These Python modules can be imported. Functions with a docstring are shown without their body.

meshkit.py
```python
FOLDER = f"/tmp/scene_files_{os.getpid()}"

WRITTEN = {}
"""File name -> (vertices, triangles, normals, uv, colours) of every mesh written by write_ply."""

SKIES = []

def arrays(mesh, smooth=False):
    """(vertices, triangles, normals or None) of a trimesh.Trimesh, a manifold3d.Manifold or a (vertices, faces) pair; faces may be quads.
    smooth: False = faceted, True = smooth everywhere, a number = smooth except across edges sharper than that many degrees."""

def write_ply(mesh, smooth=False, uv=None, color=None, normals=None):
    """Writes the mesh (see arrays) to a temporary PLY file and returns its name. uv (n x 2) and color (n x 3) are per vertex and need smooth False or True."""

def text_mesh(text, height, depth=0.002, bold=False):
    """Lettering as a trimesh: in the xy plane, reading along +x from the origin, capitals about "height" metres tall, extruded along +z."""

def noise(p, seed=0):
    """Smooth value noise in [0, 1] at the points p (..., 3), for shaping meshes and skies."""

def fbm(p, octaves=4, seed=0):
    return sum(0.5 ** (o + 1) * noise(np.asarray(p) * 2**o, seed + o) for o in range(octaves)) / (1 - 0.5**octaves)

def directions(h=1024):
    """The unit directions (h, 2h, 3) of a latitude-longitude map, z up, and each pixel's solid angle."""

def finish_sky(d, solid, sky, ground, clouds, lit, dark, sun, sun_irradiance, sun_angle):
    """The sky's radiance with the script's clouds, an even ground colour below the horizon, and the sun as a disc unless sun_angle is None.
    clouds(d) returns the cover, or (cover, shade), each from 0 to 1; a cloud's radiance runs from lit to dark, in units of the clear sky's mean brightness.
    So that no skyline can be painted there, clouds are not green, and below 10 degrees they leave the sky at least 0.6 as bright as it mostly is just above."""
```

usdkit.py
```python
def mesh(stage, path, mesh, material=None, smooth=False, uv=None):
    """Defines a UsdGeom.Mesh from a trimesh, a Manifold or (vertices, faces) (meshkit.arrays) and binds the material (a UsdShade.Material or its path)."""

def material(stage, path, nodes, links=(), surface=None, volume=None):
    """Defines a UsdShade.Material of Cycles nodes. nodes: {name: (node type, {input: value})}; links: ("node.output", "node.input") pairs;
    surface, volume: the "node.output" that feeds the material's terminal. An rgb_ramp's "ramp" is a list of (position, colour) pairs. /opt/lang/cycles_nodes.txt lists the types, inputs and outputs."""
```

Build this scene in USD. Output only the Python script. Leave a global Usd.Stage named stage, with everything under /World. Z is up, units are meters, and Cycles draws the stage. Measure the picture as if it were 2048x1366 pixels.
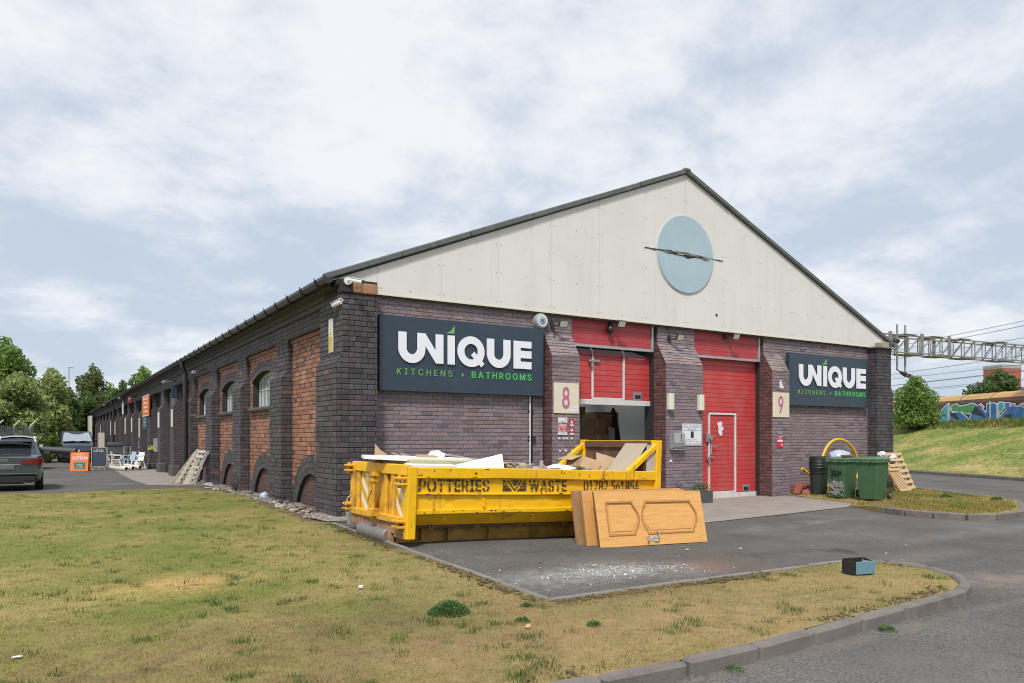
import math, random
import numpy as np, trimesh, shapely, usdkit, meshkit
from shapely.geometry import Polygon, Point, LineString, box as sbox
from shapely.ops import unary_union
from shapely import affinity
from pxr import Usd, UsdGeom, UsdLux, UsdShade, Gf, Sdf, Vt

random.seed(7); RNG = np.random.default_rng(7)
stage = Usd.Stage.CreateInMemory()
UsdGeom.SetStageUpAxis(stage, UsdGeom.Tokens.z)
UsdGeom.SetStageMetersPerUnit(stage, 1.0)
UsdGeom.Xform.Define(stage, '/World'); UsdGeom.Scope.Define(stage, '/World/Looks')

# ---------------------------------------------------------------- camera
YAW = math.degrees(1.013)                     # heading of the lens, from +x (along the gable front) towards +y
cam = UsdGeom.Camera.Define(stage, '/World/camera')
cam.CreateHorizontalApertureAttr(36.0); cam.CreateVerticalApertureAttr(36.0 * 683 / 1024)
cam.CreateFocalLengthAttr(36.0 * 1504.925 / 2048)
cam.CreateVerticalApertureOffsetAttr(36.0 * 194.0 / 2048)
cam.CreateFStopAttr(0.0); cam.CreateClippingRangeAttr((0.1, 5000.0))
cam.CreateExposureAttr(0.36)
cam.AddTranslateOp().Set((-4.951, -14.328, 1.5)); cam.AddRotateXYZOp().Set((90.0, 0.0, YAW - 90.0))

# ---------------------------------------------------------------- sky and sun (bright overcast, sun behind the camera's left)
SUN_EL, SUN_DIR = math.radians(54), np.array([-0.70, -0.72])
SUN_ROT = math.atan2(SUN_DIR[0], SUN_DIR[1])
dome = UsdLux.DomeLight.Define(stage, '/World/sky'); dome.CreateIntensityAttr(1.0)
dome.GetPrim().SetCustomDataByKey('kind', 'structure'); dome.GetPrim().SetCustomDataByKey('label', 'bright overcast sky with soft grey and white cloud')
sky = usdkit.material(stage, '/World/Looks/sky', {
    'tc': ('texture_coordinate', {}),
    'sx': ('separate_xyz', {}),
    'zc': ('math', {'math_type': 'maximum', 'value2': 0.02}),
    'za': ('math', {'math_type': 'add', 'value2': 0.25}),
    'dx': ('math', {'math_type': 'divide'}), 'dy': ('math', {'math_type': 'divide'}),
    'cv': ('combine_xyz', {'z': 0.37}),
    'n1': ('noise_texture', {'scale': 2.7, 'detail': 10.0, 'roughness': 0.63, 'distortion': 0.15}),
    'n2': ('noise_texture', {'scale': 0.95, 'detail': 3.0, 'roughness': 0.5, 'distortion': 0.0}),
    'mx': ('math', {'math_type': 'multiply_add', 'value2': 0.55}), 'm2': ('math', {'math_type': 'multiply', 'value2': 0.45}),
    'ramp': ('rgb_ramp', {'ramp': [(0.0, (4.1, 4.8, 5.85)), (0.44, (4.55, 5.2, 6.15)), (0.495, (5.4, 5.9, 6.65)), (0.54, (6.5, 6.8, 7.25)), (0.59, (7.3, 7.45, 7.7)), (1.0, (7.65, 7.75, 7.95))]}),
    'st': ('sky_texture', {'sky_type': 'single_scattering', 'sun_disc': False, 'sun_elevation': SUN_EL, 'sun_rotation': SUN_ROT, 'altitude': 100.0}),
    'mix': ('mix_color', {'blend_type': 'mix', 'fac': 0.93, 'use_clamp': False}),
    'bg': ('background_shader', {'strength': 0.10})},
    [('tc.generated', 'sx.vector'), ('sx.z', 'zc.value1'), ('zc.value', 'za.value1'), ('sx.x', 'dx.value1'), ('za.value', 'dx.value2'), ('sx.y', 'dy.value1'), ('za.value', 'dy.value2'),
     ('dx.value', 'cv.x'), ('dy.value', 'cv.y'), ('cv.vector', 'n1.vector'), ('cv.vector', 'n2.vector'), ('n2.fac', 'm2.value1'), ('n1.fac', 'mx.value1'), ('m2.value', 'mx.value3'),
     ('mx.value', 'ramp.fac'), ('st.color', 'mix.a'), ('ramp.color', 'mix.b'), ('mix.result', 'bg.color')], surface='bg.background')
UsdShade.MaterialBindingAPI.Apply(dome.GetPrim()).Bind(sky)
sun = UsdLux.DistantLight.Define(stage, '/World/sun')
sun.CreateNormalizeAttr(True); sun.CreateIntensityAttr(0.74); sun.CreateAngleAttr(9.0); sun.CreateColorAttr((1.0, 0.97, 0.93))
sun.AddRotateXYZOp().Set((0.0, 90 - math.degrees(SUN_EL), math.degrees(math.atan2(SUN_DIR[1], SUN_DIR[0]))))

# ---------------------------------------------------------------- helpers
_used = {}
def uniq(parent, name):
    k = (parent, name); n = _used.get(k, 0); _used[k] = n + 1
    return f'{parent}/{name}' if n == 0 else f'{parent}/{name}_{n:03d}'

def tag(prim, label=None, cat=None, group=None, kind=None):
    for k, v in (('label', label), ('category', cat), ('group', group), ('kind', kind)):
        if v: prim.SetCustomDataByKey(k, v)
    return prim

class T:
    """A top-level thing: an Xform at its base whose children are the parts."""
    def __init__(s, name, label=None, cat=None, loc=(0, 0, 0), rz=0.0, group=None, kind=None, rx=0.0, ry=0.0):
        s.path = uniq('/World', name); x = UsdGeom.Xform.Define(stage, s.path); s.prim = x.GetPrim()
        x.AddTranslateOp().Set(tuple(map(float, loc))); x.AddRotateXYZOp().Set((rx, ry, rz)); s.x = x
        s.loc = np.array(loc, float); a, b, c = map(math.radians, (rx, ry, rz))
        Rx = np.array([[1, 0, 0], [0, math.cos(a), -math.sin(a)], [0, math.sin(a), math.cos(a)]])
        Ry = np.array([[math.cos(b), 0, math.sin(b)], [0, 1, 0], [-math.sin(b), 0, math.cos(b)]])
        Rz = np.array([[math.cos(c), -math.sin(c), 0], [math.sin(c), math.cos(c), 0], [0, 0, 1]])
        s.R = Rz @ Ry @ Rx
        tag(s.prim, label, cat, group, kind)
    def loc_of(s, v): return (np.asarray(v, float) - s.loc) @ s.R

def copy_of(t, name, loc, rz, label, cat, group=None):
    p = uniq('/World', name); x = UsdGeom.Xform.Define(stage, p); r = x.GetPrim()
    x.AddTranslateOp().Set(tuple(map(float, loc))); x.AddRotateXYZOp().Set((0, 0, rz))
    for c in t.prim.GetChildren():
        pass
    r.GetReferences().AddInternalReference(t.path); r.SetInstanceable(True)
    tag(r, label, cat, group); return r

class MB:
    """Collects shapes into one mesh."""
    def __init__(s): s.v = []; s.f = []; s.c = []; s.n = 0; s.col = (1, 1, 1)
    def add(s, v, f, col=None):
        v = np.asarray(v, float); f = np.asarray(f, int)
        if f.shape[1] == 4: f = np.vstack([f[:, [0, 1, 2]], f[:, [0, 2, 3]]])
        s.v.append(v); s.f.append(f + s.n); s.n += len(v)
        s.c.append(np.broadcast_to(np.asarray(s.col if col is None else col, float), (len(v), 3))); return s
    def tm(s, m, M=None, col=None):
        v = np.array(m.vertices)
        if M is not None: v = v @ np.asarray(M)[:3, :3].T + np.asarray(M)[:3, 3]
        return s.add(v, np.array(m.faces), col)
    def box(s, c, d, rz=0.0, ch=0.0, R=None, col=None):
        d = np.asarray(d, float) / 2
        if ch > 0:
            ch = min(ch, d.min() * .9); V = []
            for sx in (-1, 1):
                for sy in (-1, 1):
                    for sz in (-1, 1):
                        V += [(sx * (d[0] - ch), sy * (d[1] - ch), sz * d[2]), (sx * (d[0] - ch), sy * d[1], sz * (d[2] - ch)), (sx * d[0], sy * (d[1] - ch), sz * (d[2] - ch))]
            h = trimesh.convex.convex_hull(np.array(V)); v, f = np.array(h.vertices), np.array(h.faces)
        else:
            v = np.array([(x, y, z) for x in (-1, 1) for y in (-1, 1) for z in (-1, 1)], float) * d
            f = np.array([(0, 1, 3, 2), (4, 6, 7, 5), (0, 4, 5, 1), (2, 3, 7, 6), (0, 2, 6, 4), (1, 5, 7, 3)])
        if R is None: R = rotz(rz)
        return s.add(v @ np.asarray(R).T + np.asarray(c, float), f, col)
    def b2(s, a, b, ch=0.0, col=None):
        a, b = np.minimum(a, b), np.maximum(a, b)
        return s.box((a + b) / 2, b - a, ch=ch, col=col)
    def bar(s, p, q, w, h=None, upv=(0, 0, 1), ch=0.0, col=None):
        p, q = np.asarray(p, float), np.asarray(q, float); h = w if h is None else h
        z = q - p; L = np.linalg.norm(z); z = z / L; u = np.asarray(upv, float)
        if abs(z @ u) > .98: u = np.array([1., 0, 0])
        x = np.cross(u, z); x /= np.linalg.norm(x); y = np.cross(z, x)
        return s.box((p + q) / 2, (w, h, L), R=np.stack([x, y, z], 1), ch=ch, col=col)
    def tube(s, pts, r, n=8, caps=True, col=None):
        P = np.asarray(pts, float); r = np.broadcast_to(np.asarray(r, float), (len(P),)); V = []; prev = None
        for i in range(len(P)):
            t = P[min(i + 1, len(P) - 1)] - P[max(i - 1, 0)]; t /= np.linalg.norm(t) + 1e-12
            if prev is None:
                u = np.array([0, 0, 1.]) if abs(t[2]) < .9 else np.array([1., 0, 0])
                a = np.cross(u, t)
            else: a = prev - t * (prev @ t)
            a /= np.linalg.norm(a) + 1e-12; prev = a; b = np.cross(t, a)
            th = np.arange(n) / n * 2 * np.pi
            V.append(P[i] + r[i] * (np.outer(np.cos(th), a) + np.outer(np.sin(th), b)))
        V = np.vstack(V); F = []
        for i in range(len(P) - 1):
            for k in range(n):
                k2 = (k + 1) % n; F.append((i * n + k, i * n + k2, (i + 1) * n + k2, (i + 1) * n + k))
        s.add(V, F, col)
        if caps:
            for i, o in ((0, 1), (len(P) - 1, 0)):
                ring = V[i * n:(i + 1) * n]; vv = np.vstack([ring, P[i]])
                ff = [((k + 1) % n, k, n) if o else (k, (k + 1) % n, n) for k in range(n)]
                s.add(vv, ff, col)
        return s
    def cyl(s, p, q, r0, r1=None, n=16, col=None): return s.tube([p, q], [r0, r0 if r1 is None else r1], n, True, col)
    def prism(s, poly, o, u, v, d, col=None):
        """Extrudes a shapely polygon (in the frame o, u, v) by the vector d."""
        for g in getattr(poly, 'geoms', [poly]):
            if g.geom_type != 'Polygon' or g.area < 1e-8: continue
            m = trimesh.creation.extrude_polygon(g, 1.0, engine='earcut')
            q = np.array(m.vertices); o_, u_, v_, d_ = (np.asarray(k, float) for k in (o, u, v, d))
            f = np.array(m.faces)
            if np.dot(np.cross(u_, v_), d_) < 0: f = f[:, ::-1]
            s.add(o_ + np.outer(q[:, 0], u_) + np.outer(q[:, 1], v_) + np.outer(q[:, 2], d_), f, col)
        return s
    def lathe(s, prof, c=(0, 0, 0), n=24, col=None):
        prof = np.asarray(prof, float); th = np.arange(n) / n * 2 * np.pi
        V = np.vstack([np.stack([r * np.cos(th), r * np.sin(th), np.full(n, z)], 1) for r, z in prof]) + np.asarray(c, float)
        F = [(i * n + k, i * n + (k + 1) % n, (i + 1) * n + (k + 1) % n, (i + 1) * n + k) for i in range(len(prof) - 1) for k in range(n)]
        return s.add(V, F, col)
    def loft(s, rings, close=True, caps=True, col=None):
        n = len(rings[0]); V = np.vstack(rings); F = []
        for i in range(len(rings) - 1):
            for k in range(n if close else n - 1):
                k2 = (k + 1) % n; F.append((i * n + k, i * n + k2, (i + 1) * n + k2, (i + 1) * n + k))
        s.add(V, F, col)
        if caps and close:
            for i, o in ((0, 1), (len(rings) - 1, 0)):
                r = np.asarray(rings[i]); vv = np.vstack([r, r.mean(0)])
                s.add(vv, [((k + 1) % n, k, n) if o else (k, (k + 1) % n, n) for k in range(n)], col)
        return s
    def sheet(s, X, Y, Z, col=None):
        """A grid surface; X, Y, Z are 2-D arrays."""
        h, w = X.shape; V = np.stack([X.ravel(), Y.ravel(), Z.ravel()], 1)
        i = np.arange(h * w).reshape(h, w)
        F = np.stack([i[:-1, :-1].ravel(), i[:-1, 1:].ravel(), i[1:, 1:].ravel(), i[1:, :-1].ravel()], 1)
        return s.add(V, F, col)
    def arrays(s): return np.vstack(s.v), np.vstack(s.f), np.vstack(s.c)

def rotz(a): c, s = math.cos(a), math.sin(a); return np.array([[c, -s, 0], [s, c, 0], [0, 0, 1.]])
def rotx(a): c, s = math.cos(a), math.sin(a); return np.array([[1., 0, 0], [0, c, -s], [0, s, c]])
def roty(a): c, s = math.cos(a), math.sin(a); return np.array([[c, 0, s], [0, 1., 0], [-s, 0, c]])

def obj(name, mb, mat, parent=None, label=None, cat=None, group=None, kind=None, smooth=False, world=True, tone=False):
    """ONE Mesh prim, under parent (a T or a prim path) or under /World. world: the shape is given in world coordinates."""
    pp = parent.path if isinstance(parent, T) else (parent or '/World')
    p = uniq(pp, name); v, f, c = mb.arrays()
    if world and isinstance(parent, T): v = parent.loc_of(v)
    if tone: smooth = False
    m = usdkit.mesh(stage, p, (v, f), LOOK[mat] if isinstance(mat, str) else mat, smooth=smooth)
    if tone:
        UsdGeom.PrimvarsAPI(m).CreatePrimvar('tone', Sdf.ValueTypeNames.Color3fArray, 'vertex').Set(Vt.Vec3fArray.FromNumpy(c.astype(np.float32)))
    m.CreateDoubleSidedAttr(True)
    tag(m.GetPrim(), label, cat, group, kind)
    return m

class Sub:
    """A part that is the parent of sub-parts: same frame as its thing."""
    def __init__(s, t, prim): s.path = str(prim.GetPath()); s.t = t
def under(t, prim):
    k = T.__new__(T); k.path = str(prim.GetPath() if hasattr(prim, 'GetPath') else prim.GetPrim().GetPath()); k.loc, k.R = t.loc, t.R; k.prim = prim.GetPrim() if hasattr(prim, 'GetPrim') else prim
    return k

def D_(px, py, depth):
    """The place that lies 'depth' metres off along the lens, seen at pixel px, py of the 2048-pixel photograph: used to survey far things."""
    a = 1.013; fw, rt = np.array([math.cos(a), math.sin(a), 0]), np.array([math.sin(a), -math.cos(a), 0])
    return np.array([-4.951, -14.328, 1.5]) + depth * (fw + rt * (px - 1024) / 1504.925 + np.array([0, 0, 1.]) * (877 - py) / 1504.925)

# ---------------------------------------------------------------- materials
LOOK = {}
def M(name, col, rough=.6, dirt2=None, metal=0.0, var=0.12, scale=4.0, bump=0.0, bscale=60.0, dirt=None, dscale=1.5, damt=.5, spec=.5, coat=0.0, tone=False, detail=4.0, stretch=None):
    n = {'g': ('geometry', {}), 'p': ('principled_bsdf', {'roughness': rough, 'metallic': metal, 'specular_ior_level': spec, 'coat_weight': coat}),
         'n': ('noise_texture', {'scale': scale, 'detail': detail, 'roughness': .6}),
         'r': ('map_range', {'from_min': .25, 'from_max': .75, 'to_min': 1 - var, 'to_max': 1 + var}),
         'hs': ('hsv', {'color': col})}
    L = [('n.fac', 'r.value'), ('r.result', 'hs.value')]
    if stretch: n['mp'] = ('mapping', {'scale': stretch}); L += [('g.position', 'mp.vector'), ('mp.vector', 'n.vector')]
    else: L += [('g.position', 'n.vector')]
    if tone: n['at'] = ('attribute', {'attribute': 'tone'}); L.append(('at.color', 'hs.color'))
    out = 'hs.color'
    if dirt is not None:
        n['dn'] = ('noise_texture', {'scale': dscale, 'detail': 6.0, 'roughness': .65}); n['dr'] = ('map_range', {'from_min': .48, 'from_max': .72, 'to_min': 0.0, 'to_max': damt, 'clamp': True})
        n['dm'] = ('mix_color', {'b': dirt}); L += [('g.position', 'dn.vector'), ('dn.fac', 'dr.value'), ('dr.result', 'dm.fac'), (out, 'dm.a')]; out = 'dm.result'
    if dirt2 is not None:
        c2, s2, st2, lo2, hi2, am2 = dirt2
        n['m2'] = ('mapping', {'scale': st2}); n['d2'] = ('noise_texture', {'scale': s2, 'detail': 7.0, 'roughness': .7}); n['r2'] = ('map_range', {'from_min': lo2, 'from_max': hi2, 'to_min': 0.0, 'to_max': am2, 'clamp': True}); n['x2'] = ('mix_color', {'b': c2})
        L += [('g.position', 'm2.vector'), ('m2.vector', 'd2.vector'), ('d2.fac', 'r2.value'), ('r2.result', 'x2.fac'), (out, 'x2.a')]; out = 'x2.result'
    L.append((out, 'p.base_color'))
    if bump > 0:
        n['bn'] = ('noise_texture', {'scale': bscale, 'detail': 3.0}); n['b'] = ('bump', {'strength': bump, 'distance': .01})
        L += [('g.position', 'bn.vector'), ('bn.fac', 'b.height'), ('b.normal', 'p.normal')]
    LOOK[name] = usdkit.material(stage, '/World/Looks/' + name, n, L, surface='p.BSDF')
    return LOOK[name]

M('brick', (.1, .1, .1), .62, var=.22, scale=35, bump=.5, bscale=90, tone=True, spec=.35, detail=5)
M('mortar_dark', (.026, .025, .027), .9, var=.3, scale=6, dirt=(.09, .085, .08), dscale=2.2, damt=.3)
M('mortar_light', (.19, .155, .14), .9, var=.2, scale=5, bump=.3)
M('cladding', (.69, .66, .62), .55, var=.035, scale=.9, dirt=(.60, .56, .51), dscale=1.3, damt=.35, stretch=(1, 1, .35), spec=.35, dirt2=((.52, .49, .44), 2.2, (2.2, 1, .16), .53, .72, .32))
M('disc_blue', (.37, .485, .53), .5, var=.05, scale=1.2, dirt=(.52, .62, .66), dscale=2.5, damt=.3, spec=.35)
M('red_door', (.50, .050, .050), .42, var=.10, scale=1.6, dirt=(.44, .13, .125), dscale=1.7, damt=.6, dirt2=((.20, .05, .045), 5, (3, 1, .5), .60, .75, .6))
M('red_faded', (.40, .045, .055), .55, var=.10, scale=1.8, dirt=(.38, .13, .14), dscale=2.0, damt=.4)
M('white_trim', (.62, .60, .57), .5, var=.06, scale=6, dirt=(.33, .29, .25), dscale=5, damt=.4)
M('black_gap', (.012, .012, .013), .8)
M('dark_metal', (.03, .03, .032), .45, var=.15, scale=10)
M('plastic_black', (.018, .018, .020), .35, var=.2, scale=10)
M('gutter_black', (.022, .020, .020), .28, var=.2, scale=8, spec=.6)
M('roof_grey', (.105, .115, .108), .8, var=.22, scale=9, bump=.4, bscale=25, dirt=(.17, .17, .14), dscale=4, damt=.5)
M('slate', (.075, .072, .072), .75, var=.25, scale=7, bump=.3)
M('sandstone', (.34, .175, .095), .85, var=.25, scale=6, dirt=(.03, .028, .028), dscale=5, damt=.95, bump=.5, bscale=30)
M('stone_pale', (.36, .30, .22), .85, var=.25, scale=7, dirt=(.12, .11, .10), dscale=4, damt=.6, bump=.5)
M('sign_blue', (.030, .048, .072), .38, var=.07, scale=3, dirt=(.05, .07, .095), dscale=2.0, damt=.4, spec=.45)
M('letter_white', (.78, .79, .83), .35, var=.02)
M('letter_green', (.07, .46, .09), .4, var=.12, scale=12)
M('letter_lime', (.16, .42, .10), .4, var=.12, scale=12)
M('plate_cream', (.68, .62, .46), .5, var=.04)
M('plate_pink', (.48, .13, .26), .5, var=.08, scale=9)
M('sign_white', (.70, .71, .73), .45, var=.04)
M('sign_red', (.50, .03, .035), .45, var=.06)
M('sign_yellow', (.62, .50, .05), .45, var=.06)
M('sign_orange', (.72, .17, .025), .5, var=.05)
M('sign_teal', (.03, .10, .095), .5, var=.08)
M('shutter_green', (.17, .25, .19), .5)
M('ink_dark', (.03, .03, .035), .6)
M('ink_grey', (.25, .25, .27), .6)
M('lamp_cream', (.66, .66, .52), .4, var=.04)
M('grey_metal', (.30, .30, .29), .42, metal=.4, var=.08)
M('zinc', (.42, .43, .43), .5, metal=.5, var=.12, scale=3)
M('chrome', (.65, .65, .65), .2, metal=1.0)
M('white_plastic', (.74, .74, .73), .35, var=.03)
M('white_dirty', (.60, .60, .57), .5, var=.08, scale=6, dirt=(.30, .30, .27), dscale=4, damt=.5)
M('skip_yellow', (.83, .465, .006), .42, var=.06, scale=3.5, dirt=(.50, .27, .02), dscale=4.0, damt=.45, spec=.4, bump=.35, bscale=5, dirt2=((.22, .10, .035), 3.2, (2.0, 2.0, .32), .565, .68, .8))
M('skip_yellow_dirty', (.70, .37, .02), .55, var=.14, scale=6, dirt=(.20, .11, .05), dscale=4.5, damt=.9, bump=.2, bscale=25)
M('skip_shade_grime', (.34, .20, .03), .65, var=.25, scale=6, dirt=(.11, .07, .04), dscale=3.5, damt=.9, bump=.3, bscale=25)  # grimy underside yellow, darkened further for the shade below the body
M('skip_rust', (.115, .055, .035), .8, var=.3, scale=6, dirt=(.21, .11, .065), dscale=4, damt=.7, bump=.4)
M('skip_rusty_bar', (.33, .19, .10), .8, var=.3, scale=8, dirt=(.12, .07, .05), dscale=6, damt=.8, bump=.3)
M('stencil_black', (.035, .028, .02), .6, var=.3, scale=30, dirt2=((.55, .33, .02), 14, (1, 1, 1), .54, .60, .85))
M('reflect_white', (.72, .68, .62), .4, var=.05)
M('reflect_orange', (.66, .36, .02), .4, var=.05)
M('roller_steel', (.21, .19, .18), .6, metal=.3, var=.15, scale=12)
def wood(name, a, b, st, rough=.45, sc=2.2):
    LOOK[name] = usdkit.material(stage, '/World/Looks/' + name, {
        'g': ('geometry', {}), 'mp': ('mapping', {'scale': st}), 'n': ('noise_texture', {'scale': sc, 'detail': 8.0, 'roughness': .65, 'distortion': .6}),
        'r': ('rgb_ramp', {'ramp': [(0.3, a), (0.7, b)]}), 'p': ('principled_bsdf', {'roughness': rough, 'specular_ior_level': .35})},
        [('g.position', 'mp.vector'), ('mp.vector', 'n.vector'), ('n.fac', 'r.fac'), ('r.color', 'p.base_color')], surface='p.BSDF')
wood('oak', (.62, .305, .085), (.77, .435, .15), (1.2, 14, 14))
wood('oak_v', (.56, .28, .085), (.68, .38, .14), (16, 3, 1.6))
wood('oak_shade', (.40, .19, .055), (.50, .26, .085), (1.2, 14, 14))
wood('oak_edge', (.27, .15, .07), (.40, .24, .12), (14, 14, 3))
wood('pallet_new', (.50, .33, .17), (.64, .46, .26), (8, 8, 3), .7)
wood('pallet_old', (.27, .215, .15), (.46, .38, .28), (10, 10, 2), .8)
wood('plank_grey', (.36, .33, .29), (.52, .49, .44), (10, 10, 2), .8)
M('chipboard', (.37, .31, .22), .8, var=.15, scale=60, detail=6)
M('mdf', (.44, .30, .17), .7, var=.08, scale=9)
M('cardboard', (.42, .27, .15), .8, var=.1, scale=7)
M('cardboard_dark', (.28, .17, .095), .8, var=.12, scale=7)
M('polystyrene', (.76, .77, .77), .7, var=.03, scale=12)
M('foam_green', (.42, .40, .24), .7, var=.1, scale=6)
M('bag_black', (.03, .03, .032), .25, var=.2)
M('bag_white', (.70, .70, .72), .4, var=.1, scale=9)
M('bag_blue', (.38, .46, .58), .35, var=.2, scale=12)
M('bin_green', (.045, .115, .052), .45, var=.13, scale=4, dirt=(.10, .15, .09), dscale=5, damt=.35, spec=.4)
M('bin_lid', (.075, .155, .08), .5, var=.13, scale=4, dirt=(.16, .21, .15), dscale=5, damt=.4)
M('bin_black', (.018, .020, .022), .4, var=.2, scale=6, dirt=(.06, .06, .055), dscale=4, damt=.4)
M('bin_darkgreen', (.020, .032, .026), .4, var=.2, scale=6, dirt=(.06, .07, .055), dscale=4, damt=.4)
M('tyre', (.018, .018, .018), .7, var=.2, scale=12)
M('hose_yellow', (.62, .40, .02), .4, var=.06)
M('silver_print', (.34, .34, .33), .5, var=.3, scale=25)
M('terracotta', (.26, .075, .05), .75, var=.2, scale=7)
M('box_blue', (.12, .24, .31), .45, var=.04)
M('pvc', (.58, .54, .45), .45, var=.05)
M('roll_grey', (.055, .060, .060), .6, var=.15)
M('bin_grey', (.085, .085, .09), .45, var=.12, dirt=(.14, .14, .14), damt=.3)
M('car_grey', (.072, .086, .100), .22, metal=.55, var=.02, coat=.8)
M('car_navy', (.016, .022, .045), .2, metal=.3, var=.02, coat=.9)
M('car_white', (.66, .68, .70), .25, var=.02, coat=.8)
M('car_glass', (.025, .032, .036), .06, var=.05, spec=.9)
M('car_trim', (.014, .014, .015), .45, var=.1)
M('lamp_red', (.16, .006, .010), .12, var=.1, scale=20, coat=.6)
M('lamp_clear', (.55, .58, .60), .12, var=.1, coat=.6)
M('number_plate', (.12, .13, .14), .4)
M('concrete', (.265, .232, .205), .85, var=.12, scale=2.2, dirt=(.20, .17, .145), dscale=1.2, damt=.6, bump=.25, bscale=120)
M('kerb', (.180, .156, .138), .88, var=.16, scale=7, dirt=(.115, .095, .078), dscale=2.4, damt=.85, bump=.8, bscale=90)
M('edging', (.20, .185, .165), .9, var=.2, scale=8, dirt=(.11, .09, .07), dscale=4, damt=.6, bump=.4, bscale=120)
M('rubble', (.36, .33, .29), .9, var=.35, scale=7, bump=.4)
M('soil', (.13, .085, .05), .95, var=.35, scale=9, bump=.6, bscale=50)
M('moss', (.095, .066, .030), .95, var=.4, scale=14, dirt=(.13, .12, .035), dscale=3, damt=.8)
M('van_glass', (.30, .34, .38), .08, var=.03, spec=.7)  # pale base colour stands in for sky reflected in the windscreen
M('chips', (.60, .59, .56), .8, var=.2, scale=40)
M('pole_grey', (.30, .31, .33), .5, metal=.3)
M('steel_weathered', (.215, .21, .195), .7, metal=.1, var=.2, scale=3, dirt=(.20, .16, .11), dscale=2.5, damt=.4)
M('wire', (.10, .11, .13), .6)
M('insulator', (.06, .03, .03), .3)
M('palisade', (.16, .18, .18), .5, metal=.4)
M('cabinet_blue', (.22, .27, .30), .5)
M('tower_brick', (.34, .105, .062), .85, var=.14, scale=2.0, dirt=(.26, .08, .05), dscale=.8, damt=.5)
M('tower_stone', (.33, .33, .32), .8, var=.1)
M('train_brown', (.115, .050, .038), .6, var=.15, scale=.8, dirt=(.18, .09, .06), dscale=.7, damt=.5)
M('train_roof', (.46, .27, .085), .5, var=.16, scale=.8, dirt=(.30, .16, .06), dscale=.6, damt=.6)
M('gr_blue', (.025, .13, .36), .5, var=.15, scale=1.2, dirt=(.10, .26, .46), dscale=1.1, damt=.8)
M('gr_cyan', (.05, .32, .42), .5, var=.15, scale=1.2)
M('gr_green', (.06, .27, .07), .5, var=.1, scale=1.5)
M('gr_white', (.66, .70, .74), .5, var=.05)
M('gr_black', (.02, .02, .028), .5, var=.1)
M('gr_pink', (.46, .22, .38), .5, var=.1)
M('bark', (.085, .065, .05), .9, var=.3, scale=8, bump=.6, bscale=20)
M('room_wall', (.60, .60, .58), .85, var=.06, scale=2)
M('room_floor', (.20, .19, .18), .8, var=.1)
M('flower_yellow', (.60, .56, .06), .6)
M('cctv_white', (.70, .70, .68), .35, var=.04)
M('bell_blue', (.06, .16, .50), .4)
M('puddle', (.20, .205, .22), .25, var=.25, scale=3)

# panes of the added roof lights: mostly see-through, with a fresnel reflection
LOOK['pane_clear'] = usdkit.material(stage, '/World/Looks/pane_clear', {
    't': ('transparent_bsdf', {'color': (.55, .62, .62)}), 'gl': ('glossy_bsdf', {'color': (.9, .9, .9), 'roughness': .05}),
    'fr': ('fresnel', {'IOR': 1.9}), 'mix': ('mix_closure', {})},
    [('fr.fac', 'mix.fac'), ('t.BSDF', 'mix.closure1'), ('gl.BSDF', 'mix.closure2')], surface='mix.closure')

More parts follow.
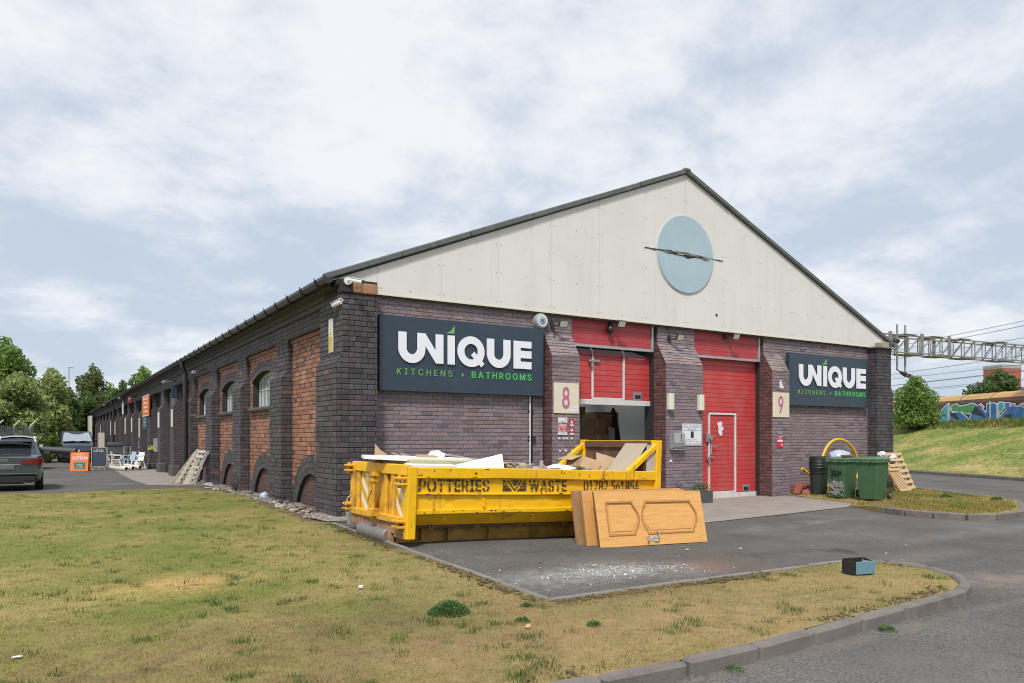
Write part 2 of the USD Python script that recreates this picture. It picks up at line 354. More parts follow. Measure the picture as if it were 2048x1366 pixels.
def leaf_look(name, a, b, trans=.45, scale=1.2):
    LOOK[name] = usdkit.material(stage, '/World/Looks/' + name, {
        'g': ('geometry', {}), 'at': ('attribute', {'attribute': 'tone'}),
        'n': ('noise_texture', {'scale': scale, 'detail': 3.0}), 'mr': ('map_range', {'from_min': .3, 'from_max': .7, 'to_min': 0.0, 'to_max': 1.0, 'clamp': True}),
        'm': ('mix_color', {'a': a, 'b': b}), 'mu': ('mix_color', {'blend_type': 'multiply', 'fac': 1.0, 'use_clamp': False}),
        'd': ('principled_bsdf', {'roughness': .6, 'specular_ior_level': .25}), 'tr': ('translucent_bsdf', {}), 'mix': ('mix_closure', {'fac': trans})},
        [('g.position', 'n.vector'), ('n.fac', 'mr.value'), ('mr.result', 'm.fac'), ('m.result', 'mu.a'), ('at.color', 'mu.b'), ('mu.result', 'd.base_color'), ('mu.result', 'tr.color'),
         ('d.BSDF', 'mix.closure1'), ('tr.BSDF', 'mix.closure2')], surface='mix.closure')
leaf_look('leaf_sage', (.25, .31, .095), (.34, .39, .155), scale=.8)
leaf_look('leaf_mid', (.14, .24, .05), (.22, .31, .08), scale=.8)
leaf_look('leaf_dark', (.075, .13, .035), (.12, .175, .05), scale=.8)
leaf_look('leaf_lime', (.14, .25, .035), (.22, .31, .06), scale=1.5)
leaf_look('leaf_olive', (.12, .16, .05), (.18, .21, .075), scale=.8)
leaf_look('leaf_weed', (.085, .175, .05), (.135, .23, .075), scale=9)
leaf_look('straw', (.30, .20, .08), (.40, .29, .13), scale=6)

# window panes: dusty glass, half clear, base colour paled to mimic reflected sky
LOOK['pane'] = usdkit.material(stage, '/World/Looks/pane', {
    't': ('transparent_bsdf', {'color': (.5, .56, .58)}), 'p': ('principled_bsdf', {'base_color': (.36, .42, .44), 'roughness': .12, 'specular_ior_level': .8}), 'mix': ('mix_closure', {'fac': .85})},
    [('t.BSDF', 'mix.closure1'), ('p.BSDF', 'mix.closure2')], surface='mix.closure')

# ================================================================ ground
def sm(x, a, b): t = np.clip((np.asarray(x, float) - a) / (b - a), 0, 1); return t * t * (3 - 2 * t)
def gz(x, y):
    """Height of the tarmac: it falls from the lawn's edge towards the middle of the yard."""
    x, y = np.asarray(x, float), np.asarray(y, float)
    yard = -.012 - .155 * sm(x, -.6, 4.2) + .04 * sm(x, 5, 9)
    low = -.088 + 0 * x
    z = yard * sm(y, -9.3, -8.5) + low * (1 - sm(y, -9.3, -8.5))
    z = np.where(x < -.6, z * (1 - sm(-x, .75, 1.3)) + low * sm(-x, .75, 1.3), z)
    back = -.012 - .12 * sm(y, 11, 20)
    k = sm(y, 9.6, 10.8) * (1 - sm(x, 0, .6)) ; z = z * (1 - k) + back * k
    return z
U = lambda v: np.asarray(v, float) / np.linalg.norm(v)

def ramp_mat(name, ramp, scale, detail=8, rough=.9, fine=180, bump=.5, extra=None, fsc=.35, cracks=False):
    n = {'g': ('geometry', {}), 'n': ('noise_texture', {'scale': scale, 'detail': detail, 'roughness': .62}), 'r': ('rgb_ramp', {'ramp': ramp}),
         'f': ('noise_texture', {'scale': fine, 'detail': 2.0, 'roughness': .7}), 'fr': ('map_range', {'from_min': .3, 'from_max': .7, 'to_min': 1 - fsc, 'to_max': 1 + fsc}),
         'hs': ('hsv', {}), 'b': ('bump', {'strength': bump, 'distance': .008}), 'p': ('principled_bsdf', {'roughness': rough, 'specular_ior_level': .25})}
    L = [('g.position', 'n.vector'), ('g.position', 'f.vector'), ('n.fac', 'r.fac'), ('f.fac', 'fr.value'), ('fr.result', 'hs.value'), ('r.color', 'hs.color'), ('f.fac', 'b.height'), ('b.normal', 'p.normal')]
    out = 'hs.color'
    if cracks:      # thin wandering cracks
        n.update({'kn': ('noise_texture', {'scale': 1.7, 'detail': 5.0}), 'ka': ('vector_math', {'math_type': 'multiply_add', 'vector2': (.8, .8, 0)}), 'kv': ('voronoi_texture', {'feature': 'distance_to_edge', 'scale': .26}), 'kr': ('map_range', {'from_min': .002, 'from_max': .007, 'to_min': .62, 'to_max': 0.0, 'clamp': True}), 'kc': ('mix_color', {'b': (.035, .032, .03)}),
                  'kg': ('noise_texture', {'scale': .5, 'detail': 2.0}), 'kh': ('map_range', {'from_min': .45, 'from_max': .6, 'to_min': 0.0, 'to_max': 1.0, 'clamp': True}), 'km': ('math', {'math_type': 'multiply'})})
        L += [('g.position', 'kn.vector'), ('kn.color', 'ka.vector1'), ('g.position', 'ka.vector3'), ('ka.vector', 'kv.vector'), ('kv.distance', 'kr.value'), ('g.position', 'kg.vector'), ('kg.fac', 'kh.value'), ('kr.result', 'km.value1'), ('kh.result', 'km.value2'), ('km.value', 'kc.fac'), (out, 'kc.a')]; out = 'kc.result'
    for i, (kind, c, rad, col, amt, sc) in enumerate(extra or []):   # a stain of its own shape: noise inside an ellipse round c
        k = f'e{i}'
        n[k + 'a'] = ('mapping', {'location': (-c[0] / rad[0], -c[1] / rad[1], 0), 'scale': (1 / rad[0], 1 / rad[1], 0.0)})
        n[k + 'l'] = ('vector_math', {'math_type': 'length'}); n[k + 'f'] = ('map_range', {'from_min': 0.2, 'from_max': 1.0, 'to_min': 1.0, 'to_max': 0.0, 'clamp': True})
        n[k + 'n'] = ('noise_texture', {'scale': sc, 'detail': 6.0, 'roughness': .7}); n[k + 'm'] = ('map_range', {'from_min': .38, 'from_max': .68, 'to_min': 0.0, 'to_max': amt, 'clamp': True})
        n[k + 'x'] = ('math', {'math_type': 'multiply'}); n[k + 'c'] = ('mix_color', {'b': col})
        L += [('g.position', k + 'a.vector'), (k + 'a.vector', k + 'l.vector1'), (k + 'l.value', k + 'f.value'), ('g.position', k + 'n.vector'), (k + 'n.fac', k + 'm.value'),
              (k + 'f.result', k + 'x.value1'), (k + 'm.result', k + 'x.value2'), (k + 'x.value', k + 'c.fac'), (out, k + 'c.a')]; out = k + 'c.result'
    L.append((out, 'p.base_color'))
    LOOK[name] = usdkit.material(stage, '/World/Looks/' + name, n, L, surface='p.BSDF')

CH = (.40, .39, .37)
ramp_mat('tarmac', [(.25, (.076, .070, .064)), (.5, (.108, .100, .092)), (.75, (.150, .139, .128))], .55, fine=48, fsc=.62, bump=1.0, cracks=True,
         extra=[('s', (.9, -7.5), (1.9, .75), CH, .7, 7), ('s', (.7, -7.55), (1.1, .35), CH, .6, 22), ('s', (-.3, -7.7), (1.0, .7), CH, .5, 5), ('s', (1.0, -5.9), (3.5, .6), (.055, .05, .045), .8, 1.6), ('s', (4.0, -7.0), (1.6, .9), (.062, .058, .054), .7, 1.8), ('s', (8, -9.5), (3, 1.0), (.07, .067, .064), .8, 1.0), ('s', (.2, -6.6), (1.0, .6), (.10, .075, .055), .8, 2.5), ('s', (2.3, -7.6), (1.3, .7), (.20, .10, .05), .75, 2.2), ('s', (2.0, -6.9), (1.6, .5), (.17, .105, .065), .6, 3),
                ('s', (5.2, -8.4), (2.2, .55), (.21, .18, .155), .8, 3), ('s', (5.0, -10.5), (2.2, 1.0), (.21, .18, .16), .7, 2.5), ('s', (7.5, -5.0), (3, .45), (.22, .20, .185), .8, 2.2), ('s', (9, -7.5), (3.5, .5), (.20, .19, .18), .7, 2),
                ('s', (1.5, -12), (9, 1.4), (.155, .150, .145), .9, 1.2), ('s', (4.2, -10.0), (.9, .5), (.27, .20, .16), .8, 3), ('s', (.5, -10.72), (5, .16), (.19, .16, .13), .8, 5), ('s', (-2.8, 15), (1.0, 1.6), (.18, .185, .20), .8, .8)])
TURF_X = [('s', (-4.6, -2), (4.0, 14), (.122, .166, .020), .9, .8), ('s', (-1.6, 6), (2.2, 8), (.122, .162, .024), .85, .7),
          ('s', (-3.2, -9.6), (9, 2.7), (.235, .165, .070), .85, 1.1), ('s', (-3.5, -9.0), (8, 2.6), (.17, .112, .062), .8, 2.4), ('s', (.4, -9.6), (4.6, 1.5), (.30, .205, .095), .9, 1.7), ('s', (0, -9.9), (5, 1.2), (.36, .255, .13), .7, 3.2),
          ('s', (-1.35, -5), (1.0, 5), (.33, .225, .11), .9, 1.6), ('s', (.6, -8.8), (3.4, .24), (.15, .095, .055), .9, 5), ('s', (-.88, -5), (.28, 4), (.16, .105, .06), .85, 6),
          ('s', (13, -4), (4, 3.2), (.34, .25, .11), .85, 1.1), ('s', (-3.78, -5.95), (1.15, .85), (.52, .34, .125), 1.0, 1.3), ('s', (-3.9, -5.9), (.8, .5), (.50, .33, .12), 1.0, 5), ('s', (-3.66, -6.12), (.20, .10), (.05, .035, .025), 1.0, 6)]
ramp_mat('turf', [(.28, (.12, .135, .035)), (.42, (.19, .18, .055)), (.55, (.28, .225, .085)), (.72, (.37, .27, .12))], .50, fine=60, fsc=.5, bump=.9, rough=.95, extra=TURF_X)
ramp_mat('blades', [(.32, (.080, .125, .017)), (.45, (.168, .175, .028)), (.56, (.245, .19, .048)), (.68, (.36, .255, .09))], .50, fine=26, fsc=.55, bump=0.0, rough=.8, extra=TURF_X)
ramp_mat('bank_turf', [(.36, (.10, .155, .028)), (.48, (.165, .190, .044)), (.57, (.255, .225, .070)), (.67, (.35, .28, .11))], .42, fine=7, fsc=.5, bump=1.0, rough=.95)
ramp_mat('far_grass', [(.3, (.06, .085, .025)), (.7, (.11, .13, .04))], .08, fine=4, rough=.95)

# the wide base, the tarmac, the lawn and the little island of grass
g = MB(); g.sheet(*np.meshgrid(np.linspace(-700, 900, 3), np.linspace(-300, 1200, 3)), np.full((3, 3), -.75))
obj('ground', g, 'far_grass', kind='structure', label='rough ground beyond the yard')
xs = np.concatenate([np.arange(-34, -2, 2.0), np.arange(-2, 6, .2), np.arange(6, 34.1, 1.0)]); ys = np.concatenate([np.arange(-30, -10, 2.0), np.arange(-10, -8, .2), np.arange(-8, 9, 1.0), np.arange(9, 12, .3), np.arange(12, 24, 1.0), np.arange(24, 215, 10.0)])
X, Y = np.meshgrid(xs, ys); g = MB(); g.sheet(X, Y, gz(X, Y))
obj('tarmac_road', g, 'tarmac', kind='structure', label='worn grey tarmac of the yard and the road', smooth=True)

nose = [(3.40, -8.70), (3.62, -8.82), (3.71, -9.05), (3.72, -9.30), (3.66, -9.61), (3.54, -9.82), (3.34, -10.01), (3.07, -10.18), (2.68, -10.33), (2.18, -10.40), (1.74, -10.43), (.93, -10.47), (.28, -10.52), (-.41, -10.59), (-1.0, -10.61), (-1.6, -10.60), (-2.4, -10.55), (-9, -10.45)]
lawn_edge = [(-.62, -1.15), (-1.0, -8.56), (1.77, -8.60)] + nose
LAWN = Polygon([(-34, -10.2), (-34, 10.9), (-2.4, 11.15), (-1.35, 10.6), (-.55, 8.6), (-.42, 6.5), (-.45, 3.5), (-.62, 1.0), (-.95, -.6), (-.72, -1.2)] + lawn_edge).buffer(0)
ISLAND = Polygon([(11.36, -3.39), (10.7, -4.5), (10.42, -5.5), (10.62, -6.35), (11.3, -6.72), (12.5, -6.55), (13.75, -6.0), (15.2, -5.25), (16.3, -3.9), (18.2, -.6), (19.5, 3), (22, 12), (18.1, 12), (18.1, -.2), (13.0, -.2), (12.98, -.45), (12.3, -2.9)]).buffer(0)
def flat_poly(poly, zf, step):
    """A triangulated sheet over a polygon with points inside it, so that it can be uneven."""
    from scipy.spatial import Delaunay
    if hasattr(poly, 'geoms'):
        V, F, n = [], [], 0
        for q in poly.geoms:
            if q.area > .01: v, f = flat_poly(q, zf, step); V.append(v); F.append(f + n); n += len(v)
        return np.vstack(V), np.vstack(F)
    b = poly.bounds; pts = [p for p in shapely.segmentize(poly.exterior, step * 1.2).coords]
    gx, gy = np.meshgrid(np.arange(b[0], b[2], step), np.arange(b[1], b[3], step)); q = np.stack([gx.ravel(), gy.ravel()], 1)
    q = q[shapely.contains_xy(poly.buffer(-step * .4), q[:, 0], q[:, 1])]
    P = np.vstack([np.array(pts), q]); t = Delaunay(P).simplices; c = P[t].mean(1); t = t[shapely.contains_xy(poly, c[:, 0], c[:, 1])]
    a = P[t]; cr = (a[:, 1, 0] - a[:, 0, 0]) * (a[:, 2, 1] - a[:, 0, 1]) - (a[:, 1, 1] - a[:, 0, 1]) * (a[:, 2, 0] - a[:, 0, 0]); t[cr < 0] = t[cr < 0][:, ::-1]
    return np.column_stack([P, zf(P[:, 0], P[:, 1])]), t
def lawn_z(x, y):
    n = meshkit.fbm(np.stack([x * .7, y * .7, 0 * x], -1), 3, 3) - .5
    return np.where(y > 8.5, -.02 * sm(y, 8.5, 11), 0) + .045 * n + .0
near = LAWN.intersection(sbox(-9, -11, 5, 12))
g = MB(); g.add(*flat_poly(near, lawn_z, .25)); far = LAWN.difference(sbox(-9, -11, 5, 12)); g.add(*flat_poly(far, lawn_z, 1.5))
obj('lawn', g, 'turf', kind='structure', label='dry mown lawn', smooth=True)
def isl_z(x, y):
    z = -.055 + .03 * (meshkit.fbm(np.stack([x, y, 0 * x], -1), 2, 5) - .5) + .05 * sm(y, -3, -5); e = (1 - sm(x, 12.5, 13.6)) * sm(y, -4.2, -3.0); return z * (1 - e) + (gz(x, y) + .022) * e
g = MB(); g.add(*flat_poly(ISLAND, isl_z, .5)); e = np.array(shapely.segmentize(ISLAND.exterior, .3).coords); g.sheet(np.array([e[:, 0]] * 2), np.array([e[:, 1]] * 2), np.array([isl_z(e[:, 0], e[:, 1]), isl_z(e[:, 0], e[:, 1]) * 0 - .4])); obj('grass_verge', g, 'turf', kind='structure', label='small dry grass verge round the right corner', smooth=True)

# concrete aprons and the path along the long wall
g = MB()
ap = Polygon([(4.3, -3.85), (8.3, -3.78), (11.2, -3.45), (12.2, -2.9), (12.95, -.46), (12.9, .35), (4.6, .35), (4.4, -.3)])
v, f = flat_poly(ap, lambda x, y: gz(x, y) + .012, .4); g.add(v, f)
obj('concrete_apron', g, 'concrete', kind='structure', label='concrete apron in front of the red doors')
g = MB(); pp = Polygon([(-2.05, 12.6), (-1.9, 26), (-.0, 26), (-.0, 12.2), (-1.2, 11.9)]); v, f = flat_poly(pp, lambda x, y: gz(x, y) + .010, .6); g.add(v, f)
v, f = flat_poly(sbox(-1.85, 26.02, 0, 160), lambda x, y: gz(x, y) + .010, 4.0); g.add(v, f)
obj('concrete_path', g, 'concrete', kind='structure', label='concrete path along the long brick wall')
g = MB(); v, f = flat_poly(Polygon([(-.62, -1.15), (-.75, .0), (-.35, .5), (.0, .5), (.9, -.3), (.55, -1.25)]), lambda x, y: np.full_like(x, .016), .3); g.add(v, f)
obj('corner_slab', g, 'concrete', kind='structure', label='concrete slab at the foot of the corner pier')

# edging and kerb: every stone its own piece
def stones(holder, pts, L, w, h, top, mat, name, zf=None, gap=.024, ch=.012, seed=1, inset=0):
    r = random.Random(seed); ls = LineString(pts); d = 0
    while d < ls.length - .12:
        l = min(L, ls.length - d); a, b = np.array(ls.interpolate(d).coords[0]), np.array(ls.interpolate(d + l).coords[0]); m = (a + b) / 2; t = b - a; ln = np.linalg.norm(t) - gap
        zt = top if zf is None else float(zf(m[0], m[1])) + top
        mb = MB(); R = rotz(math.atan2(t[1], t[0]) + r.uniform(-.004, .004)) @ roty(r.uniform(-.004, .004)) @ rotx(r.uniform(-.02, .02))
        mb.box((m[0], m[1], zt - h / 2 + r.uniform(-.006, .006)), (ln, w, h), R=R, ch=ch); obj(name, mb, mat, holder); d += l
ed = T('edging', 'thin concrete edging round the tarmac yard', kind='structure')
stones(ed, [(-.58, -1.3), (-.97, -8.62)], .91, .065, .2, .022, 'edging', 'edging_stone', seed=2)
stones(ed, [(-.97, -8.60), (1.77, -8.63), (3.35, -8.69)], .91, .065, .2, .018, 'edging', 'edging_stone', seed=3)
kb = T('kerb', 'weathered concrete kerb round the lawn', kind='structure')
off = lambda P, d: [tuple(q) for q in np.array(LineString(P).offset_curve(d).coords)]
stones(kb, off(nose[:10], .062), .5, .115, .26, .022, 'kerb', 'kerb_stone', ch=.022, seed=4)
stones(kb, off(nose[9:], .062), .70, .115, .26, .022, 'kerb', 'kerb_stone', ch=.022, seed=5)
stones(kb, [(11.0, -4.2), (10.62, -4.8), (10.40, -5.5), (10.60, -6.38), (11.3, -6.76), (12.5, -6.60), (13.75, -6.05), (15.2, -5.3), (16.3, -3.9), (17.4, -2.0), (18.6, .2)], .6, .13, .25, .005, 'kerb', 'kerb_stone', ch=.02, seed=6)

# the railway bank on the right
BK0, BD, BN = np.array([26.80, -.32]), U([.43, .90]), U([.90, -.43])
def bank_z(p, s): return -.03 + 2.55 * sm(p, -1.5, 11.2) ** 1.15 - .02 + .10 * (meshkit.fbm(np.stack([p * .5, s * .5, 0 * p], -1), 3, 9) - .5) * sm(p, 0, 2) + .1 * sm(p, 10, 60)
bp = lambda s, p, z=0.0: np.array([*(BK0 + BD * s + BN * p), z])
S_, P_ = np.meshgrid(np.concatenate([np.arange(-70, -12, 6.0), np.arange(-12, 40, .8), np.arange(40, 300, 12.0)]), np.concatenate([np.arange(0.07, 12, .5), np.arange(12, 30, 3.0), [40, 60, 90, 150, 260]]))
g = MB(); XY = BK0[:, None, None] + BD[:, None, None] * S_ + BN[:, None, None] * P_
g.sheet(XY[0], XY[1], bank_z(P_, S_)); obj('grass_bank', g, 'bank_turf', kind='structure', label='sloping dry grass bank below the railway', smooth=True)
stones(kb, [tuple(BK0 + BD * s) for s in (-14, 40)], .915, .14, .26, .01, 'kerb', 'kerb_stone', ch=.02, seed=8)
# far side of the left road: rough verge below the trees
g = MB(); X, Y = np.meshgrid(np.linspace(-90, -7.6, 12), np.linspace(30, 260, 24)); g.sheet(X, Y, -.1 + .25 * sm(-X, 7.6, 9)); obj('rough_verge', g, 'far_grass', kind='structure', label='rough green verge under the trees')

# ================================================================ the long brick shed
EYE = np.array([-4.951, -14.328, 1.5])
W = T('brick_shed', 'long low brick shed with cream boarded gable, red doors and rows of dark brick piers', 'building')
def pal_blue(r):
    k = r.random(); j = r.uniform(.75, 1.25)
    b = (.075, .064, .068) if k < .5 else (.086, .066, .068) if k < .72 else (.068, .071, .082) if k < .80 else (.052, .048, .051) if k < .985 else (.16, .09, .065)
    return np.array(b) * j
def pal_infill(r):
    k = r.random(); j = r.uniform(.85, 1.13)
    b = (.235, .182, .198) if k < .55 else (.215, .178, .203) if k < .75 else (.245, .172, .176) if k < .92 else (.155, .13, .15) if k < .975 else (.20, .135, .115)
    return np.array(b) * j
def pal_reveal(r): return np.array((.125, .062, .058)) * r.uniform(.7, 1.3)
def pal_new(r): return np.array((.115, .062, .062)) * r.uniform(.8, 1.2)
def pal_red(r):
    k = r.random(); j = r.uniform(.78, 1.2)
    b = (.315, .150, .095) if k < .5 else (.265, .122, .080) if k < .75 else (.36, .19, .125) if k < .87 else (.15, .088, .07)
    return np.array(b) * j
BR = []        # every brick: (holder key, vertices, faces, colour, projected size)
def brick_geo(o, u, v, n, a0, a1, b0, b1, d, ch=.006):
    V = []
    for (e, h) in ((0., -.02), (0., d - ch), (ch, d)):
        for (a, b) in ((a0 + e, b0 + e), (a1 - e, b0 + e), (a1 - e, b1 - e), (a0 + e, b1 - e)): V.append(o + u * a + v * b + n * h)
    F = [(k + j * 4, (k + 1) % 4 + j * 4, (k + 1) % 4 + 4 + j * 4, k + 4 + j * 4) for j in (0, 1) for k in range(4)] + [(8, 9, 10, 11)]
    return np.array(V), np.array(F)
def bricks(key, o, u, v, n, poly, bl, ch, pal, bond='english', joint=.012, proud=.012, seed=0, jit=.002):
    r = random.Random(seed); o, u, v, n = (np.asarray(k, float) for k in (o, u, v, n)); x0, y0, x1, y1 = poly.bounds; pp = shapely.prepared.prep(poly)
    row = 0; b = math.floor(y0 / ch) * ch
    while b < y1 - .01:
        ri = int(round(b / ch)); hd = bond == 'english' and ri % 2 == 0; L = bl / 2 if hd else bl
        a = x0 - (L * .5 if (bond == 'stretcher' and ri % 2) else L * .25 if hd else 0)
        while a < x1 - .005:
            l = L if (bond != 'english' or r.random() > .12) else (bl / 2 if not hd else bl)
            e = joint / 2; R = sbox(a + e, b + e, a + l - e, b + ch - e)
            c = pal(r); d = proud + r.uniform(-jit, jit)
            if pp.contains(R):
                V, F = brick_geo(o, u, v, n, a + e, a + l - e, b + e, b + ch - e, d)
            else:
                q = R.intersection(poly)
                if q.is_empty or q.area < .0009 or q.geom_type != 'Polygon': V = None
                elif abs(q.envelope.area - q.area) < 1e-5:
                    k = q.bounds; V, F = brick_geo(o, u, v, n, k[0], k[2], k[1], k[3], d)
                else:
                    m = MB(); m.prism(q, o - n * .02, u, v, n * (d + .02)); V, F, _ = m.arrays()
            if V is not None:
                ce = V.mean(0); t = EYE - ce; D = np.linalg.norm(t); vis = (n @ t) / D
                BR.append((key, V, F, c, l * ch * max(vis, 0) / D ** 2))
            a += l
        b += ch
UY, UX, UZ, NX, NY = np.array([0, -1., 0]), np.array([1., 0, 0]), np.array([0, 0, 1.]), np.array([-1., 0, 0]), np.array([0, -1., 0])
HOLD = {}
def wall_part(key, mb, mat='mortar_dark', **k):
    m = obj(key, mb, mat, W, **k); HOLD[key] = str(m.GetPrim().GetPath()); return m
BL, BC = .262, .1018           # the old blue bricks
IL, IC = .246, .0858           # the later infill bricks

# --- corner pier at the left of the gable
zl, zu, zt = 2.93, 3.10, 4.30
g = MB(); g.b2((-.22, -.45, -.3), (.6, .79, zl)); g.b2((-.10, -.45, zl), (.6, .9, 4.55))
g.prism(Polygon([(-.22, zl), (-.10, zl), (-.10, zu)]), (0, .79, 0), UX, UZ, (0, -1.24, 0))
wall_part('corner_pier', g, label='dark blue brick corner pier with sloping shoulder')
bricks('corner_pier', (0, -.45, 0), UX, UZ, NY, Polygon([(-.22, -.2), (.6, -.2), (.6, 4.29), (-.10, 4.29), (-.10, zu), (-.22, zl)]), BL, BC, pal_blue, seed=1)
bricks('corner_pier', (-.22, 0, 0), UY, UZ, NX, sbox(-.79, -.2, .45, zl), BL, BC, pal_blue, seed=2)
bricks('corner_pier', (-.10, 0, 0), UY, UZ, NX, sbox(-.9, zu + .01, .45, 4.29), BL, BC, pal_blue, seed=3)
sl = U([.12, 0, zu - zl]); ns = U(np.cross(UY, sl)); bricks('corner_pier', (-.22, 0, zl), UY, sl, ns, sbox(-.79, 0, .45, .207), .2, .1035, pal_blue, 'stretcher', seed=4, proud=.02)
g = MB(); g.box((.345, -.42, 4.395), (.50, .16, .20), ch=.02); obj('quoin_stone', g, 'sandstone', W, label='blackened orange sandstone block on the corner pier')
g = MB(); g.box((-.02, -.40, 4.39), (.24, .2, .2), ch=.012); g.box((-.06, .2, 4.5), (.22, 1.2, .12), ch=.012); obj('coping', g, 'mortar_dark', W)

# --- piers, panels, windows and arches of the long side wall
NK = lambda k: 3.67 + 4.312 * k
LAST = 36; XP = .115
def side_pier(k):
    y0, y1 = NK(k), NK(k) + 1.05; zb = -.3; g = MB()
    g.b2((-.16, y0, zb), (.3, y1, 2.93)); g.b2((0, y0, 2.93), (.3, y1, 3.83))
    g.prism(Polygon([(-.16, 2.93), (0, 2.93), (0, 3.13)]), (0, y1, 0), UX, UZ, (0, -(y1 - y0), 0))
    far = k >= 4
    p = wall_part('pier' if k == 0 else f'pier_{k:03d}', g, 'far_blue' if far else 'mortar_dark'); key = 'pier' if k == 0 else f'pier_{k:03d}'
    if not far:
        bricks(key, (-.16, 0, 0), UY, UZ, NX, sbox(-y1, -.2, -y0, 2.93), BL, BC, pal_blue, seed=10 + k)
        bricks(key, (0, 0, 0), UY, UZ, NX, sbox(-y1, 3.14, -y0, 3.83), BL, BC, pal_blue, seed=20 + k)
        bricks(key, (0, y0, 0), UX, UZ, NY, Polygon([(-.16, -.2), (XP, -.2), (XP, 3.83), (0, 3.83), (0, 3.13), (-.16, 2.93)]), BL, BC, pal_blue, seed=30 + k)
        s_ = U([.16, 0, .20]); bricks(key, (-.16, 0, 2.93), UY, s_, U(np.cross(UY, s_)), sbox(-y1, 0, -y0, .256), .2, .128, pal_blue, 'stretcher', seed=40 + k, proud=.018)
    else:
        g = MB(); g.b2((-.22, y0 - .05, zb), (.1, y1 + .05, .32 - .13 * (k > 5)), ch=.03); obj('plinth', g, 'slate', W)
LOOK['far_blue'] = usdkit.material(stage, '/World/Looks/far_blue', {
    'g': ('geometry', {}), 's': ('separate_xyz', {}), 'a': ('math', {'math_type': 'add'}), 'c': ('combine_xyz', {}),
    'b': ('brick_texture', {'color1': (.068, .058, .066), 'color2': (.10, .072, .078), 'mortar': (.03, .03, .032), 'scale': 1.0, 'brick_width': .262, 'row_height': .1018, 'mortar_size': .010, 'mortar_smooth': .3}),
    'bu': ('bump', {'strength': .6, 'distance': .01, 'invert': True}), 'p': ('principled_bsdf', {'roughness': .65, 'specular_ior_level': .35})},
    [('g.position', 's.vector'), ('s.x', 'a.value1'), ('s.y', 'a.value2'), ('a.value', 'c.x'), ('s.z', 'c.y'), ('c.vector', 'b.vector'), ('b.color', 'p.base_color'), ('b.fac', 'bu.height'), ('bu.normal', 'p.normal')], surface='p.BSDF')
LOOK['far_red'] = usdkit.material(stage, '/World/Looks/far_red', {
    'g': ('geometry', {}), 's': ('separate_xyz', {}), 'a': ('math', {'math_type': 'add'}), 'c': ('combine_xyz', {}),
    'b': ('brick_texture', {'color1': (.36, .13, .07), 'color2': (.22, .085, .06), 'mortar': (.05, .045, .04), 'scale': 1.0, 'brick_width': .262, 'row_height': .1018, 'mortar_size': .010, 'mortar_smooth': .3}),
    'p': ('principled_bsdf', {'roughness': .7})},
    [('g.position', 's.vector'), ('s.x', 'a.value1'), ('s.y', 'a.value2'), ('a.value', 'c.x'), ('s.z', 'c.y'), ('c.vector', 'b.vector'), ('b.color', 'p.base_color')], surface='p.BSDF')
for k in range(LAST): side_pier(k)

def ring(key, cy, cz, r0, r1, a0, a1, nseg, x, pal, seed, d=.02):
    """One ring of an arch: wedge bricks on edge."""
    r = random.Random(seed)
    for i in range(nseg):
        t0, t1 = a0 + (a1 - a0) * (i + .07) / nseg, a0 + (a1 - a0) * (i + .93) / nseg
        q = [(cy + rr * math.cos(t), cz + rr * math.sin(t)) for rr, t in ((r0 + .006, t0), (r1 - .006, t0), (r1 - .006, t1), (r0 + .006, t1))]
        dd = d + r.uniform(-.002, .002); V = np.array([(x + .03, y, z) for y, z in q] + [(x - dd, y, z) for y, z in q]); F = np.array([(0, 1, 5, 4), (1, 2, 6, 5), (2, 3, 7, 6), (3, 0, 4, 7), (4, 5, 6, 7)])
        ce = V.mean(0); t = EYE - ce; D = np.linalg.norm(t); BR.append((key, V, F, pal(r), (r1 - r0) * (r1 * (a1 - a0) / nseg) * max(-(t[0]), 0) / D ** 3))
pal_arch = lambda r: np.array((.072, .070, .072)) * r.uniform(.75, 1.3)
pal_warch = lambda r: np.array((.098, .078, .088)) * r.uniform(.8, 1.25)
def arc_poly(cy, cz, r, a0, a1, n=28): return [(cy + r * math.cos(a0 + (a1 - a0) * i / n), cz + r * math.sin(a0 + (a1 - a0) * i / n)) for i in range(n + 1)]
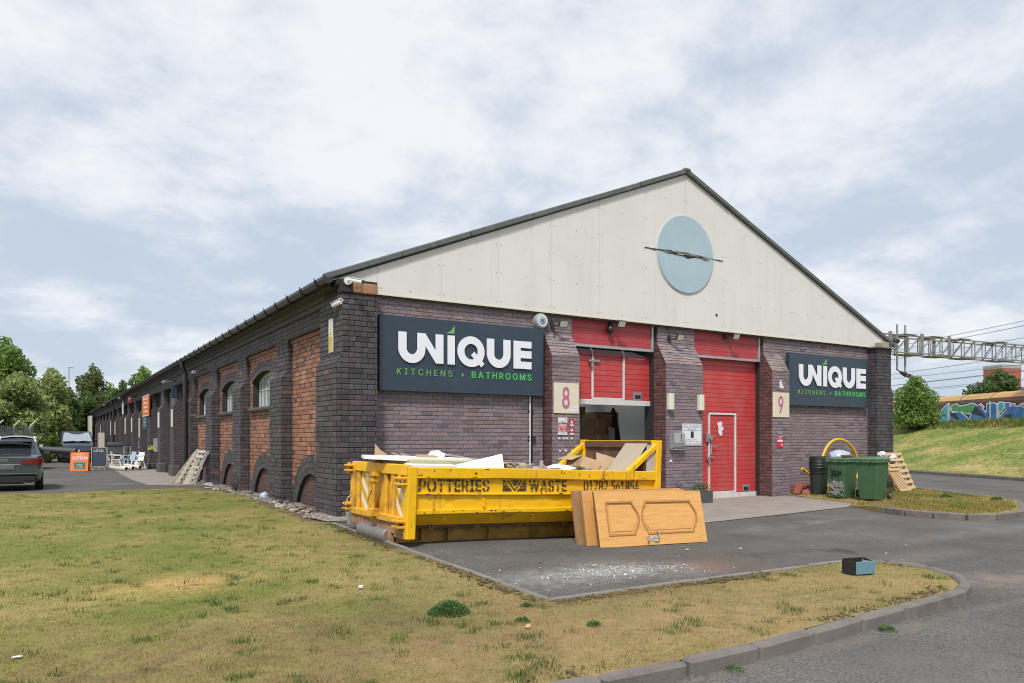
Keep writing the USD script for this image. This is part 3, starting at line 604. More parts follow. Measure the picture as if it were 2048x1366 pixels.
for k in range(0, 4):
    ya, yb = (.75 if k == 0 else NK(k - 1) + 1.05), NK(k); cy = (ya + yb) / 2; key = 'red_panel' if k == 0 else f'red_panel_{k:03d}'
    # lower blind arch: three rings of bricks over a recess filled with later brown bricks
    ac, r3, r0 = -.50, 1.615, 1.205; th = math.asin((-.3 - ac) / r0) if False else 0.10
    hole = Polygon(arc_poly(cy, ac, r0, 0.0, math.pi) + [(cy - r0, -.6), (cy + r0, -.6)]); outer = Polygon(arc_poly(cy, ac, r3, 0.0, math.pi) + [(cy - r3, -.6), (cy + r3, -.6)])
    panel = sbox(ya, -.3, yb, 3.74).difference(hole)
    win = None
    if k > 0:
        # the window: segmental head
        wy, hw, zs, zsp = cy, 1.32, 2.36, 3.10; rise = .215; R = (hw ** 2 + rise ** 2) / (2 * rise); wc = zsp + rise - R; al = math.asin(hw / R)
        win = Polygon([(wy - hw, zs), (wy + hw, zs)] + [(wy + R * math.sin(t), wc + R * math.cos(t)) for t in np.linspace(al, -al, 25)])
        panel = panel.difference(win)
    flip = lambda P: affinity.scale(P, -1, 1, origin=(0, 0))
    g = MB(); g.prism(flip(panel), (XP + .25, 0, 0), UY, UZ, (-.25, 0, 0)); wall_part(key, g, 'mortar_dark')
    face = sbox(ya, -.2, yb, 3.74).difference(outer)
    if win is not None:
        R2 = R + .27; al2 = math.asin(min(.99, (hw + .16) / R2)); wout = Polygon([(wy - hw - .16, zsp - .02)] + [(wy + R2 * math.sin(t), wc + R2 * math.cos(t)) for t in np.linspace(-al2, al2, 25)] + [(wy + hw + .16, zsp - .02)])
        face = face.difference(win.buffer(.004)).difference(wout)
    bricks(key, (XP, 0, 0), UY, UZ, NX, flip(face), BL, BC, pal_red, seed=60 + k)
    for j in range(3): ring(key, cy, ac, r0 + .137 * j, r0 + .137 * (j + 1), .19 - .03 * j, math.pi - .19 + .03 * j, 30 + 3 * j, XP, pal_arch, 80 + 3 * k + j, d=.024 + .0 * j)
    g = MB(); g.prism(flip(hole.buffer(.03)), (XP + .13, 0, 0), UY, UZ, (-.06, 0, 0)); wall_part('arch_infill' if k == 0 else f'arch_infill_{k:03d}', g, 'mortar_light')
    bricks('arch_infill' if k == 0 else f'arch_infill_{k:03d}', (XP + .07, 0, 0), UY, UZ, NX, flip(hole.intersection(sbox(-9, -.2, 99, 3))), IL, IC, pal_new, 'stretcher', seed=90 + k)
    # the corbelled red lintel course over each panel
    r = random.Random(k); g = MB(); y = ya
    g.b2((XP - .055, ya, 3.74), (XP + .2, yb, 3.83), ch=.01); obj('lintel', g, 'far_red', W)
    if win is not None:
        for j in range(2): ring(key, wy, wc, R + .135 * j, R + .135 * (j + 1), math.pi / 2 - al - .03, math.pi / 2 + al + .03, 25 + j, XP, pal_warch, 120 + 2 * k + j, d=.016)
        inner = win.buffer(-.045, join_style=2)
        g = MB(); g.prism(flip(win.difference(inner)), (XP + .22, 0, 0), UY, UZ, (-.05, 0, 0)); wf = obj('window', g, 'white_dirty', W); wu = under(W, wf)
        bars = MB(); ncol = 7
        for i in range(1, ncol): y = wy - hw + 2 * hw * i / ncol; bars.b2((XP + .170, y - .019, zs + .03), (XP + .205, y + .019, wc + math.sqrt(max(R * R - (y - wy) ** 2, 0)) - .03))
        for z in (2.85, 3.24): bars.b2((XP + .172, wy - hw + .03, z - .013), (XP + .202, wy + hw - .03, z + .013))
        obj('glazing_bar', bars, 'white_dirty', wu)
        for i in range(ncol):
            y0, y1 = wy - hw + 2 * hw * i / ncol + .012, wy - hw + 2 * hw * (i + 1) / ncol - .012
            for z0, z1 in ((zs + .03, 2.84), (2.86, 3.3)):
                q = sbox(y0, z0, y1, z1).intersection(inner.buffer(.01))
                if q.area > .01: m = MB(); m.prism(flip(q), (XP + .194, 0, 0), UY, UZ, (-.004, 0, 0)); obj('pane', m, 'pane', wu)
        g = MB(); P = [(XP - .09, zs - .125), (XP - .125, zs - .10), (XP - .135, zs - .06), (XP - .12, zs - .025), (XP - .07, zs), (XP + .2, zs + .01), (XP + .2, zs - .13), (XP - .05, zs - .135)]
        g.prism(Polygon(P), (0, wy + hw + .13, 0), UX, UZ, (0, -(2 * hw + .26), 0)); obj('window_sill', g, 'slate', W)
        g = MB(); g.b2((XP + .9, wy - hw - .3, 2.0), (XP + .92, wy + hw + .3, 3.7)); obj('blind_room_wall', g, 'room_wall', W) if False else None
# frieze and corbel above the piers, to the far end
g = MB(); g.b2((0, .9, 3.83), (.35, 170, 4.2)); wall_part('frieze', g, 'far_blue'); 
g2 = MB(); g2.b2((-.0, .9, 3.83), (.3, 18, 4.2))
bricks('frieze', (0, 0, 0), UY, UZ, NX, sbox(-20, 3.83, -.9, 4.2), BL, BC, pal_blue, seed=140)
g = MB(); g.b2((-.06, -.2, 4.2), (.35, 170, 4.31), ch=.004); g.b2((-.11, .6, 4.31), (.35, 170, 4.44), ch=.004); obj('corbel', g, 'slate', W)
# bays beyond the windows: recesses with doors and dark openings
g = MB(); g.b2((.42, NK(3) + 1.0, -.3), (.6, 170, 3.83)); obj('rear_panel_wall', g, 'far_red', W)
g = MB(); g.b2((.32, NK(12) + 1, -.3), (.41, 170, 3.80)); obj('dark_panel_wall', g, 'far_blue', W)
for k in range(4, 16):
    ya, yb = NK(k - 1) + 1.05, NK(k); r = random.Random(300 + k); g = MB()
    if k == 4: g.b2((.30, ya + .003, 3.62), (.41, yb - .003, 3.83)); obj('lintel', g, 'slate', W); g = MB(); g.cyl((.36, ya + .9, -.1), (.36, ya + .9, 3.6), .03, n=8); obj('drain_pipe', g, 'pvc', W)
    elif k != 5:
        g.b2((.37, ya + .55, -.2), (.41, yb - .35, 3.2)); obj('door_leaf', g, ['dark_metal', 'sign_teal', 'dark_metal', 'slate'][k % 4], W)
        g = MB(); g.b2((.30, ya + .003, 3.2), (.41, yb - .003, 3.83)); obj('lintel', g, 'slate', W)
    else:
        g.b2((.25, ya + .2, 1.35), (.41, yb - .2, 3.7)); obj('shutter', g, 'shutter_green', W); g = MB(); g.b2((.22, ya + .2, 1.3), (.25, ya + 1.3, 3.5)); obj('door_leaf', g, 'slate', W)
g = MB(); g.b2((.3, .7, -.3), (.6, NK(3) + 1.05, -.05)); g.b2((.2, 169.8, -.3), (18, 170, 4.4)); g.b2((17.7, -.1, -.3), (17.95, 170, 4.4)); obj('rear_wall', g, 'far_blue', W)
g = MB(); g.b2((.9, 4.3, 1.6), (.95, 17.2, 3.9)); g.b2((.37, 4.3, 3.86), (.95, 17.2, 3.9)); g.b2((.37, 4.3, 1.6), (.95, 17.2, 1.64)); obj('inner_wall', g, 'room_wall', W)

# --- front infill walls and sloping buttresses
YI, YB, ZL, ZS = -.12, -.43, 3.38, 3.89
def front_wall(key, x0, x1, lo=-.3, seed=0, faces=None):
    g = MB(); g.b2((x0, YI, lo), (x1, YI + .3, 4.39)); wall_part(key, g, 'mortar_light')
    bricks(key, (0, YI, 0), UX, UZ, NY, (faces or sbox(x0, lo, x1, 4.385)), IL, IC, pal_infill, 'stretcher', seed=seed)
front_wall('front_wall', .6, 5.555, seed=201, faces=unary_union([sbox(.6, -.2, 4.785, 4.385), sbox(4.785, ZS, 5.555, 4.385)]))
front_wall('front_wall_001', 8.25, 9.53, seed=202, faces=sbox(8.25, ZS, 9.53, 4.385))
front_wall('front_wall_002', 12.235, 17.13, seed=203, faces=unary_union([sbox(12.95, -.2, 17.13, 4.385), sbox(12.235, ZS, 12.95, 4.385)]))
def buttress(key, x0, x1, yr, seed):
    g = MB(); g.b2((x0, YB, -.3), (x1, YI - .002, ZL)); g.prism(Polygon([(YB, ZL), (YI - .002, ZL), (YI - .002, ZS)]), (x0, 0, 0), (0, 1, 0), UZ, (x1 - x0, 0, 0))
    if yr > YI: g.b2((x0, YI + .302, -.3), (x0 + .25, yr, 4.39)); g.b2((x1 - .25, YI + .302, -.3), (x1, yr, 4.39))
    wall_part(key, g, 'mortar_light')
    bricks(key, (0, YB, 0), UX, UZ, NY, sbox(x0, -.22, x1, ZL), IL * .92, IC, pal_infill, 'stretcher', seed=seed)
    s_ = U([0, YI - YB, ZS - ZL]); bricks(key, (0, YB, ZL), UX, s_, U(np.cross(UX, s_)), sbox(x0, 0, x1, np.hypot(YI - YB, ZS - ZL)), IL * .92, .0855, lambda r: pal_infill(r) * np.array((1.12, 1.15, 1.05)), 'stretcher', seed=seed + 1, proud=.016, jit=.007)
    prof = [(-YB, -.22), (-YB, ZL), (-YI, ZS), (-YI, 4.385), (-yr, 4.385), (-yr, -.22)] if yr > YI else [(-YB, -.22), (-YB, ZL), (-YI, ZS), (-YI, -.22)]
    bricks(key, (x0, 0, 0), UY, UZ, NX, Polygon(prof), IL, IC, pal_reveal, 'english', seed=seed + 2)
buttress('buttress', 4.785, 5.555, YI, 210); buttress('buttress_001', 8.25, 9.53, .30, 220); buttress('buttress_002', 12.235, 12.95, .30, 230)
# right corner pier
g = MB(); g.b2((17.13, -.46, -.3), (17.84, .5, 4.37)); g.b2((17.84, -.46, -.3), (17.97, .5, 2.9)); g.prism(Polygon([(17.84, 2.9), (17.97, 2.9), (17.84, 3.12)]), (0, .5, 0), UX, UZ, (0, -.96, 0)); wall_part('corner_pier_001', g)
bricks('corner_pier_001', (0, -.46, 0), UX, UZ, NY, Polygon([(17.13, -.2), (17.97, -.2), (17.97, 2.9), (17.84, 3.12), (17.84, 4.33), (17.13, 4.33)]), BL, BC, pal_blue, seed=240)
bricks('corner_pier_001', (17.13, 0, 0), UY, UZ, NX, sbox(.12, -.2, .46, 4.33), BL, BC, pal_blue, seed=241)
g = MB(); g.box((17.55, -.30, 4.42), (.36, .36, .22), ch=.02); obj('quoin_stone', g, 'stone_pale', W); g = MB(); g.box((17.85, -.25, 4.43), (.22, .40, .24), ch=.02); obj('coping', g, 'slate', W)
g = MB(); g.box((17.5, -.3, 4.35), (.95, .5, .04)); obj('ledge', g, 'steel_weathered', W)

# bricks: the 300 that show largest are pieces of their own, the rest one mesh
order = sorted(range(len(BR)), key=lambda i: -BR[i][4]); own = set(order[:300]); rest = MB()
for i, (key, V, F, c, _) in enumerate(BR):
    if i in own:
        m = MB(); m.add(V, F, c); p = T.__new__(T); p.path = HOLD[key]; p.loc, p.R = W.loc, W.R; obj('brick', m, 'brick', p, tone=True)
    else: rest.add(V, F, c)
obj('brickwork', rest, 'brick', W, tone=True, kind='stuff')

# --- the gable
AP, EL, ER = (9.119, 8.31), (-.22, 4.56), (18.20, 4.50)
gable = Polygon([EL, AP, ER, (17.40, 4.39), (.60, 4.39), (.60, 4.53), (-.05, 4.55)])
g = MB(); g.prism(Polygon([(.62, 4.42), (0, 4.56), AP, (18.1, 4.5), (17.4, 4.42)]), (0, -.08, 0), UX, UZ, (0, -.10, 0)); g.b2((.6, -.2, 4.33), (17.3, -.06, 4.385)); gb = obj('gable', g, 'slate', W); gu = under(W, gb)
SW = 1.4025; fix = MB()
for k in range(-7, 7):
    a, b = 9.119 + k * SW, 9.119 + (k + 1) * SW; q = gable.intersection(sbox(a + .0025, 0, b - .0025, 9))
    if q.is_empty: continue
    r = random.Random(k); m = MB(); m.prism(q, (0, -.19 - r.uniform(0, .003), 0), UX, UZ, (0, -.035, 0)); obj('gable_panel', m, 'cladding', gu)
    for xx in (a + .06, (a + b) / 2, b - .06):
        for zz in np.arange(4.5, 8.3, .62):
            if gable.buffer(-.05).contains(Point(xx, zz)): fix.cyl((xx, -.222, zz), (xx, -.236, zz), .0075, n=6)
obj('panel_screws', fix, 'slate', gu, kind='stuff')
g = MB(); g.b2((.6, -.236, 4.36), (17.4, -.19, 4.392)); obj('drip_strip', g, 'plate_cream', gu)
g = MB(); g.cyl((10.254, -.222, 4.784), (10.254, -.24, 4.784), .035, n=9); obj('vent_hole', g, 'black_gap', gu)
# round panel in two halves, split by a broken joint
disc = Point(9.118, 6.238).buffer(.985, 48)
r = random.Random(5); xs_ = np.linspace(7.72, 10.50, 40); up = []; dn = []
for x in xs_:
    t = (x - 9.118) / .985; w = .055 * max(0, 1 - (abs(x - 9.0) / .9) ** 2) if abs(t) < 1 else 0
    base = 6.243; up.append((x, base + .014 + w * .6 + r.uniform(-.008, .008))); dn.append((x, base - .014 - w * 1.1 - (.05 * math.exp(-((x - 9.15) / .12) ** 2)) * .8 + r.uniform(-.012, .012)))
crack = Polygon(up + dn[::-1]).buffer(0)
g = MB(); g.prism(disc.difference(crack).intersection(sbox(7, 6.24, 11, 8)), (0, -.232, 0), UX, UZ, (0, -.02, 0)); dt = obj('round_panel', g, 'disc_blue', gu)
g = MB(); g.prism(disc.difference(crack).intersection(sbox(7, 4, 11, 6.24)), (0, -.232, 0), UX, UZ, (0, -.03, 0)); obj('round_panel', g, 'disc_blue', gu)
g = MB(); g.prism(Point(9.118, 6.238).buffer(1.012, 48).difference(Point(9.118, 6.238).buffer(.98, 48)).difference(crack), (0, -.227, 0), UX, UZ, (0, -.014, 0)); obj('round_rim', g, 'white_trim', gu)
g = MB(); g.prism(crack, (0, -.228, 0), UX, UZ, (0, -.012, 0)); obj('broken_joint', g, 'slate', gu)
g = MB()
for i in range(26):
    x = r.uniform(8.3, 9.9); l = r.uniform(.08, .3); g.box((x, -.255 - r.uniform(0, .03), 6.23 + r.uniform(-.045, .035)), (l, .008, r.uniform(.006, .018)), R=roty(r.uniform(-.12, .16)) @ rotx(r.uniform(-.5, .5)))
obj('splinters', g, 'rubble', gu)

# --- roof, verge, gutter
g = MB(); ysr = np.arange(-.30, 165, .085); prof = .028 * np.sin(ysr / .34 * 2 * np.pi)
rows = [(-.36, 4.56), (9.12, 8.40)]
def left_slope(xa, xb, sel, full=False):
    y = ysr[sel]; p = prof[sel]; za, zb = (4.56 + (x + .36) * (3.84 / 9.48) for x in (xa, xb)); X = np.array([[xa] * len(y), [xb] * len(y)]); Y = np.array([y, y]); Z = np.array([za + p, zb + p]); g.sheet(X, Y, Z); g.sheet(X, Y, Z - .06)
    if full: g.sheet(np.vstack([X[0], X[0]]), np.vstack([y, y]), np.vstack([Z[0], Z[0] - .06]))
left_slope(-.36, 2.0, slice(None), True); left_slope(8.6, 9.12, slice(None)); left_slope(2.0, 8.6, ysr <= 1.6); left_slope(2.0, 8.6, ysr >= 7.0); rf = obj('roof', g, 'roof_grey', W, smooth=40); ru = under(W, rf)
g = MB(); rz_ = lambda x: 8.40 - (x - 9.12) * .4160
for xa, xb, ya, yb in ((9.12, 18.35, -.3, 2.0), (9.12, 18.35, 8.0, 165), (9.12, 9.8, 2.0, 8.0), (15.5, 18.35, 2.0, 8.0)): g.sheet(np.array([[xa, xa], [xb, xb]]), np.array([[ya, yb], [ya, yb]]), np.array([[rz_(xa)] * 2, [rz_(xb)] * 2]))
obj('roof_slope', g, 'roof_grey', ru); g = MB(); g.sheet(np.array([[9.8, 9.8], [15.5, 15.5]]), np.array([[2.0, 8.0], [2.0, 8.0]]), np.array([[rz_(9.8)] * 2, [rz_(15.5)] * 2]) + .01); obj('added_roof_light', g, 'pane_clear', ru); g = MB(); g.sheet(np.array([[2.0, 2.0], [8.6, 8.6]]), np.array([[1.6, 7.0], [1.6, 7.0]]), np.array([[5.52, 5.52], [8.19, 8.19]])); obj('added_roof_light', g, 'pane_clear', ru)  # unseen glazed roof openings, added to let light into the store room
for side, (xa, za, xb, zb) in enumerate(((-.40, 4.575, 9.119, 8.385), (18.36, 4.50, 9.119, 8.385))):
    L = math.hypot(xb - xa, zb - za); n = 6; d = U([xb - xa, 0, zb - za])
    for i in range(n):
        rr = random.Random(i + 10 * side); a = np.array([xa, 0, za]) + d * (L * i / n + .004); b = np.array([xa, 0, za]) + d * (L * (i + 1) / n - .002); m = MB(); off = np.array([0, -.235 - rr.uniform(0, .012), .01 * rr.random()])
        m.bar(a + off, b + off, .12, .14, upv=(0, 1, 0), ch=.02); obj('verge_cap', m, 'roof_grey', ru)
g = MB(); g.box((9.119, -.25, 8.405), (.22, .18, .09), ch=.03); obj('ridge_cap', g, 'roof_grey', ru)
g = MB(); yy = np.array([-.47, 165]); th = np.linspace(math.pi, 2 * math.pi, 13)
for rad, fl in ((.105, 1), (.095, 0)):
    X = np.array([-.385 + rad * np.cos(th)] * 2); Z = np.array([4.535 + rad * np.sin(th)] * 2); Y = np.repeat(yy[:, None], 13, 1); g.sheet(X, Y, Z)
g.prism(Polygon([(-.385 + .105 * math.cos(t), 4.535 + .105 * math.sin(t)) for t in th]), (0, -.468, 0), UX, UZ, (0, -.02, 0)); g.b2((-.495, -.47, 4.53), (-.478, 165, 4.55)); g.b2((-.292, -.47, 4.53), (-.275, 165, 4.55))
gt = obj('gutter', g, 'gutter_black', W); gtu = under(W, gt)
g = MB(); g.b2((-.30, -.1, 4.43), (-.02, 165, 4.445)); g.b2((-.29, -.2, 4.445), (-.25, 165, 4.52)); obj('fascia', g, 'slate', W)
for i in range(44):
    y = .0 + .98 * i; m = MB(); m.tube([(-.385 + .116 * math.cos(t), y, 4.535 + .116 * math.sin(t)) for t in np.linspace(math.pi * .93, 2 * math.pi, 10)], .014, 5); m.b2((-.27, y - .015, 4.47), (-.08, y + .015, 4.50)); m.bar((-.5, y, 4.54), (-.515, y, 4.59), .02, .012); obj('gutter_bracket', m, 'gutter_black', gtu)
for i, y in enumerate((17.05, 52.0, 89.2)):
    m = MB(); m.tube([(-.385, y, 4.45), (-.37, y, 4.25), (-.27, y, 4.0), (-.26, y, -.1)], .085, 14)
    for z in (.5, 1.6, 2.8): m.cyl((-.26, y, z), (-.26, y, z + .09), .098)
    obj('downpipe', m, 'gutter_black', W)

# ================================================================ doors of the gable front
def slatted(holder, x0, x1, z0, z1, y, mat, h=.125, skip=None):
    n = int(round((z1 - z0) / h)); h = (z1 - z0) / n
    for i in range(n):
        a, b = z0 + i * h, z0 + (i + 1) * h; j = .008 if i % 4 == 0 else .003; m = MB()
        spans = [(x0, x1)]
        if skip and a < skip[3] - .02 and b > skip[2] + .02: spans = [(x0, skip[0]), (skip[1], x1)]
        for s0, s1 in spans:
            m.prism(Polygon([(0, a + j / 2), (-.010, a + j / 2 + .005), (-.010, b - j / 2 - .005), (0, b - j / 2)]), (s0, y, 0), (0, 1, 0), UZ, (s1 - s0, 0, 0))
        obj('slat', m, mat, holder)
def sectional_door(label, x0, x1, zb, zt, wicket, raised):
    d = T('sectional_door', label, 'door', ((x0 + x1) / 2, .1, zb))
    g = MB(); g.b2((x0, .105, zb + .02), (x1, .135, zt)); obj('door_leaf', g, 'red_faded', d)
    if raised: g = MB(); g.prism(Polygon([(.10, zt + .01), (.75, zt + .22), (.75, zt + .26), (.10, zt + .05)]), (x0 + .02, 0, 0), (0, 1, 0), UZ, (x1 - x0 - .04, 0, 0)); obj('top_section', g, 'red_faded', d)
    wx0, wx1, wz0, wz1 = wicket; slatted(d, x0 + .01, x1 - .01, zb + .135, zt, .104, 'red_door', skip=(wx0 - .05, wx1 + .05, wz0 - .03, wz1 + .05))
    g = MB(); g.b2((x0 + .005, .06, zb), (x1 - .005, .13, zb + .13), ch=.006); obj('bottom_rail', g, 'white_trim', d)
    fr = MB(); s = .055
    for a in (wx0, wx1): fr.b2((a - s / 2, .058, wz0), (a + s / 2, .104, wz1 + s / 2), ch=.006)
    for z in ((wz0, wz1) if not raised else (wz0,)): fr.b2((wx0 - s / 2, .060, z - s / 2), (wx1 + s / 2, .104, z + s / 2), ch=.006)
    wf = obj('wicket_frame', fr, 'white_trim', d)
    slatted(under(d, wf), wx0 + s / 2 + .012, wx1 - s / 2 - .012, wz0 + s / 2 + .01, min(wz1, zt) - s / 2 - .01, .102, 'red_door')
    g = MB(); vx = x1 - .42; g.b2((vx - .14, .066, zb + .14), (vx + .14, .10, zb + .34)); v = obj('vent', g, 'grey_metal', d); g = MB(); g.b2((vx - .09, .060, zb + .18), (vx + .09, .068, zb + .27)); obj('vent_slot', g, 'black_gap', under(d, v))
    return d
GZ9 = -.125
d9 = sectional_door('closed red sectional door under number 9 with white framed wicket door', 9.54, 12.17, GZ9, 3.72, (10.30, 11.32, .03, 2.17), False)
g = MB(); g.box((10.24, .045, 1.52), (.16, .03, .22), ch=.005); g.cyl((10.30, .05, 1.50), (10.30, -.02, 1.50), .055); g.box((10.40, .045, 1.56), (.14, .02, .03)); lk = obj('lock', g, 'grey_metal', d9)
g = MB(); g.box((10.24, .043, .98), (.10, .02, .05)); g.box((10.36, .045, 1.0), (.14, .02, .05)); g.box((10.26, .03, .88), (.07, .04, .12), ch=.01); obj('hasp', g, 'grey_metal', d9)
g = MB(); g.box((10.36, .05, 1.22), (.035, .02, .30), ch=.004); g.bar((10.36, .03, 1.30), (10.52, .02, 1.29), .02); obj('handle', g, 'zinc', d9)
g = MB(); r = random.Random(3); g.prism(unary_union([Point(10.735 + r.uniform(-.06, .06), 1.78 + r.uniform(-.17, .17)).buffer(.06, 3) for _ in range(9)]), (0, .078, 0), UX, UZ, (0, -.003, 0)); obj('sticker', g, 'sign_white', d9)
d8 = sectional_door('half raised red sectional door beside number 8 with wicket frame', 5.58, 8.18, 2.32, 3.50, (6.33, 7.31, 2.47, 3.47), True)
g = MB(); g.box((6.26, .05, 3.38), (.14, .03, .05)); g.box((6.44, .05, 3.38), (.20, .025, .06), ch=.01); g.box((6.28, .03, 3.27), (.05, .04, .10)); obj('lock', g, 'grey_metal', d8)
g = MB()
for x in (6.33, 7.31): g.tube([(x, .08, 3.50), (x - .05, .02, 3.6), (x - .14, -.02, 3.69)], .018, 6)
obj('door_arm', g, 'zinc', d8)
def header(label, x0, x1, zb, zt):
    h = T('door_header', label, 'panel', ((x0 + x1) / 2, -.05, zb)); n = 5; dz = (zt - zb) / n
    g = MB(); g.b2((x0, -.03, zb), (x1, .0, zt + .02)); obj('backing', g, 'red_faded', h)
    for i in range(n): m = MB(); m.b2((x0, -.052, zb + i * dz + .0015), (x1 - .02, -.028, zb + (i + 1) * dz - .0015), ch=.003); obj('slat', m, 'red_faded', h)
    g = MB(); g.b2((x0 + .1, -.075, zb - .065), (x1 + .07, -.02, zb), ch=.006); g.b2((x1, -.075, zb), (x1 + .07, -.02, zt + .01), ch=.006); obj('frame', g, 'zinc', h)
header('faded red header panel over the half raised door', 5.56, 8.10, 3.745, 4.385); header('faded red header panel over the closed door', 9.54, 12.10, 3.71, 4.385)
g = MB(); g.b2((5.5, .6, -.3), (8.4, .62, 1.0)) if False else None
for x, lab in ((8.20, 'dark steel track at the right side of the raised red door'), (12.19, 'dark steel track at the right side of the closed red door')):
    gr = T('door_track', lab, 'door track', (x, .1, -.12)); g = MB(); g.b2((x - .02, .0, -.12), (x + .06, .28, 4.35)); obj('track', g, 'dark_metal', gr)
# the room behind the raised door
g = MB(); g.b2((3.2, 7.0, -.2), (12.4, 7.1, 4.3)); g.b2((3.1, .5, -.2), (3.2, 7.0, 4.3)); g.b2((12.4, .5, -.2), (12.5, 7, 4.3)); obj('store_room', g, 'room_wall', W)
g = MB(); g.b2((3.2, .16, -.2), (12.4, 7.0, -.115)); obj('store_floor', g, 'room_floor', W)
g = MB(); g.b2((8.4, 6.93, 1.92), (12, 7.0, 1.97)); g.b2((9.9, 6.9, 0), (9.95, 7.0, 2.6)); obj('wall_trunking', g, 'white_trim', W)
r = random.Random(11)
BXL = ['bottom carton of the left stack in the store', 'middle carton of the left stack in the store', 'top carton of the left stack in the store', 'lower carton behind the left stack in the store', 'upper carton behind the left stack in the store', 'large lower carton in the middle of the store', 'carton on the large middle one in the store', 'tallest carton at the back left of the store']
for bi, (x, y, w, d, h0, h1, a) in enumerate(((8.0, 2.3, .85, .7, -.11, 1.1, .1), (8.03, 2.3, .75, .6, 1.1, 1.62, -.05), (8.0, 2.35, .7, .6, 1.62, 2.04, .12), (8.7, 2.9, .8, .7, -.11, 1.3, 0), (8.72, 2.9, .7, .6, 1.3, 2.18, .1), (9.5, 3.7, .9, .7, -.11, 1.4, .05), (9.5, 3.7, .85, .6, 1.4, 2.3, -.08), (8.3, 3.9, .9, .8, -.11, 2.45, .04))):
    b = T('cardboard_box', BXL[bi], 'box', (x, y, h0), math.degrees(a), group='boxes inside the store'); m = MB(); m.box((0, 0, (h1 - h0) / 2), (w, d, h1 - h0), ch=.01); obj('carton', m, r.choice(['cardboard', 'cardboard_dark']), b, world=False)
    m = MB(); m.box((0, 0, (h1 - h0) + .001), (w + .004, .06, .004)); m.box((0, -d / 2 - .002, (h1 - h0) * .75), (.06, .004, (h1 - h0) * .5)); obj('tape', m, 'mdf', b, world=False)
b = T('leaning_board', 'long pale board leaning on the boxes inside the store', 'board', (8.4, 1.8, -.11)); m = MB(); m.bar((8.15, 1.5, -.11), (8.62, 2.15, 1.80), .05, .2, upv=(1, 0, 0)); obj('board', m, 'plank_grey', b)
b = T('hanging_cloth', 'tall black cloth bundle hanging inside the store', 'cloth', (9.15, 2.7, -.1)); m = MB(); m.loft([np.array([(9.15 + .72 * rr * math.cos(t) * (1 + .2 * math.sin(5 * t)), 2.7 + rr * .6 * math.sin(t), z) for t in np.linspace(0, 2 * math.pi, 20, endpoint=False)]) for rr, z in ((.5, -.1), (.46, .6), (.36, 1.2), (.24, 1.8), (.12, 2.25), (.04, 2.4))]); obj('cloth', m, 'bag_black', b, smooth=True)
b = T('pink_bundle', 'small pink plastic bundle on a ledge at the right of the raised doorway', 'bundle', (7.95, .55, 1.05)); m = MB(); s = trimesh.creation.icosphere(3, 1.0); v = np.array(s.vertices) * [.24, .12, .09]; v *= 1 + .35 * (meshkit.noise(np.array(s.vertices) * 3, 2)[:, None] - .5); m.add(v + [7.85, .6, 1.18], s.faces); obj('bundle', m, 'gr_pink', b, smooth=True)
m = MB(); m.b2((7.5, .42, 1.02), (8.24, .8, 1.08)); m.b2((7.55, .45, -.1), (7.6, .75, 1.02)); m.b2((8.1, .45, -.1), (8.15, .75, 1.02)); obj('ledge', m, 'white_trim', b)

# ================================================================ the two UNIQUE sign boards
def stroke(pts, w, cap=2): return LineString(pts).buffer(w / 2, cap_style=cap, join_style=2)
def unique_letters():
    """Letter outlines in metres from the sign's lower left corner."""
    s = .178; z0, z1 = .575, 1.197
    def bowl(xl, xr, top_r=z1):
        ro = (xr - xl) / 2; c = ((xl + xr) / 2, z0 + ro)
        outer = unary_union([Point(c).buffer(ro, 32).intersection(sbox(xl, z0, xr, c[1])), sbox(xl, c[1], xr, z1)])
        inner = unary_union([Point(c).buffer(ro - s, 32), sbox(xl + s, c[1], xr - s, z1 + .1)])
        return outer.difference(inner)
    u1 = bowl(.397, .992); n = unary_union([Polygon([(.815, z1), (.992, z1), (1.405, z0 + .018), (1.232, z0 + .018)]).intersection(sbox(.8, z0, 1.41, z1)), sbox(1.23, z0 + .018, 1.405, z1)])
    un = unary_union([u1, n]); i = sbox(1.506, z0 + .015, 1.673, z1)
    q = Point(2.064, .887).buffer(.325, 40).difference(Point(2.064, .887).buffer(.165, 32)); a = math.radians(-45); d = np.array([math.cos(a), math.sin(a)]); p = np.array([-d[1], d[0]]); c0 = np.array([2.064, .887])
    tail = Polygon([tuple(c0 + d * e + p * f) for e, f in ((.055, -.055), (.055, .055), (.40, .055), (.40, -.055))])
    q = unary_union([q, tail])
    u2 = bowl(2.454, 3.047); e = unary_union([sbox(3.131, z0 + .01, 3.31, z1)] + [sbox(3.131, a, 3.598, b) for a, b in ((z0 + .01, .745), (.823, .985), (1.05, z1))])
    return [un, i, q, u2, e]
def spaced_text(mb, text, x, z, h, x_end, o, bold=False, d=.012):
    ms = []; 
    for ch in text:
        if ch == ' ': ms.append(None); continue
        m = meshkit.text_mesh(ch, h, d, bold); v = np.array(m.vertices); v[:, 0] -= v[:, 0].min(); ms.append((v, np.array(m.faces), v[:, 0].max()))
    tot = sum(h * .45 if m is None else m[2] for m in ms); gap = ((x_end - x) - tot) / max(1, len(ms) - 1)
    for m in ms:
        if m is None: x += h * .45 + gap; continue
        v, f, w = m; q = np.stack([x + v[:, 0], -v[:, 2], z + v[:, 1]], 1) + o; mb.add(q, f); x += w + gap
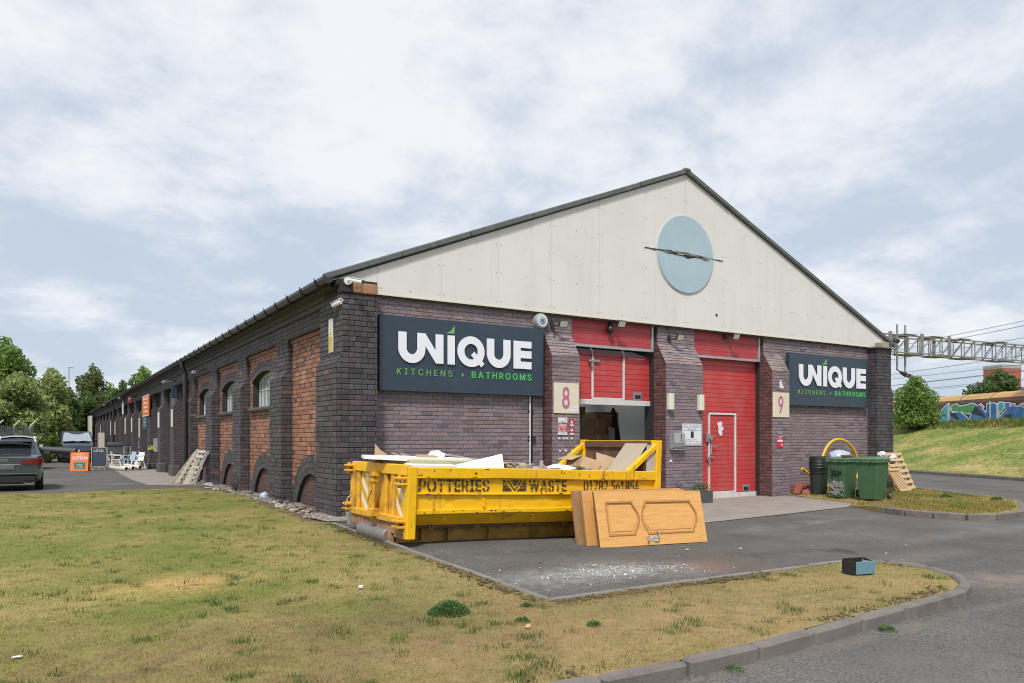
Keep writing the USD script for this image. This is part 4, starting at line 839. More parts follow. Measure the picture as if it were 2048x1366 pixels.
def unique_sign(x0, z0, w, label):
    y = -.155; t = T('shop_sign', label, 'sign', (x0 + w / 2, y, z0)); g = MB(); g.b2((x0, y - .115, z0), (x0 + w, y, z0 + 1.515), ch=.006); obj('board', g, 'sign_blue', t)
    g = MB(); g.b2((x0 + .3, y, z0 + .2), (x0 + .5, -.10, z0 + 1.3)); g.b2((x0 + w - .5, y, z0 + .2), (x0 + w - .3, -.10, z0 + 1.3)); obj('wall_bracket', g, 'dark_metal', t)
    o = np.array([x0, y - .115, z0])
    for L in unique_letters():
        m = MB(); m.prism(L, o + [0, -.012, 0], UX, UZ, (0, -.022, 0)); m.prism(L.buffer(-.03), o, UX, UZ, (0, -.014, 0)); obj('letter', m, 'letter_white', t)
    m = MB(); m.prism(Polygon([(1.495, 1.245), (1.60, 1.30), (1.673, 1.40), (1.668, 1.25)]), o, UX, UZ, (0, -.02, 0)); obj('green_sail', m, 'letter_lime', t)
    m = MB(); m.prism(Polygon([(1.490, 1.232), (1.668, 1.236), (1.668, 1.248), (1.495, 1.243)]), o, UX, UZ, (0, -.018, 0)); obj('sail_base', m, 'gr_cyan', t)
    m = MB(); spaced_text(m, 'KITCHENS +', .376, .335, .125, 1.91, o); obj('small_lettering', m, 'letter_lime', t, kind='stuff')
    m = MB(); spaced_text(m, 'BATHROOMS', 2.09, .335, .135, 3.61, o, bold=True); obj('bold_lettering', m, 'letter_green', t, kind='stuff')
unique_sign(.715, 2.458, 3.945, 'large blue board reading UNIQUE KITCHENS + BATHROOMS left of number 8')
unique_sign(13.17, 2.455, 3.77, 'blue UNIQUE KITCHENS + BATHROOMS board on the right wall above the bins')

# ================================================================ plates, notices and fittings on the front
def text_on(mb, txt, cx, y, cz, h, bold=False, d=.004, width=None):
    m = meshkit.text_mesh(txt, h, d, bold); v = np.array(m.vertices); k = 1.0 if width is None else width / (v[:, 0].max() - v[:, 0].min())
    v[:, 0] = (v[:, 0] - (v[:, 0].max() + v[:, 0].min()) / 2) * k; v[:, 1] -= (v[:, 1].max() + v[:, 1].min()) / 2
    mb.add(np.stack([cx + v[:, 0], y - v[:, 2], cz + v[:, 1]], 1), m.faces)
def blurred_line(w, h, seed):
    """A line of print too small to read in the photograph: strokes in the rhythm of words, centred on 0, 0."""
    r = random.Random(seed); x = -w / 2; out = []
    while x < w / 2 - h * .3:
        if r.random() < .16: x += h * .5; continue
        l = h * r.uniform(.35, .6); out.append(sbox(x, -h / 2, min(x + l * r.uniform(.3, .9), w / 2), h / 2 - h * r.choice([0, 0, .3]))); x += l + h * .12
    return unary_union(out)
def print_on(mb, cx, y, cz, w, h, seed): mb.prism(affinity.translate(blurred_line(w, h, seed), cx, cz), (0, y, 0), UX, UZ, (0, -.002, 0))
for n, cx, cz, sx in (('8', 5.165, 2.418, .70), ('9', 12.575, 2.44, .69)):
    t = T('number_plate', ('cream plate with a pink 8 above the alarm notice, left of the raised door' if n == '8' else 'cream plate with a pink 9 on the buttress right of the closed red door'), 'number sign', (cx, -.445, cz - .34)); g = MB(); g.b2((cx - sx / 2, -.462, cz - .345), (cx + sx / 2, -.443, cz + .345), ch=.003); obj('plate', g, 'plate_cream', t)
    g = MB(); text_on(g, n, cx - .02, -.4625, cz + .01, .46, True, width=.21); obj('number', g, 'plate_pink', t)
    if n == '8':
        g = MB(); g.b2((cx + .10, -.4655, cz - .30), (cx + .33, -.462, cz - .25)); g.b2((cx + .17, -.4655, cz - .23), (cx + .33, -.462, cz - .19)); obj('label', g, 'sign_white', t)
y = -.445
t = T('alarm_sign', 'white and red alarm notice on the buttress below number 8', 'sign', (5.06, y, 1.58))
g = MB(); g.b2((4.935, y - .012, 1.58), (5.185, y, 1.975)); obj('plate', g, 'sign_white', t); g = MB(); g.b2((4.937, y - .015, 1.66), (5.183, y - .012, 1.86)); obj('red_band', g, 'sign_red', t)
g = MB(); text_on(g, 'Alarm', 5.06, y - .0155, 1.805, .065, True, .002, .2); print_on(g, 5.06, y - .0155, 1.755, .20, .022, 1); print_on(g, 5.09, y - .0155, 1.72, .14, .022, 2); print_on(g, 5.06, y - .0155, 1.685, .2, .022, 3); g.prism(Polygon([(4.945, 1.70), (4.945, 1.74), (4.985, 1.72)]), (0, y - .0155, 0), UX, UZ, (0, -.002, 0)); obj('lettering', g, 'sign_white', t)
g = MB(); print_on(g, 5.06, y - .0125, 1.885, .2, .03, 4); print_on(g, 5.06, y - .0125, 1.635, .2, .018, 5); print_on(g, 5.06, y - .0125, 1.605, .15, .015, 6); g.prism(Polygon([(5.10, 1.96), (5.16, 1.94), (5.15, 1.92)]), (0, y - .012, 0), UX, UZ, (0, -.003, 0)); obj('dark_lettering', g, 'ink_grey', t)
for lab, z0, z1, tri in (('red warning notice with white triangle on the buttress below number 8', 1.775, 1.957, True), ('red notice with white flame mark, lower of the small pair below number 8', 1.58, 1.765, False)):
    t = T('warning_sign', lab, 'sign', (5.31, y, z0)); g = MB(); g.b2((5.255, y - .012, z0), (5.368, y, z1)); obj('plate', g, 'sign_red', t)
    g = MB(); cz = (z0 + z1) / 2 + .02
    if tri: g.prism(Polygon([(5.275, cz - .04), (5.348, cz - .04), (5.311, cz + .04)]), (0, y - .012, 0), UX, UZ, (0, -.003, 0))
    else: g.prism(Point(5.311, cz).buffer(.033).difference(Point(5.311, cz + .006).buffer(.014)), (0, y - .012, 0), UX, UZ, (0, -.003, 0))
    g.b2((5.262, y - .0145, z0 + .008), (5.361, y - .012, z0 + .045)); obj('mark', g, 'sign_white', t)
t = T('bell_push_group', 'rows of small white studs on the buttress below number 8', 'wall studs', (5.2, y, 1.0)); 
for x, z in ((4.97, 1.5), (5.1, 1.5), (5.18, 1.5), (5.32, 1.5), (4.99, 1.22), (5.15, 1.22), (5.34, 1.22), (4.97, 1.04), (5.36, 1.03), (4.96, .9)): g = MB(); g.cyl((x, y + .006, z), (x, y - .02, z), .026, .02, 10); obj('stud', g, 'sign_white', t)
for i, (x, lab) in enumerate(((8.35, 'cream upright wall lamp at the left of the pier between the red doors'), (9.40, 'cream upright wall lamp beside the closed red door'))):
    t = T('wall_lamp', lab, 'lamp', (x, -.45, 2.22)); g = MB(); g.prism(Polygon([(x - .08, -.44), (x - .08, -.53), (x - .05, -.565), (x + .05, -.565), (x + .08, -.53), (x + .08, -.44)]), (0, 0, 2.225), UX, (0, 1, 0), (0, 0, .40)); obj('lens', g, 'lamp_cream', t); g = MB(); g.b2((x - .085, -.47, 2.20), (x + .085, -.43, 2.225)); g.b2((x - .085, -.47, 2.625), (x + .085, -.43, 2.64)); obj('housing', g, 'grey_metal', t)
t = T('deliveries_sign', 'white DELIVERIES RING BELL notice between the red doors', 'sign', (9.12, y, 1.32)); g = MB(); g.b2((8.79, y - .012, 1.325), (9.46, y, 1.88)); obj('plate', g, 'sign_white', t)
g = MB(); text_on(g, 'DELIVERIES', 9.125, y - .0125, 1.815, .085, False, .002, .62); text_on(g, 'RING BELL', 9.125, y - .0125, 1.735, .05, False, .002, .32); text_on(g, '01782', 9.0, y - .0125, 1.475, .045, False, .002, .17); print_on(g, 9.22, y - .0125, 1.475, .2, .042, 7); print_on(g, 9.125, y - .0125, 1.425, .6, .022, 8); print_on(g, 8.99, y - .0125, 1.365, .3, .04, 9); text_on(g, 'BATHROOMS', 9.29, y - .0125, 1.365, .04, False, .002, .28); obj('lettering', g, 'ink_grey', t)
g = MB(); g.b2((8.80, y - .014, 1.695), (9.45, y - .012, 1.703)); obj('rule', g, 'bell_blue', t); g = MB(); g.prism(sbox(9.09, 1.53, 9.17, 1.67).buffer(.012), (0, y - .012, 0), UX, UZ, (0, -.004, 0)); obj('phone_picture', g, 'ink_dark', t)
t = T('letter_box', 'grey steel letter box on the pier left of the DELIVERIES notice', 'letter box', (8.53, y, 1.24)); g = MB(); g.prism(Polygon([(-.44, 1.30), (-.44, 1.64), (-.60, 1.64), (-.62, 1.40), (-.585, 1.29), (-.52, 1.245), (-.44, 1.25)]), (8.36, 0, 0), (0, 1, 0), UZ, (.37, 0, 0)); obj('body', g, 'zinc', t)
for i in range(4): g = MB(); z = 1.45 + .045 * i; g.box((8.60, -.6145 + .0006 * i, z), (.03, .012, .026)); obj('slot', g, 'ink_dark', t)
g = MB(); g.cyl((8.53, -.5, 1.262), (8.53, -.5, 1.262 - .03), .03) ; g.tube([(8.36, -.46, 1.22), (8.36, -.58, 1.22), (8.72, -.58, 1.22), (8.72, -.46, 1.22)], .012, 6); obj('paper_holder', g, 'zinc', t)
t = T('wall_bolt', 'small white capped bolt low on the pier between the doors', 'bolt', (8.39, y, .93)); g = MB(); g.cyl((8.39, -.43, .935), (8.39, -.48, .935), .032, .025, 12); obj('cap', g, 'sign_white', t)
for i, (xa, xb, z0, lab) in enumerate(((12.42, 12.66, 1.2, ''),)):
    t = T('notice_strip', 'narrow red and white safety notices below number 9', 'sign', (12.54, y, 1.2))
    for (a, b, za, zb, m) in ((12.44, 12.64, 1.62, 1.70, 'cabinet_blue'), (12.43, 12.65, 1.47, 1.60, 'sign_red'), (12.43, 12.65, 1.41, 1.465, 'sign_white'), (12.43, 12.535, 1.25, 1.40, 'sign_red'), (12.545, 12.65, 1.25, 1.40, 'sign_red')): g = MB(); g.b2((a, y - .012, za), (b, y, zb)); obj('plate', g, m, t)
    g = MB(); g.prism(Polygon([(12.56, 1.30), (12.635, 1.30), (12.597, 1.37)]), (0, y - .012, 0), UX, UZ, (0, -.003, 0)); print_on(g, 12.54, y - .0125, 1.565, .17, .028, 10); print_on(g, 12.55, y - .0125, 1.515, .14, .022, 11); obj('mark', g, 'sign_white', t)
t = T('torn_sticker', 'torn white sticker above the number 9 plate', 'sticker', (12.60, y, 2.95)); g = MB(); r = random.Random(8); g.prism(unary_union([Point(12.60 + r.uniform(-.05, .05), 2.98 + r.uniform(-.08, .1)).buffer(.045, 3) for _ in range(7)]), (0, y, 0), UX, UZ, (0, -.004, 0)); obj('paper', g, 'sign_white', t)
# flood lights and their cables
for i, (x, yy, z, lab, dx) in enumerate(((5.07, -.13, 4.12, 'small flood light beside the alarm bell, left of the half raised door', -.22), (6.85, -.06, 4.27, 'small flood light on the red header over the half raised door', -.05), (8.72, -.13, 4.07, 'small flood light over the pier between the red doors', -.2), (10.85, -.06, 4.25, 'small flood light on the red header over the closed door', -.06))):
    t = T('flood_light', lab, 'flood light', (x, yy, z)); R = rotx(math.radians(28)); c = np.array([x + .06, yy - .25, z]); g = MB(); g.box(c, (.24, .05, .17), R=R, ch=.01); obj('housing', g, 'dark_metal', t); g = MB(); g.box(c + R @ np.array([0, -.027, 0]), (.20, .006, .13), R=R); obj('lens', g, 'lamp_cream', t)
    g = MB(); g.bar((x + .06, yy - .22, z - .02), (x - .08, yy - .02, z - .05), .03); g.box((x - .10, yy - .025, z + .0), (.09, .05, .12)); g.tube([(x - .1, yy - .04, z + .02), (x - .14, yy - .06, z + .14), (x - .16, yy - .02, z + .25)], .009, 5)
    if i == 0: g.tube([(x - .08, yy - .04, z - .06), (x - .02, yy - .05, z - .25), (x - .15, yy - .03, z - .36), (x - .38, yy - .03, z - .35), (x - .52, yy - .03, z - .46)], .009, 5)
    obj('bracket', g, 'dark_metal', t)
t = T('dome_camera', 'small black dome camera hanging on the red header', 'camera', (6.70, -.1, 4.16)); g = MB(); s = trimesh.creation.icosphere(2, .085); g.add(np.array(s.vertices) * [1, 1, 1.15] + [6.70, -.15, 4.13], s.faces); obj('dome', g, 'plastic_black', t, smooth=True); g = MB(); g.tube([(6.70, -.15, 4.2), (6.72, -.12, 4.3), (6.78, -.10, 4.35), (6.95, -.09, 4.36)], .01, 5); obj('cable', g, 'dark_metal', t)
t = T('alarm_bell', 'round grey alarm bell box above the left shop sign', 'alarm bell', (4.62, -.13, 4.0)); g = MB(); g.lathe([(0.001, .15), (.10, .148), (.16, .125), (.185, .07), (.19, 0)], (0, 0, 0), 28); v, f, _ = g.arrays(); g = MB(); g.add(v @ rotx(math.pi / 2).T + [4.63, -.13, 4.16], f); obj('case', g, 'zinc', t, smooth=40)
g = MB(); g.prism(Point(4.63, 4.16).buffer(.13, 20), (0, -.272, 0), UX, UZ, (0, -.006, 0)); obj('face', g, 'cctv_white', t); g = MB(); g.prism(Polygon([(4.59, 4.20), (4.67, 4.20), (4.665, 4.14), (4.63, 4.11), (4.595, 4.14)]), (0, -.277, 0), UX, UZ, (0, -.005, 0)); obj('badge', g, 'bell_blue', t)
t = T('conduit_pipe', 'thin black and white conduit running down the wall below the left sign', 'pipe', (4.40, -.14, 0)); g = MB(); g.cyl((4.37, -.155, 0), (4.37, -.155, 2.5), .022, n=8); obj('pale_pipe', g, 'white_trim', t); g = MB(); g.cyl((4.42, -.15, 0), (4.42, -.15, 2.5), .02, n=8)
for z in (.6, 1.45, 1.53, 2.1): g.b2((4.33, -.17, z), (4.46, -.12, z + .03))
g.box((4.45, -.16, 1.5), (.09, .08, .09)); g.cyl((4.74, -.15, 0), (4.74, -.15, 3.9), .012, n=6); obj('dark_pipe', g, 'plastic_black', t)
# corner pier: cameras and warning strip
def cctv(label, base, d, name='bullet_camera'):
    t = T('bullet_camera', label, 'camera', base); b = np.array(base, float); d = U(d); g = MB(); n = np.array([0, -1., 0]) if abs(d[0]) < .9 and base[1] < -.3 else np.array([-1., 0, 0])
    g.cyl(b, b + n * .03, .075, n=18); g.tube([b + n * .03, b + n * .10 + [0, 0, .01], b + n * .14 + d * .10], .02, 7); obj('mount', g, 'cctv_white', t)
    a = b + n * .14 + d * .10; g = MB(); g.cyl(a - d * .04, a + d * .20, .043, n=16); g.bar(a - d * .06 + [0, 0, .048], a + d * .23 + [0, 0, .045], .09, .012, upv=(0, 0, 1)); obj('body', g, 'cctv_white', t); g = MB(); g.cyl(a + d * .195, a + d * .205, .034, n=14); obj('lens', g, 'plastic_black', t)
cctv('upper white bullet camera on the corner pier under the gutter end', (-.02, -.50, 4.50), (.50, -.75, -.22)); cctv('lower white bullet camera pointing left off the corner pier', (-.10, -.36, 4.12), (-.35, .80, -.2))
t = T('warning_strip', 'tall white and yellow warning strip on the corner pier', 'sign', (-.112, .2, 3.2)); g = MB(); g.b2((-.125, .06, 3.20), (-.108, .30, 3.86)); obj('plate', g, 'sign_white', t)
g = MB(); g.b2((-.128, .068, 3.21), (-.125, .292, 3.53)); g.prism(Polygon([(-.25, 3.58), (-.11, 3.58), (-.18, 3.76)]), (-.125, 0, 0), UY, UZ, (-.003, 0, 0)); obj('yellow_print', g, 'sign_yellow', t); g = MB()
for i in range(6): g.b2((-.1295, .09, 3.245 + .045 * i), (-.128, .27, 3.255 + .045 * i))
g.b2((-.128, .08, 3.555), (-.126, .28, 3.565)); obj('print_lines', g, 'ink_grey', t)
# slate-coloured trough with a plant at the foot of the pier between the doors
t = T('planter', 'low dark planter with a small green plant between the red doors', 'planter', (8.8, -.75, -.17)); g = MB(); g.prism(Polygon([(8.28, -.95), (9.35, -.95), (9.40, -.55), (8.25, -.55)]), (0, 0, -.17), UX, (0, 1, 0), (0, 0, .36)); obj('trough', g, 'slate', t)
g = MB(); r = random.Random(4)
for i in range(160):
    c = np.array([9.12 + r.gauss(0, .13), -.75 + r.gauss(0, .08), .22 + abs(r.gauss(0, .07))]); d = np.array([r.gauss(0, 1), r.gauss(0, 1), r.gauss(.3, .6)]); d = U(d) * .055; s = U(np.cross(d, [r.random(), r.random(), r.random()])) * .018; j = r.uniform(.7, 1.3); g.add([c, c + d * .5 + s, c + d, c + d * .5 - s], [(0, 1, 2, 3)], (j, j, j * 1.2))
obj('plant', g, 'leaf_weed', t, tone=True)

# ================================================================ the yellow skip
def text_poly(txt, h, bold=True):
    m = meshkit.text_mesh(txt, h, .01, bold); n = m.face_normals[:, 2] > .5; v = m.vertices
    return unary_union([Polygon(v[f][:, :2]).buffer(1e-5) for f in m.faces[n]])
def stencil(txt, x0, x1, z0, h, cut=.02):
    """Stencilled words: each letter has the bridges of a stencil plate."""
    out = []; x = 0
    for ch in txt:
        if ch == ' ': x += h * .45; continue
        p = text_poly(ch, h); b = p.bounds; p = affinity.translate(p, x - b[0], 0); w = b[2] - b[0]; m = x + w / 2
        if ch in 'O0869QSR35PD': p = p.difference(sbox(m - cut / 2, -.1, m + cut / 2, h * 1.3))
        elif ch in 'TEWAIL4172': p = p.difference(sbox(x - 1, h * .30, x + w + 1, h * .30 + cut)) if ch not in 'TW' else p.difference(sbox(x - 1, h * .68, x + w + 1, h * .68 + cut))
        out.append(p); x += w + h * .13
    u = unary_union(out); b = u.bounds; return affinity.affine_transform(u, [(x1 - x0) / (b[2] - b[0]), 0, 0, 1, x0 - b[0] * (x1 - x0) / (b[2] - b[0]), z0])
K = T('skip', 'open yellow waste skip full of rubble in front of the shed', 'skip', (-.66, -4.75, 0), ry=math.degrees(.036))
L_, W_, H_ = 4.62, 2.12, 1.105
def P(name, mb, mat, parent=K, **k): return obj(name, mb, mat, parent, world=False, **k)
X3, Y3, Z3 = np.eye(3)
g = MB(); prof = [(0.03, .46), (.03, 1.04), (.055, 1.04), (.055, .48), (.33, .27), (.33, .22), (.31, .22)]
g.prism(Polygon([(.055, .455), (.055, 1.02), (.075, 1.02), (.075, .47), (.34, .29), (.34, .262), (.315, .262)]), (.06, 0, 0), Y3, Z3, (L_ - .12, 0, 0))
uu, ww = np.meshgrid(np.linspace(.07, L_ - .08, 140), np.linspace(.458, .99, 22)); dn = meshkit.fbm(np.stack([uu * 2.2, ww * 4, 0 * uu], -1), 3, 6) - .5; dn = .040 + .022 * dn + .012 * np.exp(-((uu - .62) / .06) ** 2 - ((ww - .60) / .05) ** 2) + .014 * np.exp(-((uu - 2.5) / .15) ** 2 - ((ww - .62) / .05) ** 2); g.sheet(uu, np.clip(dn, .032, .054), ww); sp = P('side_panel', g, 'skip_yellow'); su = under(K, sp)
for nm, a, b in (('top_rail', (0, -.02, .955), (L_ - .02, .075, H_)), ('ledge', (.08, .0, .715), (L_ - .1, .05, .742)), ('lower_rail', (.08, .0, .448), (L_ - .1, .05, .512))):
    g = MB(); us = np.linspace(a[0], b[0], 40); nz = meshkit.fbm(np.stack([us * 1.3, 0 * us + len(nm), 0 * us], -1), 3, 5) - .5; nv = meshkit.fbm(np.stack([us * 1.7, 0 * us + len(nm), 0 * us], -1), 3, 8) - .5; c = .008; Q = [(a[1] + c, a[2]), (b[1], a[2]), (b[1], b[2] - c), (b[1] - c, b[2]), (a[1] + c, b[2]), (a[1], b[2] - c), (a[1], a[2] + c)]
    g.loft([np.array([(u_, v + .016 * nv[i], w + .020 * nz[i] * (w > .9 or nm != 'top_rail')) for v, w in Q])[::-1] for i, u_ in enumerate(us)]); P(nm, g, 'skip_yellow', su, smooth=30)
g = MB(); g.b2((-.05, -.035, .10), (.085, .13, H_ + .002), ch=.012); P('corner_post', g, 'skip_yellow')
for u in (.549, 1.316, 2.07, 2.95, 3.7):
    g = MB(); g.tube([(u - .03, .12, .415), (u + .02, .07, .41), (u + .035, .075, .36), (u + .02, .14, .32)], .016, 7); P('net_hook', g, 'skip_yellow', su)
    v = u - .06; g = MB(); [g.b2(a, b) for a, b in (((v - .035, .30, .20), (v + .035, .34, .215)), ((v - .035, .30, .275), (v + .035, .34, .29)), ((v - .035, .30, .20), (v - .02, .34, .29)), ((v + .02, .30, .20), (v + .035, .34, .29)))]; P('lashing_ring', g, 'skip_rusty_bar', su)
g = MB(); g.box((1.18, .02, .58), (.035, .05, .17), ch=.008); g.box((1.18, .0, .56), (.05, .03, .05)); P('catch', g, 'skip_yellow', su)
for txt, a, b in (('POTTERIES', .142, 1.281), ('WASTE', 1.985, 2.694), ('01782 561854', 3.029, 4.199)):
    m = MB(); m.prism(stencil(txt, a, b, .768, .165), (0, .033, 0), X3, Z3, (0, -.003, 0)); P('stencil_lettering', m, 'stencil_black', su)
lg = sbox(1.514, .768, 1.932, .933); c = 1.723; V = lambda w, z: LineString([(c - .16, .99 + z), (c, .80 + z), (c + .16, .99 + z)]).buffer(w, cap_style=2, join_style=2)
lg = lg.difference(V(.014, .02)).difference(V(.014, -.055)).difference(unary_union([sbox(1.5, z, c - .16 + .06 * i, z + .012) for i, z in enumerate((.895, .855, .812))] + [sbox(c + .16 - .06 * i, z, 2, z + .012) for i, z in enumerate((.895, .855, .812))]))
m = MB(); m.prism(lg, (0, .033, 0), X3, Z3, (0, -.003, 0)); P('stencil_emblem', m, 'stencil_black', su)
for u, z, a in ((1.02, 1.03, .1), (1.9, 1.0, -.15), (2.55, 1.07, .3), (2.6, 1.05, -.9), (2.9, 1.035, .3), (3.45, 1.04, .4), (.35, 1.06, .2), (3.1, 1.01, .1)):
    m = MB(); m.box((u, -.022, z), (.012, .005, random.uniform(.03, .07)), R=roty(a)); P('chipped_paint', m, 'skip_rust', su)
rs = random.Random(12); m = MB()
for i in range(45):
    u = rs.uniform(.1, 4.5); k = rs.random(); w_, h_ = rs.uniform(.006, .05), rs.uniform(.003, .012)
    if k < .5: c_ = (u, -.0205, rs.uniform(.96, 1.10)); 
    elif k < .75: c_ = (u, -.0005, rs.uniform(.716, .74))
    else: c_ = (u, -.0005, rs.uniform(.45, .51))
    m.prism(Polygon([(-w_, 0), (-w_ * .3, h_), (w_ * .6, h_ * rs.uniform(.3, 1.5)), (w_, -h_ * .4), (0, -h_)]).buffer(0), c_, X3, Z3, (0, -.0012, 0))
P('scuffs', m, 'skip_rust', su, kind='stuff')
# far side, floor and subframe
g = MB(); g.b2((.05, W_ - .06, .3), (L_, W_ - .02, 1.0)); g.b2((.0, W_ - .09, .97), (L_, W_ + .0, H_), ch=.008); P('far_side_panel', g, 'skip_rust')
g = MB(); g.b2((.05, .33, .22), (L_ - .05, W_ - .33, .27)); P('floor', g, 'skip_rust')
g = MB(); g.b2((.02, .46, .0), (L_ - .05, .58, .22)); g.b2((.02, 1.5, .0), (L_ - .05, 1.62, .22)); P('skid_rail', g, 'skip_shade_grime')
for u in (.37, .80, 1.5, 2.3, 3.1, 3.9): g = MB(); g.b2((u - .006, .36, .02), (u + .006, .46, .24)); P('gusset', g, 'skip_shade_grime')
# door end (left)
g = MB(); g.b2((.0, .12, .28), (.03, W_ - .02, 1.05)); ed_ = P('end_door', g, 'skip_yellow_dirty'); eu = under(K, ed_)
g = MB(); g.b2((-.07, .0, .985), (.03, W_ + .02, H_ + .03), ch=.01); P('end_top_rail', g, 'skip_yellow', eu)
for v in (.52, .80, 1.40, 1.93): g = MB(); g.b2((-.055, v - .055, .33), (.0, v + .055, .985), ch=.012); P('rib', g, 'skip_yellow_dirty', eu)
g = MB(); g.b2((-.085, W_ - .12, .30), (.02, W_ + .04, H_), ch=.01); P('far_post', g, 'skip_yellow_dirty', eu)
for v0, v1, fl in ((.17, .46, 1), (1.48, 1.86, 1)):
    for i in range(-1, 6):
        za, zb = .40 + .13 * i, .40 + .13 * (i + 1); q = Polygon([(v0, za - .15), (v1, za + .15), (v1, zb + .15), (v0, zb - .15)]).intersection(sbox(v0, .36, v1, .96)); m = MB(); m.prism(q, (-.004, 0, 0), Y3, Z3, (-.004, 0, 0)); P('hazard_stripe', m, 'reflect_white' if i % 2 == 0 else 'reflect_orange', eu)
g = MB(); g.b2((-.10, .15, .30), (.0, W_, .40), ch=.01); P('end_bottom_rail', g, 'skip_yellow_dirty', eu)
for v, z in ((W_ + .02, 1.02), (W_ + .06, .40), (.12, .90), (.14, .30)):
    g = MB(); g.box((-.10, v, z + .045), (.14, .22, .035), ch=.008); g.box((-.10, v, z - .035), (.14, .22, .035), ch=.008); g.cyl((-.12, v, z - .09), (-.12, v, z + .09), .028, n=10); P('hinge', g, 'skip_yellow_dirty', eu)
g = MB(); g.cyl((-.13, 1.02, .30), (-.13, 1.02, 1.0), .026, n=8); g.box((-.13, 1.02, .97), (.10, .16, .07), ch=.008); g.box((-.13, 1.03, .40), (.12, .18, .12), ch=.01); g.tube([(-.16, 1.08, .42), (-.19, 1.1, .58), (-.16, 1.06, .72), (-.13, 1.02, .74)], .018, 6); g.box((-.13, 1.02, .88), (.08, .1, .05)); P('latch', g, 'skip_yellow_dirty', eu)
g = MB(); g.prism(Polygon([(1.10, .44), (1.40, .44), (1.10, .68)]), (-.05, 0, 0), Y3, Z3, (-.015, 0, 0)); P('gusset_plate', g, 'skip_yellow_dirty', eu)
g = MB(); g.b2((-.06, .1, .14), (.02, W_ + .02, .30), ch=.012); g.prism(Polygon([(.06, .10), (.42, .10), (.42, .2), (.30, .2), (.10, .2)]), (-.05, 0, 0), Y3, Z3, (.06, 0, 0)); g.b2((-.07, 1.72, -.02), (.0, 1.86, .28), ch=.008); g.b2((-.07, .50, -.04), (.0, .60, .22), ch=.008); P('bumper_bar', g, 'skip_rusty_bar')
g = MB(); g.tube([(-.04, .60, .085), (-.04, .62, .085), (-.04, 1.66, .085), (-.04, 1.68, .085)], [.09, .112, .112, .09], 20); P('roller', g, 'roller_steel', smooth=40)
# headboard end (right)
zt_ = 1.63
g = MB(); g.b2((L_ - .1, -.03, .10), (L_ + .02, .13, zt_), ch=.012); P('corner_post', g, 'skip_yellow')
g = MB(); g.b2((L_ - .1, W_ - .12, .10), (L_ + .02, W_ + .02, zt_ + .01), ch=.012); P('corner_post', g, 'skip_yellow')
g = MB(); g.b2((L_ - .05, .13, .3), (L_ - .02, W_ - .12, zt_ - .06)); hb = P('headboard', g, 'skip_rust'); g = MB(); g.b2((L_ - .09, .13, zt_ - .13), (L_ - .01, W_ - .12, zt_ - .01), ch=.008); P('headboard_rail', g, 'skip_rust', under(K, hb))
g = MB(); g.b2((L_ - .06, .13, zt_ - .012), (L_ + .02, W_ - .12, zt_ + .005)); P('yellow_lip', g, 'skip_yellow', under(K, hb))
for v in (.03, W_ - .05): g = MB(); g.bar((3.93, v, 1.07), (L_ - .03, v, zt_ - .05), .085, .10, upv=(0, 1, 0), ch=.01); P('brace', g, 'skip_yellow')
g = MB(); g.b2((L_ - .28, .015, 1.1), (L_ - .1, .03, 1.55)); P('mesh_infill', g, 'plank_grey')

# what the skip holds: each piece its own thing (world coordinates from the skip's own frame)
KW = lambda p: K.loc + K.R @ np.asarray(p, float)
def waste(name, label, cat, group=None): return T(name, label, cat, KW((1.5, 1.0, .9)), ry=math.degrees(.036), group=group)
def wl(p): return np.asarray(p, float) - [1.5, 1.0, .9]
def slab(t, pts, th, mat, name='board'):
    """A board given by its outline (corners in the skip's frame), with thickness."""
    pts = np.array([wl(p) for p in pts]); n = U(np.cross(pts[1] - pts[0], pts[2] - pts[0])); k = len(pts); V = np.vstack([pts, pts - n * th]); m = MB()
    F = [(0, i, i + 1) for i in range(1, k - 1)] + [(k, k + i + 1, k + i) for i in range(1, k - 1)]; m.add(V, F); m.add(V, [((i + 1) % k, i, i + k, (i + 1) % k + k) for i in range(k)]); return obj(name, m, mat, t, world=False)
xs2, ys2 = np.meshgrid(np.linspace(.08, 4.5, 60), np.linspace(.1, 2.0, 30)); zz = .93 + .16 * meshkit.fbm(np.stack([xs2 * 3, ys2 * 3, 0 * xs2], -1), 3, 4) - .05
t = waste('rubble_heap', 'grey brown rubble and dust filling the yellow skip', 'rubble'); m = MB(); m.sheet(xs2 - 1.5, ys2 - 1.0, zz - .9); obj('heap', m, 'rubble', t, world=False, kind='stuff')
r = random.Random(21); m = MB()
for i in range(150):
    u, v = r.uniform(1.6, 3.4), r.uniform(.12, 1.9); s = r.uniform(.02, .09); m.box(wl((u, v, 1.02 + r.uniform(0, .09))), (s * r.uniform(1, 2.5), s, s * r.uniform(.3, 1)), R=rotz(r.uniform(0, 3)) @ rotx(r.uniform(-.6, .6)))
obj('rubble_pieces', m, 'rubble', t, world=False, kind='stuff')
t = waste('foam_slab', 'olive foam slab under the white board in the skip', 'slab'); m = MB(); m.box(wl((.66, .80, 1.125)), (1.10, .95, .16), ch=.01, rz=.05); obj('slab', m, 'foam_green', t, world=False)
t = waste('white_sheet', 'long flat white polystyrene sheet lying over the left end of the skip', 'board'); slab(t, [(-.33, .95, 1.235), (.14, .42, 1.225), (1.02, .60, 1.225), (1.10, .85, 1.24), (.5, 1.5, 1.25), (-.2, 1.4, 1.245)], .045, 'polystyrene')
t = waste('white_strip', 'narrow white strip along the front rim at the left of the skip', 'board'); slab(t, [(.02, .10, 1.13), (.78, .12, 1.135), (.8, .35, 1.15), (.05, .35, 1.15)], .04, 'polystyrene')
